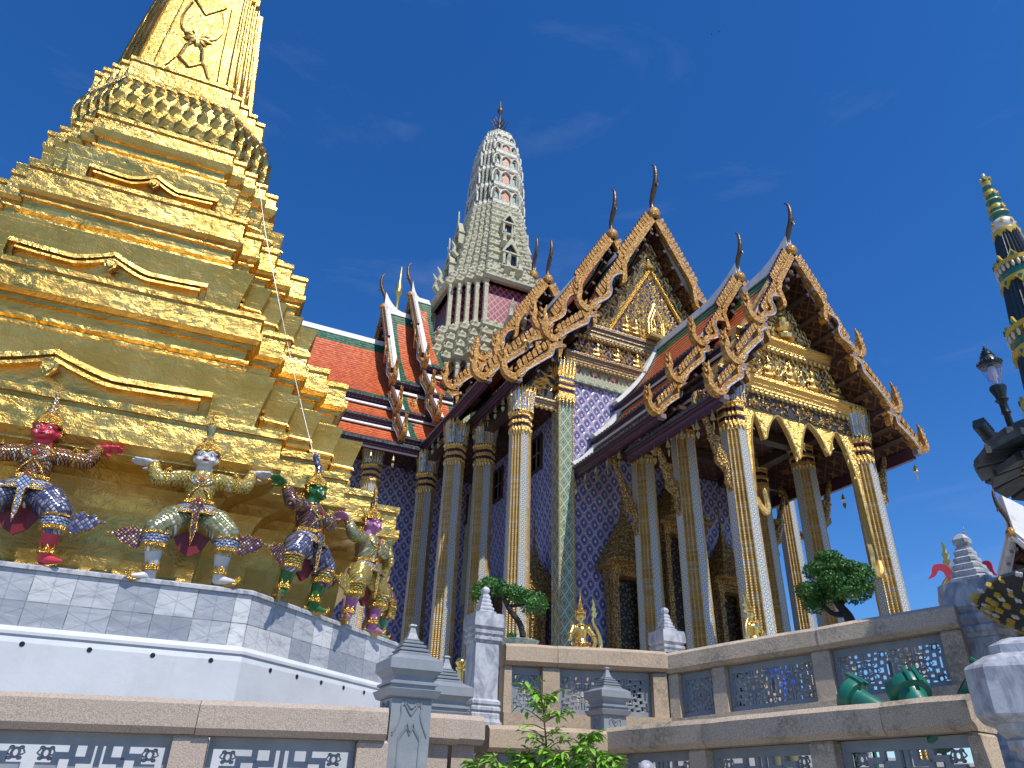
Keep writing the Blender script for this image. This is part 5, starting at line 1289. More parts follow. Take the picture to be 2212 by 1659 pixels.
b.tube(smooth_path([(14.88, YP-.05, 9.4), (14.95, YP-.12, 9.1), (15.12, YP-.15, 9.0), (15.2, YP-.12, 9.3), (15.18, YP-.1, 9.75)], 4), [.10]*12+[.08]*4+[.03], 7)
fin(b, 'naga_head', MT['gilt'], ar)
b = wb()                                                 # porch ceiling and beams
b.box((XC, 18.9, 13.42), (7.0, 7.1, .08)); fin(b, 'porch_ceiling', MT['soffit'])
b = wb()
for x in (14.45, 19.81): b.box((x, 18.9, 13.2), (.4, 6.6, .3))
for y in (17.83, 20.2): b.box((XC, y, 13.15), (5.4, .35, .35))
for y in (16.4, 17.83, 20.2):
    for sx in (-1, 1): b.box((XC+sx*3.1, y, 12.5), (1.6, .12, .14))
fin(b, 'ceiling_beam', MT['wood'])

# ---- roofs
def roof(org, A, B, prof, L, name_lab, front=True, both=True, eave=True, chofa_k=1.0, back=0.0, swoop=.5, sag=.05, sides=(-1, 1), green_front=.55, tiers_eave=(True, True, True), flare=1.0, fwd=(0, 0, 0), wallverge=False):
    """ridge starts at org and runs along B; sides go out along +-A; prof = list of (u0,z0,u1,z1)"""
    A, B, org = Vector(A), Vector(B), Vector(org)
    rf = wb(); rf.box(org+B*(L/2)+V(0, 0, -.3), (abs(A.x)*.2+abs(B.x)*(L-.6), abs(A.y)*.2+abs(B.y)*(L-.6), .25)); rp = fin(rf, 'roof_section', MT['purple'])
    Z = V(0, 0, 1)
    for s in sides:
        U = A*s
        for k, (u0, z0, u1, z1) in enumerate(prof):
            ln = hypot(u1-u0, z1-z0); d = (U*(u1-u0)+Z*(z1-z0))/ln; nn = (U*(z0-z1)+Z*(u1-u0))/ln
            if nn.z < 0: nn = -nn
            S = lambda q: org+U*lerp(u0, u1, q)+Z*lerp(z0, z1, q)-nn*(sag*ln*sin(pi*q))
            N = max(3, round(ln/.26)); b = wb(); f_ = fwd[k]
            t0 = .18-f_; t1 = L-back
            gf = min(green_front, (t1-t0)*.25); cuts = [t0, t0+gf, t1-gf, t1]
            gt, gb = (min(1.0, ln*.22), .40) if k == 0 else (.18, .28)
            flip = (U.cross(B)).dot(Z) > 0
            for i in range(N):
                q0, q1 = i/N, (i+1)/N; P0, P1 = S(q0)+nn*.01, S(q1)+nn*.030
                Q1 = S(q1)+nn*.01
                zone = (q0+q1)/2*ln
                for c in range(3):
                    ta, tb = cuts[c], cuts[c+1]
                    m_ = 0 if (c != 1 or zone < gt or zone > ln-gb) else 1
                    uvq = [(ta, -q0*ln), (tb, -q0*ln), (tb, -q1*ln), (ta, -q1*ln)]
                    vs = [P0+B*ta, P0+B*tb, P1+B*tb, P1+B*ta]
                    f = [(0, 3, 2, 1)] if not flip else [(0, 1, 2, 3)]
                    b.add(vs, f, m_, [[uvq[j] for j in f[0]]])
                    b.add([P1+B*ta, P1+B*tb, Q1+B*tb, Q1+B*ta], [(0, 1, 2, 3)], m_)
            fin(b, 'tile_slope', [MT['tile_green'], MT['tile_orange'], MT['tile_dark']], rp)
            b = wb(); K_ = 6
            for i in range(K_):
                a0, a1 = S(i/K_)-nn*.10, S((i+1)/K_)-nn*.10
                b.quad(a0+B*(.05-f_), a1+B*(.05-f_), a1+B*t1, a0+B*t1, 0, [(0, ln*i/K_), (0, ln*(i+1)/K_), (t1, ln*(i+1)/K_), (t1, ln*i/K_)])
            fin(b, 'soffit', MT['soffit'], rp)
            b = wb()                                     # purlins on the underside, at the overhanging end
            for j in range(1, max(2, int(ln/.95))+1):
                c_ = S(j/(max(2, int(ln/.95))+1))-nn*.20; e = min(t1, 2.2)
                x_ = d*.07; y_ = nn*.09
                b.hull([c_-x_-y_+B*.02, c_+x_-y_+B*.02, c_+x_+y_+B*.02, c_-x_+y_+B*.02], [c_-x_-y_+B*e, c_+x_-y_+B*e, c_+x_+y_+B*e, c_-x_+y_+B*e])
            fin(b, 'purlin', MT['wood'], rp)
            e = S(1)                                      # eave: dark drip tiles over a moulded purple fascia
            deep = .42 if k == len(prof)-1 else .30
            b = wb()
            def strip(b, o0, w0, h0, m_, a=.1, c=None):
                p = e+U*o0; c = t1-.02 if c is None else c
                b.hull([p+B*a, p+U*w0+B*a, p+U*w0+B*c, p+B*c], [p+Z*h0+B*a, p+U*w0+Z*h0+B*a, p+U*w0+Z*h0+B*c, p+Z*h0+B*c], m_)
            p = e+U*.02
            sec = [(.02, -.02), (.10, -.03), (.12, -.12), (.06, -.16), (.07, -.24), (.02, -.30), (.03, -deep), (-.12, -deep), (-.16, -.05)]
            rs = [[e+U*a+Z*c+B*tt for a, c in sec] for tt in (.12-f_, t1-.02)]
            b.loft(rs); fin(b, 'fascia', MT['purple'], rp)
            b = wb(); rs = [[e+U*a+Z*c+B*tt for a, c in ((-.05, .10), (.15, -.02), (.15, -.10), (-.05, -.04))] for tt in (.12-f_, t1-.02)]; b.loft(rs)
            nt_ = int((t1+f_-.3)/.2)
            for j in range(nt_):
                c_ = e+B*(.2-f_+(t1+f_-.34)*(j+.5)/nt_)+U*.14
                b.hull([c_-B*.07+Z*-.11, c_+B*.07+Z*-.11, c_+B*.07+U*.02+Z*-.11, c_-B*.07+U*.02+Z*-.11], [c_-B*.07+Z*.02, c_+B*.07+Z*.02, c_+B*.07+U*.02+Z*.02, c_-B*.07+U*.02+Z*.02])
            fin(b, 'drip_tiles', MT['tile_dark'], rp)
            if wallverge:                                 # white upswept strip where the roof dies into a wall
                b = wb(); rs = []
                for i in range(9):
                    c_ = S(i/8)+nn*(.02+.10*(i/8)**2); rs.append([c_+B*(t1-.34), c_+B*t1, c_+nn*.16+B*t1, c_+nn*.14+B*(t1-.34)])
                b.loft(rs); fin(b, 'wall_verge', MT['ridge_white'], rp)
            if k:                                         # white flashing where the lower slope begins
                b = wb(); g0 = S(0)+nn*.05; rs = [[g0+B*tt, g0+d*.24+B*tt, g0+d*.24+nn*.06+B*tt, g0+nn*.10+B*tt] for tt in (.15-f_, t1-.02)]; b.loft(rs); fin(b, 'white_flashing', MT['ridge_white'], rp)
        if back < 0 or True: pass
    # ridge
    b = wb(); n = 10; rs = []
    for i in range(n+1):
        tt = L*(i/n); up = swoop*max(0, 1-tt/(L*.45+.01))**2.2 if front else 0
        c = org+B*tt; rs.append([c+A*.15+Z*-.16, c+A*.09+Z*(.20+up), c-A*.09+Z*(.20+up), c-A*.15+Z*-.16])
    b.loft(rs); fin(b, 'ridge_cap', MT['ridge_white'], rp)
    if not front: return rp
    # white verge strip behind the gable boards, then boards, teeth, hooks
    for s in sides:
        U = A*s
        for k, (u0, z0, u1, z1) in enumerate(prof):
            ln = hypot(u1-u0, z1-z0); du, dz = (u1-u0)/ln, (z1-z0)/ln
            D = U*du+Z*dz; Nn = U*-dz+Z*du
            O = org+U*u0+Z*z0-B*fwd[k]
            b = wb(); sw = [0, .05, .1]
            b.hull([O+B*.16-Nn*.08, O+B*.42-Nn*.08, O+B*.42+Nn*.10, O+B*.16+Nn*.12], [O+D*ln+B*.16-Nn*.08, O+D*ln+B*.42-Nn*.08, O+D*ln+B*.42+Nn*.10, O+D*ln+B*.16+Nn*.12]); fin(b, 'white_verge', MT['ridge_white'], rp)
            g = .27*flare; fr_ = (O, D, Nn)
            b = wb()
            if k == 0:
                h = ln*.50
                b.ribbon([(0, .02), (h*.5, .02), (h, .02)], [g, g*1.02, g*.9], fr_, .24, 0, 1)
                b.ribbon(smooth_path([(h-.1, -.02), (h+ln*.05, -.08), (h+ln*.10, -.28), (h+ln*.165, -.50), (h+ln*.19, -.44)], 4), [g*.8]*8+[g*.75]*4+[g*.6, g*.5, g*.4, g*.3, g*.15], fr_, .26, 0, 1)
                w2 = smooth_path([(h+ln*.10, -.34), (h+ln*.14, -.06), (h+ln*.20, .10), (h+ln*.27, .02), (h+ln*.31, -.18), (h+ln*.36, -.24), (h+ln*.42, -.10), (ln*.955, .0), (ln, .0)], 4)
                b.ribbon(w2, [g*.5]*3+[g*.8]*(len(w2)-3), fr_, .23, 0, 1)
            else:
                w2 = smooth_path([(.0, -.22), (ln*.10, -.02), (ln*.22, .06), (ln*.34, -.10), (ln*.5, -.06), (ln*.8, 0), (ln, 0)], 4)
                b.ribbon(w2, [g*.45]*3+[g*.8]*(len(w2)-3), fr_, .23, 0, 1)
                b.ribbon(smooth_path([(ln*.16, .02), (ln*.12, -.16), (ln*.20, -.36), (ln*.26, -.42)], 4), [g*.7]*6+[g*.6, g*.5, g*.4, g*.3, g*.2, g*.1, .02], fr_, .22, 0, 1)
            e2 = wb(); e2.edging(w2[3:], g*.8, fr_, -B*.125, .030*flare, -1); fin(e2, 'silver_edging', MT['silver'], rp)
            fin(b, 'bargeboard', [MT['amber'], MT['amber']], rp)
            b = wb(); st = .25*flare; nt_ = int(ln*.9/st)
            for j in range(nt_):
                a = .12+ln*.88*(j+.3)/nt_; q = .14
                if k == 0 and a > ln*.5: q = -.05
                q += 0
                hh = .33*flare*(1-.25*(k > 0)); w_ = st*.80
                b.prism([(a, q), (a+w_, q), (a+w_-.10, q+hh*.9), (a+w_*.3-.16, q+hh*1.1), (a-.10, q+hh*.8)], fr_, .13, 0, 1)
            fin(b, 'leaf_teeth', [MT['amber'], MT['purple']], rp)
            b = wb(); K = .92*flare*(1.0 if k < len(prof)-1 else .9); f2 = (O+D*ln, U, Z)
            pth = smooth_path([(-.30*K, .28*K), (-.06*K, -.04*K), (.22*K, -.20*K), (.52*K, -.08*K), (.66*K, .24*K), (.58*K, .62*K), (.60*K, .98*K), (.50*K, 1.36*K)], 4)
            wd = [.22, .24, .26, .28, .29, .31, .32, .33, .33, .32, .31, .30, .28, .26, .25, .24, .23, .22, .21, .21, .20, .19, .17, .15, .12, .10, .07, .045, .02]
            b.ribbon(pth, [q*K for q in wd[:len(pth)]], f2, [max(.03, .24*min(1, q/.26)) for q in wd[:len(pth)]], 0, 1)
            for (a, c, r, an) in ((.74, .40, .26, .9), (.72, .72, .24, .8), (.70, 1.0, .2, .9), (.34, .08, .26, 1.9), (.12, .20, .2, 2.0)):
                b.prism([((a+cos(an-1.57)*r*.3)*K, (c+sin(an-1.57)*r*.3)*K), ((a+cos(an)*r)*K, (c+sin(an)*r)*K), ((a-cos(an-1.57)*r*.3)*K, (c-sin(an-1.57)*r*.3)*K)], f2, .11, 0, 1)
            fin(b, 'naga_hook', [MT['amber'], MT['amber']], rp)
            b = wb(); c_ = O+D*ln; b.box(c_+U*-.05+Z*-.26-B*.02, (.20, .20, .16)); b.box(c_+U*.16+Z*-.14-B*.04, (.13, .15, .11)); fin(b, 'beam_end', MT['lilac'], rp)
            if k == 0:
                b = wb()
                for j in range(1, 4): b.box(O+D*(ln*.5*j/4)-Nn*.20-B*.12, (.10, .10, .10), 0, .4)
                fin(b, 'peg', MT['lilac'], rp)
    ck = chofa_k; F = -B
    b = wb(); b.lathe([(.02, -.10), (.26*ck, .02), (.33*ck, .22*ck), (.27*ck, .44*ck), (.13*ck, .60*ck)], 12, org+F*.02); fin(b, 'chofa_bulb', MT['amber'], rp, 40)
    b = wb(); P_ = smooth_path([(0, .50), (-.06, .80), (-.02, 1.15), (.16, 1.55), (.34, 1.90), (.43, 2.25), (.46, 2.65), (.42, 3.0), (.28, 3.26), (.20, 3.34)], 4)
    rad = [.14, .13, .125, .12, .115, .115, .12, .125, .13, .135, .14, .145, .15, .15, .15, .145, .14, .14, .135, .13, .125, .12, .115, .11, .105, .10, .09, .085, .08, .07, .06, .055, .05, .045, .04, .035, .03]
    b.tube([org+F*(a*ck)+Z*(c*ck) for a, c in P_], [r*ck*.95 for r in rad[:len(P_)]], 8, up=A)
    b.tube([org+F*(.30*ck)+Z*(1.9*ck), org+F*(.50*ck)+Z*(1.78*ck), org+F*(.56*ck)+Z*(1.60*ck)], [.09*ck, .07*ck, .015], 6); fin(b, 'chofa', MT['bronze'], rp, 50)
    return rp
PX, PY = V(1, 0, 0), V(0, 1, 0)
PORCH = [(0, 0, 2.0, -3.35), (1.88, -3.55, 3.15, -5.2), (3.02, -5.42, 4.0, -6.5)]
roof(V(XC, 14.26, 18.55), PX, PY, PORCH, 4.9, '', chofa_k=.70, swoop=.7, flare=.82)
roof(V(XC, 16.85, 19.15), PX, PY, [(0, 0, 2.15, -3.4), (2.02, -3.6, 3.3, -5.2), (3.18, -5.42, 4.28, -6.62)], 5.68, '', chofa_k=.70, swoop=.7, flare=.78, wallverge=True)
WING = [(0, 0, 3.65, -6.5), (3.5, -6.75, 5.3, -8.5), (5.15, -8.75, 7.05, -10.75)]
roof(V(XC, 21.75, 26.35), PX, PY, WING, 5.4, '', chofa_k=1.02, flare=1.12)
roof(V(XC, 25.4, 27.85), PX, PY, [(0, 0, 3.95, -6.9), (3.8, -7.15, 5.8, -9.2), (5.65, -9.45, 7.9, -12.0)], 7.4, '', chofa_k=1.02, flare=1.12, fwd=(0, 0, 2.7))
roof(V(XC, 32.8, 29.9), PX, PY, [(0, 0, 3.9, -6.6), (3.75, -6.85, 5.6, -8.9), (5.45, -9.2, 7.2, -11.4)], 3.0, '', chofa_k=1.02, flare=1.12)
roof(V(XC, 34.9, 31.7), PX, PY, [(0, 0, 3.9, -6.6), (3.75, -6.85, 5.6, -8.9), (5.45, -9.2, 7.2, -11.4)], 3.4, '', chofa_k=1.02, flare=1.12)
WEST = [(0, 0, 4.85, -6.25), (4.7, -6.7, 6.25, -8.1), (6.1, -8.5, 7.8, -10.0)]
roof(V(-9, 38, 25.6), PY, PX, WEST, 18.3, '', front=False, sides=(-1, 1), green_front=0.02)
roof(V(8.15, 38, 28.1), PY, PX, [(0, 0, 4.6, -7.4), (4.5, -8.0, 6.2, -9.9), (6.05, -10.2, 7.7, -12.0)], 3.0, '', chofa_k=.85, swoop=1.2, sides=(-1, 1), flare=.95, green_front=.8)
roof(V(9.8, 38, 29.6), PY, PX, [(0, 0, 4.5, -7.4), (4.4, -8.0, 6.0, -9.9), (5.9, -10.2, 7.5, -12.0)], 1.35, '', chofa_k=.85, swoop=1.2, sides=(-1, 1), flare=.95, green_front=.8)
# dark eave ceilings over the colonnades
for c_, d_ in (((11.65, 24.9, 15.45), (2.2, 4.6, .1)), ((11.2, 29.9, 15.45), (3.2, 5.2, .1)), ((23.3, 27.5, 15.35), (3.6, 9.6, .1)), ((2.2, 31.8, 15.75), (19, 3.0, .1))):
    b = wb(); b.box(c_, d_); fin(b, 'eave_ceiling', MT['soffit'])
b = wb(); b.box((10.66, 25, 15.15), (.4, 5.0, .35)); b.box((9.54, 28.4, 15.15), (.4, 4.4, .35)); b.box((11.6, 26.35, 15.1), (2.2, .3, .3)); fin(b, 'ceiling_beam', MT['wood'])

# ---- naga brackets from the porch columns to the eave
def bracket_naga(x, y, z0, s):
    b = wb(); P_ = smooth_path([(.40, 0), (.42, .35), (.62, .75), (.78, 1.15), (.92, 1.6), (1.12, 2.05), (1.22, 2.40), (1.12, 2.66), (.98, 2.58)], 4)
    b.tube([(x+s*a, y, z0+c) for a, c in P_], [.11]*4+[.14]*4+[.15]*4+[.12]*4+[.095]*8+[.10]*4+[.12]*4+[.08], 8, up=(0, 1, 0))
    b.prism(smooth_path([(.42, .25), (.80, .55), (.72, .95), (.98, 1.25), (.55, 1.35), (.62, 1.0), (.40, .8)], 3), ((x, y, z0), (s, 0, 0), (0, 0, 1)), .14)
    b.prism([(.36, -.35), (.52, -.05), (.44, .2), (.34, .2)], ((x, y, z0), (s, 0, 0), (0, 0, 1)), .16)
    b.prism(smooth_path([(1.0, 2.42), (1.28, 2.3), (1.36, 2.05), (1.42, 2.4), (1.3, 2.72), (1.08, 2.8)], 3), ((x, y, z0), (s, 0, 0), (0, 0, 1)), .12)
    fin(b, 'eave_bracket', MT['gold_dark'])
for y in (15.41, 17.83, 20.2):
    bracket_naga(14.42, y, 9.85, -1); bracket_naga(19.84, y, 9.85, 1)

# ---- brass bells under the eaves
def bell_proto(grp, lab):
    t = empty('wind_bell', (0, 0, 0), 0, lab, 'bell', grp)
    b = MB(); b.tube([(0, 0, 0), (0, 0, -.12)], .008, 5); b.lathe([(.02, -.10), (.04, -.13), (.05, -.2), (.075, -.29), (.085, -.31), (.05, -.305)], 10); b.build('bell_cup', MT['brass'], t, 40)
    b = MB(); b.tube([(0, 0, -.29), (0, 0, -.40)], .006, 4); b.prism([(0, -.65), (.055, -.54), (.07, -.47), (.03, -.41), (0, -.43), (-.03, -.41), (-.07, -.47), (-.055, -.54)], ((0, 0, 0), (.8, -.6, 0), (0, 0, 1)), .012); b.build('leaf_clapper', MT['brass'], t)
    return t
def bells(grp, lab, pts):
    p = bell_proto(grp, lab)
    for i, q in enumerate(pts):
        o = p if i == 0 else copy_tree(p)
        o.location = q; o.rotation_euler.z = random.uniform(0, 3)
bells('bells along the near left eave of the porch', 'small brass bell with leaf clapper under the left eave of the front porch', [(13.08, 14.7+i*.72, 11.6) for i in range(6)]+[(12.8, 19.2+i*.75, 12.05) for i in range(5)])
bells('bells under the right eave of the porch', 'small brass bell with leaf clapper hanging against the sky from the right porch eave', [(21.15, 14.5+i*1.5, 11.55) for i in range(5)])
bells('bells along the wing eave', 'small brass bell hanging from the purple eave above the left columns', [(9.95, 22.0+i*.72, 15.05) for i in range(7)]+[(9.12, 25.4+i*.75, 15.3) for i in range(7)])
bells('bells under the far left wing', 'small brass bell under the far eave just right of the golden stupa', [(4.7+i*1.05, 30.1, 15.05) for i in range(4)])
# ------------------------------------------------------------ pale ceramic tower over the crossing
PRX, PRY, PRK = 15.2, 37.6, .926
_fin0 = fin
def fin(b, name, m, par=TH, sm=None):                    # the tower was drawn a little large: bring it to size on its own axis
    b.v = [V(PRX+(q.x-PRX)*PRK, PRY+(q.y-PRY)*PRK, 1.6+(q.z-1.6)*PRK) for q in b.v]
    return _fin0(b, name, m, par, sm)
PR = wb(); 
def pring(h, z, s=.125, n=4): 
    return [(PRX+x, PRY+y, z) for x, y in redent(h*(1-n*s), h*s, n)]
def cst(b, h, z0, dz, kmat=0):                           # one small cornice with a row of leaf antefixes
    b.loft([pring(h, z0), pring(h*1.05, z0+dz*.25), pring(h*1.05, z0+dz*.45), pring(h*.98, z0+dz*.5), pring(h*.97, z0+dz)], kmat)
    along_ring(pring(h*1.04, z0+dz*.46), .62 if h > 2.4 else .45, lambda p, nn, l: petal(b, p-nn*.10, nn, V(0, 0, 1)-nn*.15, min(l, .5)*.85, dz*.62, .12))
b = wb()
b.loft([pring(5.6, 10), pring(5.3, 19), pring(5.2, 22.5)]); root = fin(b, 'prang_tower', MT['prang_cream'])
b = wb()
# first pillared storey
b.loft([pring(4.35, 22.4), pring(4.35, 26.0)]); fin(b, 'trellis_storey', MT['trellis'], root)
def pillars(h, z0, z1, w_):
    for k in range(4):
        b = wb()
        R = Matrix.Translation((PRX, PRY, 0)) @ Matrix.Rotation(k*pi/2, 4, 'Z')
        b.M = R; s = h*.125; wc = h*.5
        for i in range(5):
            for sx in (1,):
                x, y = sx*(wc+i*s-.02), -(h-i*s)+.02
                b.sqlathe([(w_*1.25, z0), (w_*1.25, z0+.25), (w_, z0+.3), (w_, z1-.75), (w_*1.15, z1-.7), (w_*1.15, z1-.55), (w_*.95, z1-.5), (w_*.95, z1-.4), (w_*1.3, z1-.2), (w_*1.3, z1)], (x, y, 0))
        fin(b, 'pillar_row', MT['prang_cream'], root)
pillars(4.45, 22.4, 25.5, .15)
def tierset(z0, z1, h0, h1, n, name='antefix_tier', m='prang_cream'):
    b = wb()
    for i in range(n):
        f = i/n; z = lerp(z0, z1, f); cst(b, lerp(h0, h1, f), z, (z1-z0)/n)
    b.loft([pring(h0*.93, z0), pring(h1*.93, z1)])
    fin(b, name, MT[m], root)
tierset(25.4, 28.6, 4.75, 4.05, 4)
b = wb(); b.loft([pring(3.75, 28.4), pring(3.35, 32.3)]); fin(b, 'trellis_storey', MT['trellis'], root)
pillars(3.72, 28.6, 32.2, .135)
tierset(32.1, 33.6, 3.95, 3.35, 2); tierset(33.6, 37.6, 3.15, 2.45, 5); tierset(37.6, 40.9, 2.42, 2.08, 4)
# tapered upper body with teal faces
zs = [(40.8, 2.10), (42.7, 2.02), (44.7, 1.92), (46.5, 1.78), (48.0, 1.56), (49.2, 1.26)]
b = wb(); b.loft([pring(h*.93, z) for z, h in zs]+[pring(.85, 50.1), pring(.25, 50.6)]); fin(b, 'teal_body', MT['prang_teal'], root)
b = wb()
for i, (z, h) in enumerate(zs):
    b.loft([pring(h*1.0, z), pring(h*1.03, z+.12), pring(h*1.03, z+.42), pring(h*.98, z+.5)])
    along_ring(pring(h*1.0, z+.45), .40, lambda p, nn, l: petal(b, p-nn*.06, nn, V(0, 0, 1)-nn*.2, l*.8, .42, .08))
    z2, h2 = zs[i+1] if i+1 < len(zs) else (50.1, .85)
    for k in range(4):                                   # vertical ceramic fins on each step and arches on the main face
        R = Matrix.Translation((PRX, PRY, 0)) @ Matrix.Rotation(k*pi/2, 4, 'Z'); b.M = R
        for sx in (-1, 1):
            for j in range(5):
                o = lambda hh, zz: V(sx*(hh*.5+j*hh*.125), -(hh-j*hh*.125), zz)
                b.tube([o(h*.94, z+.4), o(lerp(h, h2, .6)*.965, lerp(z, z2, .6)), o(h2*.985, z2)], [.11, .12, .13], 4)
    b.M = Matrix()
b.loft([pring(1.0, 50.0), pring(.95, 50.25), pring(.3, 50.6)])
fin(b, 'ceramic_band', MT['prang_grey'], root)
b = wb(); c = wb()
for i, (z, h) in enumerate(zs[:-1]):
    z2, h2 = zs[i+1]; H = z2-z-.55; hm = lerp(h, h2, .4)
    for k in range(4):
        R = Matrix.Translation((PRX, PRY, 0)) @ Matrix.Rotation(k*pi/2, 4, 'Z'); b.M = R; c.M = R
        for x, w_ in ((0, hm*.24), (-hm*.40, hm*.17), (hm*.40, hm*.17)):
            arch = [(x-w_, z+.5), (x-w_, z+.5+H*.5), (x-w_*.7, z+.5+H*.78), (x, z+.5+H*.95), (x+w_*.7, z+.5+H*.78), (x+w_, z+.5+H*.5), (x+w_, z+.5)]
            b.tube([(p, -hm*.955-.03, q) for p, q in arch], .10, 5)
            if x == 0: c.prism([(p*.62, z+.5+(q-z-.5)*.72) for p, q in arch], ((0, -hm*.95-.02, 0), (1, 0, 0), (0, 0, 1)), .1)
        c.prism([(-hm*.46, z+.5+H*.72), (hm*.46, z+.5+H*.72), (hm*.46, z+.5+H*.96), (-hm*.46, z+.5+H*.96)], ((0, -hm*.935, 0), (1, 0, 0), (0, 0, 1)), .06)
fin(b, 'niche_arch', MT['prang_grey'], root); fin(c, 'coral_niche', MT['prang_coral'], root)
# small gabled niches on the main faces
def niche(z, h, H, w_):
    for k in range(4):
        R = Matrix.Translation((PRX, PRY, 0)) @ Matrix.Rotation(k*pi/2, 4, 'Z')
        b = MB(R); b.box((0, -h-.05, z+H*.05), (w_*2.2, .9, .2)); 
        for sx in (-1, 1): b.box((sx*w_*.85, -h-.25, z+H*.3), (w_*.3, .5, H*.5))
        b.box((0, -h-.25, z+H*.56), (w_*2.3, .6, .14))
        b.prism([(-w_*1.1, z+H*.6), (-w_*.85, z+H*.6), (-.05, z+H*.92), (.05, z+H*.92), (w_*.85, z+H*.6), (w_*1.1, z+H*.6), (w_*.5, z+H*.95), (0, z+H*1.2), (-w_*.5, z+H*.95)], ((0, -h-.3, 0), (1, 0, 0), (0, 0, 1)), .4)
        b.prism([(-.05, z+H*1.15), (.06, z+H*1.15), (.1, z+H*1.35), (.0, z+H*1.75), (-.06, z+H*1.35)], ((0, -h-.45, 0), (1, 0, 0), (0, 0, 1)), .1)
        n_ = fin(b, 'gabled_niche', MT['prang_cream'], root)
        b = MB(R); b.box((0, -h-.1, z+H*.3), (w_*1.4, .4, H*.48)); b.prism([(-w_*.8, z+H*.63), (w_*.8, z+H*.63), (0, z+H*.92)], ((0, -h-.2, 0), (1, 0, 0), (0, 0, 1)), .3); fin(b, 'niche_opening', MT['glass'], n_)
niche(33.9, 3.05, 2.3, .62); niche(37.3, 2.5, 2.0, .5)
# horn shaped corner antefixes
for z, h, s in ((33.0, 3.75, 1.5), (36.0, 2.95, 1.3), (28.4, 4.5, 1.6)):
    for k in range(4):
        for x in (-.45, .45):
            b = wb(); b.M = Matrix.Translation((PRX, PRY, 0)) @ Matrix.Rotation(k*pi/2, 4, 'Z'); b.tube(smooth_path([(x, -h, z), (x, -h-.25*s, z+.25*s), (x, -h-.22*s, z+.6*s), (x, -h-.42*s, z+1.05*s)], 3), [.17*s]*4+[.11*s]*4+[.06*s, .02], 6); fin(b, 'horn_antefix', MT['prang_cream'], root)
b = wb(); b.lathe([(.3, 50.5), (.22, 50.8), (.09, 51.0), (.08, 53.2), (.22, 53.5), (.26, 53.75), (.10, 54.0), (.03, 54.9)], 10, (PRX, PRY, 0)); fn = fin(b, 'metal_finial', MT['bronze'], root, 40)
b = wb()
for i in range(4):
    for z, r in ((50.9, 1.0), (51.5, .75), (52.1, .5)):
        a = i*pi/2+.4; b.tube(smooth_path([(PRX, PRY, z), (PRX+cos(a)*r*.6, PRY+sin(a)*r*.6, z+.05), (PRX+cos(a)*r, PRY+sin(a)*r, z+.75*r)], 3), [.07]*4+[.05, .04, .02], 5)
fin(b, 'trident_prongs', MT['bronze'], fn)

fin = _fin0
# ------------------------------------------------------------ plants
def leaf(b, p, d, up, l, w_, mat=0, fold=.25):
    d = Vector(d).normalized(); s = d.cross(Vector(up)); 
    if s.length < 1e-3: s = Vector((1, 0, 0))
    s.normalize(); n = s.cross(d); p = Vector(p)
    m1, m2 = p+d*l*.35, p+d*l*.7-n*l*.04
    b.add([p, m1+s*w_*.5+n*w_*fold, m1, m1-s*w_*.5+n*w_*fold, m2+s*w_*.36+n*w_*fold*.5, m2, m2-s*w_*.36+n*w_*fold*.5, p+d*l-n*l*.12],
          [(0, 2, 1), (0, 3, 2), (1, 2, 5, 4), (2, 3, 6, 5), (4, 5, 7), (5, 6, 7)], mat)
def rnd_dir():
    z = random.uniform(-1, 1); a = random.uniform(0, 2*pi); r = sqrt(1-z*z); return Vector((r*cos(a), r*sin(a), z))
def clump(b, c, R, n, l, core=None):
    c = Vector(c)
    for _ in range(n):
        d = rnd_dir()
        if d.z < -.88: continue
        q = random.uniform(.84, 1.05)
        wob = 1+.16*noise.noise(Vector((d.x, d.y, d.z))*2.3+c*5)
        p = c+Vector((d.x*R[0], d.y*R[1], d.z*R[2]))*q*wob
        leaf(b, p, d*.55+rnd_dir()*.8+Vector((0, 0, .2)), d+rnd_dir()*.5, l*random.uniform(.7, 1.25), l*.62)
    if core is not None: core.ball(c, [q*.72 for q in R], n=14, m=10)
def bonsai(name, label, base, blobs, D, trunk, leafsize, pot=None):
    """blobs / trunk in pixels of the photograph at distance D, turned into real points"""
    t = empty(name, base, 0, label, 'bonsai tree'); o = Vector(base)
    cr, co_ = MB(), MB()
    for i, (x, y, rx, ry, dd) in enumerate(blobs):
        c = atD(x, y, D+dd); k = (c-EYE).dot(FWD)/PF; R = (rx*k, rx*k*.9, ry*k)
        clump(cr, c-o, R, int(760*max(.45, rx/30.0)), leafsize, co_)
    cr.build('crown', MT['leaf_dark'], t); co_.build('pad_core', MT['leaf_dark'], t, 60)  # solid dark cores added inside the leaf pads to block see-through
    b = MB()
    for path in trunk:
        pts = [atD(x, y, D+dd)-o for x, y, r, dd in path]; k = (atD(path[0][0], path[0][1], D)-EYE).dot(FWD)/PF
        P_ = smooth_path([tuple(p)+(r_*k,) for p, (_, _, r_, _) in zip(pts, path)], 4)
        b.tube([(q[0]+random.uniform(-.004, .004), q[1], q[2]) for q in P_], [q[3] for q in P_], 7)
    b.build('trunk', MT['bark'], t, 60)
    if pot: pot(t)
    return t
pc = atD(1124, 1384, 7.62)
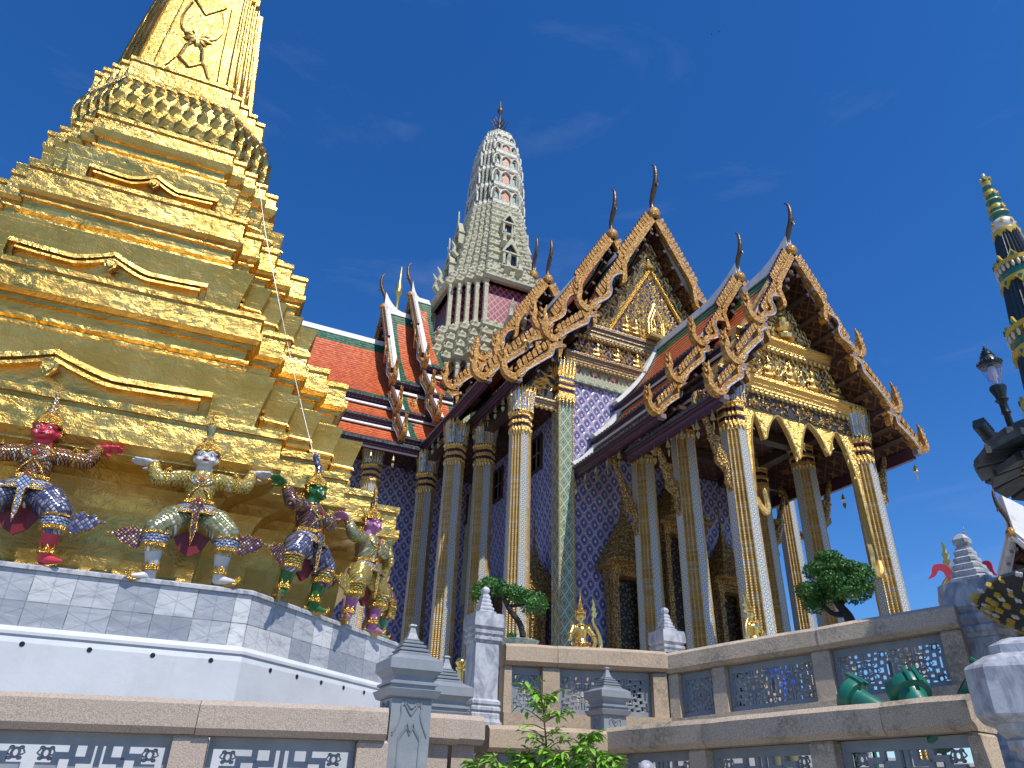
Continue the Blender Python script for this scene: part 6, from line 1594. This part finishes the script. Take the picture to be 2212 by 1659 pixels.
def pot1(t):
    b = MB(); b.lathe([(.10, -.085), (.15, -.08), (.17, -.03), (.195, -.012), (.20, .0), (.185, .004), (.17, -.01), (.01, -.012)], 28); b.v = [Vector((p.x*1.0, p.y*.8, p.z)) for p in b.v]; b.build('pot', MT['celadon'], t, 40)
    b = MB(); b.ball((0, 0, -.012), (.16, .125, .02)); b.build('soil', MT['bark'], t, 60)
    b = MB()
    for i in range(14): leaf(b, (-.10+random.uniform(-.03, .03), random.uniform(-.03, .03), 0), (random.uniform(-.5, .5), random.uniform(-.5, .5), 1), (0, 1, 0), .07, .03)
    b.build('weed', MT['leaf_dark'], t)
bonsai('bonsai_tree', 'small leaning pine shaped bonsai with three leaf pads in a celadon pot on the balustrade', pc,
       [(1038, 1282, 20, 22, 0), (1062, 1268, 30, 20, .05), (1088, 1276, 16, 15, 0), (1112, 1285, 27, 19, .05), (1132, 1290, 18, 16, 0), (1152, 1304, 29, 25, 0)], 7.62,
       [[(1130, 1376, 7, 0), (1122, 1345, 6.5, 0), (1104, 1322, 6, 0), (1092, 1300, 5, 0), (1086, 1282, 4, 0), (1066, 1274, 2.5, 0)], [(1096, 1310, 3.5, 0), (1120, 1308, 3, 0), (1148, 1304, 2, 0)], [(1088, 1290, 3, 0), (1108, 1286, 2, 0)]], .026, pot1)
def B2(x, y, rx, ry, dd=0): return (1591+.347*x, 850+.347*y, rx*.347, ry*.347, dd)
def T2(x, y, r): return (1591+.347*x, 850+.347*y, r*.347, 0)
bonsai('bonsai_tree', 'larger round bonsai with many clipped cloud pads against the sky', atD(1838, 1352, 8.2),
       [B2(575, 1028, 82, 42, .1), B2(500, 1105, 80, 48), B2(650, 1085, 100, 46, -.05), B2(765, 1120, 88, 58, .05), B2(600, 1165, 95, 60, -.1), B2(740, 1165, 60, 40, -.1), B2(455, 1232, 84, 54), B2(700, 1235, 135, 66, -.05), B2(790, 1205, 55, 45), B2(485, 1310, 68, 55, .05), B2(570, 1250, 60, 60, .15)], 8.2,
       [[T2(712, 1440, 36), T2(690, 1380, 30), T2(640, 1320, 24), T2(600, 1260, 18), T2(580, 1190, 12)], [T2(680, 1370, 22), T2(610, 1375, 17), T2(550, 1330, 15), T2(510, 1280, 10)], [T2(650, 1320, 16), T2(690, 1260, 12), T2(740, 1200, 8)]], .028)
# leafy shrub in front of the balustrade
def shrub(label, stems, D, lsz, name='leafy_shrub'):
    b0 = atD(stems[0][0][0], stems[0][0][1], D); base = Vector((b0.x, b0.y, 0)); t = empty(name, base, 0, label, 'plant')
    lv, st = MB(), MB()
    for path, spread, n in stems:
        pts = [atD(x, y, D+random.uniform(-.12, .12))-base for x, y in ([path] if isinstance(path[0], (int, float)) else path)]
        P_ = [Vector(q) for q in smooth_path([tuple(p) for p in pts], 5)]
        st.tube(P_, [.009*(1-.6*i/len(P_)) for i in range(len(P_))], 5)
        for i in range(n):
            f = random.random()**.65; q = P_[int(f*(len(P_)-1))]
            a = random.uniform(0, 2*pi); d = Vector((cos(a), sin(a), random.uniform(-.25, .7)))
            tw = q+d*spread*random.uniform(.3, 1.0)
            st.tube([q, (q+tw)/2+Vector((0, 0, .01)), tw], [.004, .003, .002], 4)
            for k in range(random.randint(3, 5)):
                e = Vector((cos(a+random.uniform(-1.4, 1.4)), sin(a+random.uniform(-1.4, 1.4)), random.uniform(-.75, .45)))
                leaf(lv, tw-d*spread*.12*k, e, (random.uniform(-.3, .3), random.uniform(-.3, .3), 1), lsz*random.uniform(.7, 1.3), lsz*random.uniform(.34, .46))
    lv.build('leaves', MT['leaf_light'], t); st.build('stem', MT['stem'], t, 60)
    return t
def shrub2(label, stems, D, lsz, name):
    return shrub(label, [(s, sp, n) for s, sp, n in stems], D, lsz, name)
def paths(L): return L
def mk(label, name, stems, D, lsz):
    b0 = atD(stems[0][0][0][0], stems[0][0][0][1], D); base = Vector((b0.x, b0.y, 0)); t = empty(name, base, 0, label, 'plant')
    lv, st = MB(), MB()
    for path, spread, n in stems:
        dd = random.uniform(-.15, .15)
        pts = [atD(x, y, D+dd)-base for x, y in path]
        pts = [Vector((pts[0].x, pts[0].y, 1.13))]+pts if path[0][1] > 1655 else pts
        P_ = [Vector(q) for q in smooth_path([tuple(p) for p in pts], 6)]
        st.tube(P_, [.008*(1-.65*i/len(P_)) for i in range(len(P_))], 5)
        for i in range(n):
            f = random.uniform(.25, 1); q = P_[int(f*(len(P_)-1))]
            a = random.uniform(0, 2*pi); d = Vector((cos(a), sin(a), random.uniform(.0, .8))).normalized()
            L_ = spread*random.uniform(.35, 1.0); tw = q+d*L_
            st.tube([q, q+d*L_*.5+Vector((0, 0, .012)), tw], [.0035, .0028, .0018], 4)
            for k in range(random.randint(4, 6)):
                bb = a+random.choice((-1, 1))*random.uniform(.2, 1.3)
                e = Vector((cos(bb), sin(bb), random.uniform(-.8, .5)))
                leaf(lv, q+d*L_*(1-.16*k), e, (random.uniform(-.3, .3), random.uniform(-.3, .3), 1), lsz*random.uniform(.6, 1.25), lsz*random.uniform(.34, .46))
    lv.build('leaves', MT['leaf_light'], t); st.build('stem', MT['stem'], t, 60); return t
mk('tall thin sapling with drooping fresh green leaves in front of the tan balustrade', 'sapling',
   [([(1178, 1660), (1180, 1610), (1176, 1560), (1172, 1515), (1168, 1482)], .20, 24), ([(1174, 1540), (1190, 1512), (1212, 1490)], .10, 7), ([(1174, 1530), (1160, 1510), (1150, 1490)], .09, 6), ([(1175, 1560), (1200, 1546), (1222, 1540)], .08, 6)], 4.9, .062)
mk('low bushy shrub with bright green leaves at the bottom centre', 'leafy_shrub',
   [([(1045, 1690), (1040, 1673), (1030, 1658)], .10, 12), ([(1085, 1690), (1080, 1668), (1078, 1648)], .11, 14), ([(1130, 1698), (1125, 1658), (1115, 1630)], .11, 16), ([(1170, 1690), (1165, 1668), (1160, 1648)], .12, 14), ([(1205, 1690), (1205, 1658), (1200, 1618)], .12, 16),
    ([(1250, 1690), (1250, 1648), (1255, 1603)], .12, 20), ([(1285, 1690), (1285, 1658), (1290, 1613)], .12, 20), ([(1310, 1690), (1315, 1668), (1322, 1638)], .11, 18), ([(1262, 1618), (1268, 1598), (1275, 1583)], .08, 9), ([(1150, 1678), (1145, 1648)], .12, 14), ([(1230, 1678), (1225, 1643)], .12, 16)], 4.8, .075)
# ------------------------------------------------------------ ceramic spire at the right edge
sx_, sy_ = 5.93, 2.66
t = empty('ceramic_spire', (sx_, sy_, 0), 0, 'dark ribbed ceramic spire with yellow and teal bands cut off by the right edge', 'spire')
b = MB(); b.lathe([(.16, 0), (.30, .1), (.30, 1.2), (.26, 1.3), (.22, 2.4), (.3, 2.6)], 16); b.build('pedestal', MT['granite_tan'], t, 40)
b = MB()                                                 # lower eave of scale tiles
def eave(b, prof, n=8, up=.10, m=0):
    rs = []
    for r, z in prof:
        rg = []
        for i in range(n*4):
            a = 2*pi*i/(n*4)+.42; k = abs(((i % 4)/4.0)-.0); c = 1-abs((i % 4)-2)/2.0
            q = r/(cos((abs((i % 4)-2)/2.0)*0+0)) if False else r*(1-.07*c)
            rg.append((cos(a)*q, sin(a)*q, z+up*(1-c)*(r/prof[0][0])**3))
        rs.append(rg)
    b.loft(rs, m)
LE = [(.30, 2.50), (.46, 2.60), (.70, 2.70), (.90, 2.82), (1.03, 2.96), (1.01, 2.985), (.80, 3.05), (.55, 3.2), (.34, 3.42)]
eave(b, LE, up=.0)
e_ = b.build('lower_eave', MT['cer_dark'], t, 30)
b = MB()
for i in range(9):
    f = i/8.5; n = int(26+22*f)
    for j in range(n):
        q = f*3.6; k = int(q); r = lerp(LE[1+k][0], LE[2+k][0], q-k) if k < 3 else lerp(.90, 1.03, q-3); z = lerp(LE[1+k][1], LE[2+k][1], q-k) if k < 3 else lerp(2.82, 2.96, q-3)
        a = 2*pi*(j+.5*(i % 2))/n; r *= .985
        p = Vector((cos(a)*r, sin(a)*r, z-.004)); T = Vector((-sin(a), cos(a), 0)); Dn = Vector((cos(a)*.85, sin(a)*.85, .5)).normalized()
        if (i+j) % 3: b.prism([(-.016, 0), (0, .026), (.016, 0), (0, -.026)], (p, T, Dn), .03)
        else: 
            for q_ in range(4): b.ball(p+T*(cos(q_*pi/2)*.014)+Dn*(sin(q_*pi/2)*.014), (.012, .012, .012), 1, 6, 4)
b.build('tile_flowers', [MT['cer_yellow'], MT['cer_white']], e_)
b = MB(); b.lathe([(.33, 3.4), (.22, 3.46), (.19, 3.55), (.23, 3.62), (.36, 3.82), (.54, 3.95)], 20); ic = b.build('flaring_bracket', MT['cer_dark'], t, 40)
b = MB()
for i in range(5):
    for j in range(26):
        f = i/5; r = lerp(.26, .50, f)+.006; z = lerp(3.66, 3.92, f); a = 2*pi*(j+.5*(i % 2))/26; c = Vector((cos(a)*r, sin(a)*r, z)); T = Vector((-sin(a), cos(a), 0)); Dn = Vector((cos(a)*.6, sin(a)*.6, .6))
        b.prism([(-.014, 0), (0, .03), (.014, 0), (0, -.03)], (c, T, Dn), .022, 0 if (i*7+j) % 5 else 1)
b.build('tile_flowers', [MT['cer_yellow'], MT['cer_white']], ic)
b = MB()                                                 # upturned slate eave plates
for k, (r0, r1, z0, z1, n) in enumerate(((.34, .68, 4.06, 4.02, 14), (.42, .76, 3.98, 3.93, 14), (.38, .68, 3.90, 3.80, 14))):
    for j in range(n):
        a = 2*pi*(j+.5*(k % 2))/n; w_ = pi/n*.96
        def P(r, aa, z): return Vector((cos(aa)*r, sin(aa)*r, z))
        lo = [P(r0, a-w_, z0), P(r1, a-w_*.85, z1), P(r1, a+w_*.85, z1), P(r0, a+w_, z0)]
        b.hull(lo, [p+Vector((0, 0, .055)) for p in lo])
b.build('slate_eave_plates', MT['cer_slate'], t)
b = MB(); b.lathe([(.42, 4.08), (.36, 4.13), (.31, 4.17)], 18); b.build('spire_foot', MT['cer_slate'], t, 30)
def ribcone(z0, r0, z1, r1):
    b = MB(); n = 30; rs = []
    for z, r in ((z0, r0), (lerp(z0, z1, .5), lerp(r0, r1, .5)), (z1, r1)):
        rs.append([(cos(2*pi*i/(n*2))*r*(1 if i % 2 else .90), sin(2*pi*i/(n*2))*r*(1 if i % 2 else .90), z) for i in range(n*2)])
    b.loft(rs); b.build('ribbed_cone', MT['cer_dark'], t)
def bandset(z, r, h):
    b = MB(); b.lathe([(r*.95, z), (r*1.14, z+h*.06), (r*1.14, z+h*.2), (r*1.02, z+h*.22)], 24); b.lathe([(r*.95, z+h*.74), (r*1.10, z+h*.76), (r*1.10, z+h*.92), (r*.9, z+h)], 24)
    n = 9
    for i in range(n):
        a = 2*pi*i/n; T = Vector((-sin(a), cos(a), 0))
        for zz, s in ((z+h*.9, 1), (z+h*.1, -1)):
            c = Vector((cos(a)*r*1.05, sin(a)*r*1.05, zz)); Dn = Vector((-cos(a)*.12*s, -sin(a)*.12*s, s))
            b.prism([(-.042, 0), (-.02, .035), (0, .085), (.02, .035), (.042, 0)], (c, T, Dn), .024)
    o = b.build('yellow_band', MT['cer_yellow'], t, 30)
    b = MB()
    for i in range(n):
        a = 2*pi*i/n; T = Vector((-sin(a), cos(a), 0))
        for zz, s in ((z+h*.9, 1), (z+h*.1, -1)):
            c = Vector((cos(a)*r*1.07, sin(a)*r*1.07, zz)); b.prism([(-.018, .012), (0, .05), (.018, .012), (0, 0)], (c, T, Vector((0, 0, s))), .030)
    b.lathe([(r*1.03, z+h*.24), (r*1.05, z+h*.3), (r*1.05, z+h*.46), (r*1.02, z+h*.5)], 24)
    b.build('teal_inlay', MT['cer_teal'], o, 30)
    b = MB()
    for i in range(26):
        a = 2*pi*i/26; b.ball((cos(a)*r*1.08, sin(a)*r*1.08, z+h*.62), (.014, .014, h*.14), n=6, m=4)
    b.build('white_beads', MT['cer_white'], o, 60)
bandset(4.16, .30, .28); ribcone(4.40, .285, 4.84, .245); bandset(4.80, .240, .28); ribcone(5.04, .222, 5.52, .168); bandset(5.48, .160, .24); ribcone(5.68, .146, 6.02, .102)
b = MB(); b.lathe([(.094, 6.0), (.105, 6.03), (.10, 6.06), (.085, 6.065)], 20)
for i in range(8):
    a = 2*pi*i/8; b.prism([(-.028, 0), (0, .06), (.028, 0)], (Vector((cos(a)*.098, sin(a)*.098, 6.03)), Vector((-sin(a), cos(a), 0)), Vector((0, 0, -1))), .02)
b.build('yellow_band', MT['cer_yellow'], t, 30)
b = MB(); b.lathe([(.07, 6.065), (.088, 6.09), (.092, 6.13), (.085, 6.17), (.07, 6.185)], 18); b.build('white_bulb', MT['cer_white'], t, 50)
b = MB(); b.lathe([(.066, 6.185), (.07, 6.195), (.055, 6.21), (.06, 6.235), (.082, 6.25), (.08, 6.265), (.055, 6.275), (.062, 6.31), (.06, 6.35), (.045, 6.37), (.05, 6.40), (.066, 6.412), (.064, 6.425), (.042, 6.435), (.05, 6.48), (.048, 6.53), (.034, 6.55), (.05, 6.575), (.048, 6.59), (.028, 6.60), (.036, 6.65), (.032, 6.70), (.014, 6.725), (.012, 6.76)], 16,
                  mats=[0, 1, 0, 0, 1, 1, 0, 1, 1, 0, 0, 1, 1, 0, 1, 1, 0, 0, 1, 1, 0, 1, 2])
for z, r, n in ((6.33, .062, 7), (6.50, .05, 6), (6.68, .036, 5), (6.13, .091, 7)):
    for i in range(n):
        a = 2*pi*i/n; b.prism([(-.016, 0), (0, .026), (.016, 0), (0, -.026)], (Vector((cos(a)*r, sin(a)*r, z)), Vector((-sin(a), cos(a), 0)), Vector((0, 0, 1))), .02, 1)
b.build('beaded_tip', [MT['cer_teal'], MT['cer_yellow'], MT['cer_white']], t, 40)

# ------------------------------------------------------------ street lamp with a spotlight
lp = atD(2139, 790, 8.0); lx, ly = lp.x, lp.y
t = empty('street_lamp', (lx, ly, 0), 0, 'black iron lamp with a tapered glass globe behind the ceramic spire', 'street lamp')
zt = atD(2133, 742, 8.0).z
Z = lambda q: zt-q*.80
b = MB(); b.lathe([(.09, 0), (.12, .1), (.12, .5), (.06, .6), (.045, .7), (0.0311, Z(1.02)), (0.0444, Z(1.0)), (0.0370, Z(.96)), (0.0370, Z(.86)), (0.0629, Z(.82)), (0.0444, Z(.80)), (0.0555, Z(.74)), (0.0777, Z(.66)), (0.0740, Z(.63)), (0.0444, Z(.615))], 14); b.build('pole', MT['black_iron'], t, 40)
b = MB(); b.lathe([(0.0444, Z(.613)), (0.0629, Z(.52)), (0.0873, Z(.40)), (0.0977, Z(.33)), (0.0947, Z(.31))], 20, cap=False); b.build('glass_globe', MT['lamp_glass'], t, 60)
b = MB(); b.lathe([(0.0148, Z(.60)), (0.0185, Z(.52)), (0.0333, Z(.50)), (0.0333, Z(.38)), (0.0259, Z(.345)), (0.0037, Z(.34))], 12); b.build('bulb', MT['bulb'], t, 50)
b = MB(); b.lathe([(0.0888, Z(.335)), (0.1110, Z(.32)), (0.1110, Z(.295)), (0.0947, Z(.285)), (0.0703, Z(.20)), (0.0629, Z(.19)), (0.0703, Z(.18)), (0.0555, Z(.165)), (0.0518, Z(.13)), (0.0333, Z(.11)), (0.0370, Z(.10)), (0.0222, Z(.085)), (0.0207, Z(.06)), (0.0089, Z(.05)), (0.0074, Z(.02)), (0.0015, Z(0))], 18)
for i in range(18):
    a = 2*pi*i/18; b.ball((cos(a)*.111, sin(a)*.111, Z(.285)), (.009, .009, .015), n=6, m=4)
b.build('lamp_cap', MT['black_iron'], t, 40)
sp = atD(2128, 934, 7.85)
t = empty('spotlight', sp, radians(100), 'small dark spotlight clamped to the lamp pole', 'spotlight')
M = Matrix.Rotation(radians(118), 4, 'X')
b = MB(M); b.lathe([(.055, -.12), (.06, -.1), (.06, .05), (.066, .06), (.066, .10), (.05, .102)], 16); b.build('housing', MT['black_iron'], t, 40)
b = MB(M)
for i in range(7): b.box((0, .055, -.11+.028*i), (.11, .05, .010))
b.build('cooling_fins', MT['black_iron'], t)
b = MB(); e = Vector((lx, ly, sp.z+.02))-sp; R = Matrix.Rotation(-radians(100), 4, 'Z'); e = R @ e
b.tube([(0, 0, 0), e*.5+Vector((0, 0, -.04)), e], [.03, .028, .02], 6); b.build('arm', MT['black_iron'], t, 40)

# ------------------------------------------------------------ things further away
g = atD(868, 577, 46); 
t = empty('gilded_spire', (g.x, g.y, 0), 0, 'slim gilded mast rising behind the roof horns of the left wing', 'spire')
b = MB(); b.lathe([(.5, 0), (.4, 20), (.22, 27), (.16, 31), (.22, 31.4), (.36, 31.7), (.36, 31.9), (.2, 32.1), (.24, 32.4), (.15, 32.8), (.13, g.z-3), (.2, g.z-2.8), (.3, g.z-2.5), (.18, g.z-2.3), (.25, g.z-1.9), (.12, g.z-1.4), (.05, g.z)], 10); b.build('mast', MT['brass'], t, 40)
# pavilion seen between the porch columns
t = empty('pavilion', (30, 38, 0), 0, 'distant pavilion with a green edged orange roof seen between the porch columns', 'pavilion')
TH_ = TH; 
def roof_for(par, *a, **k):
    global fin
    f0 = fin
    def f1(b, name, m, par_=None, sm=None): return b.build(name, m, par if par_ in (None, TH_) else par_, sm, True)
    globals()['fin'] = f1
    try:
        before = set(bpy.data.objects)
        r = roof(*a, **k)
    finally: globals()['fin'] = f0
    return r
e0 = atD(1738, 1152, 46); r0 = atD(1690, 1108, 49)
roof_for(t, V(18, e0.y+4.2, r0.z+1.2), PY, PX, [(0, 0, 4.2, r0.z*0+(e0.z-r0.z-1.2))], e0.x-18, '', front=False, sides=(-1,), green_front=.9)
b = MB(); b.box(((18+e0.x-1)/2-30, e0.y+5-38, (e0.z-1)/2), (e0.x-20, 6, e0.z-1)); b.build('wall', MT['white'], t)
b = MB(); b.box((e0.x-1.5-30, e0.y-.3-38, (e0.z-.6)/2), (.6, .6, e0.z-.6)); b.build('column', MT['gold_dark'], t)
# white roofed hall at the right edge
h0 = atD(2188, 1160, 30)
t = empty('small_temple', (h0.x, h0.y, 0), 0, 'white ridged temple roof with one dark roof horn at the right edge', 'temple')
roof_for(t, h0, V(.26, .97, 0), V(.97, -.26, 0), [(0, 0, 2.2, -2.9), (2.1, -3.1, 3.4, -4.4)], 12, '', chofa_k=.55, swoop=1.3, flare=.3, green_front=.5)
for o in t.children_recursive:
    if o.type == 'MESH' and o.name.split('.')[0] in ('bargeboard', 'leaf_teeth', 'naga_hook'):
        for q in range(len(o.data.materials)): o.data.materials[q] = MT['ridge_white']
b = MB(); b.box((7, -1.5, (h0.z-4.2)/2), (10, 4.5, h0.z-4.2), 0, -.26); b.build('wall', MT['white'], t)
# gold topped post by the columns
p = atD(995, 1442, 7.9)
t = empty('brass_post', (p.x, p.y, 1.93), 0, 'small gold topped post beside the square marble pier', 'post')
b = MB(); h = p.z-1.93; b.lathe([(.05, 0), (.05, .02), (.034, .03), (.034, h-.03)], 14); b.build('pole', MT['gold_statue'], t, 40)
b = MB(); b.lathe([(.036, h-.0295), (.05, h-.02), (.05, h), (.03, h+.01), (.055, h+.04), (.05, h+.07), (.02, h+.09), (.004, h+.10)], 14); b.build('knob', MT['gold_statue'], t, 50)
for i, (x, y) in enumerate(((1537, 74), (1553, 68))):
    q = atD(x, y, 85)
    b = MB(); b.ball((0, 0, 0), (.10, .3, .09), n=8, m=6)
    for s in (-1, 1): b.hull([(s*.05, .1, .03), (s*.45, .12, .18), (s*.85, -.05, .08), (s*.05, -.12, .03)], [(s*.05, .1, .05), (s*.45, .12, .2), (s*.85, -.05, .1), (s*.05, -.12, .05)])
    o = b.build('bird', MT['teak'], None, 60); o.location = q; o.rotation_euler.z = 1.0+i; o.scale = (.35, .35, .35)
    tag(o, 'tiny dark bird in the sky, the %s of the pair' % ('lower left' if i == 0 else 'upper right'), 'bird', 'birds high in the sky')
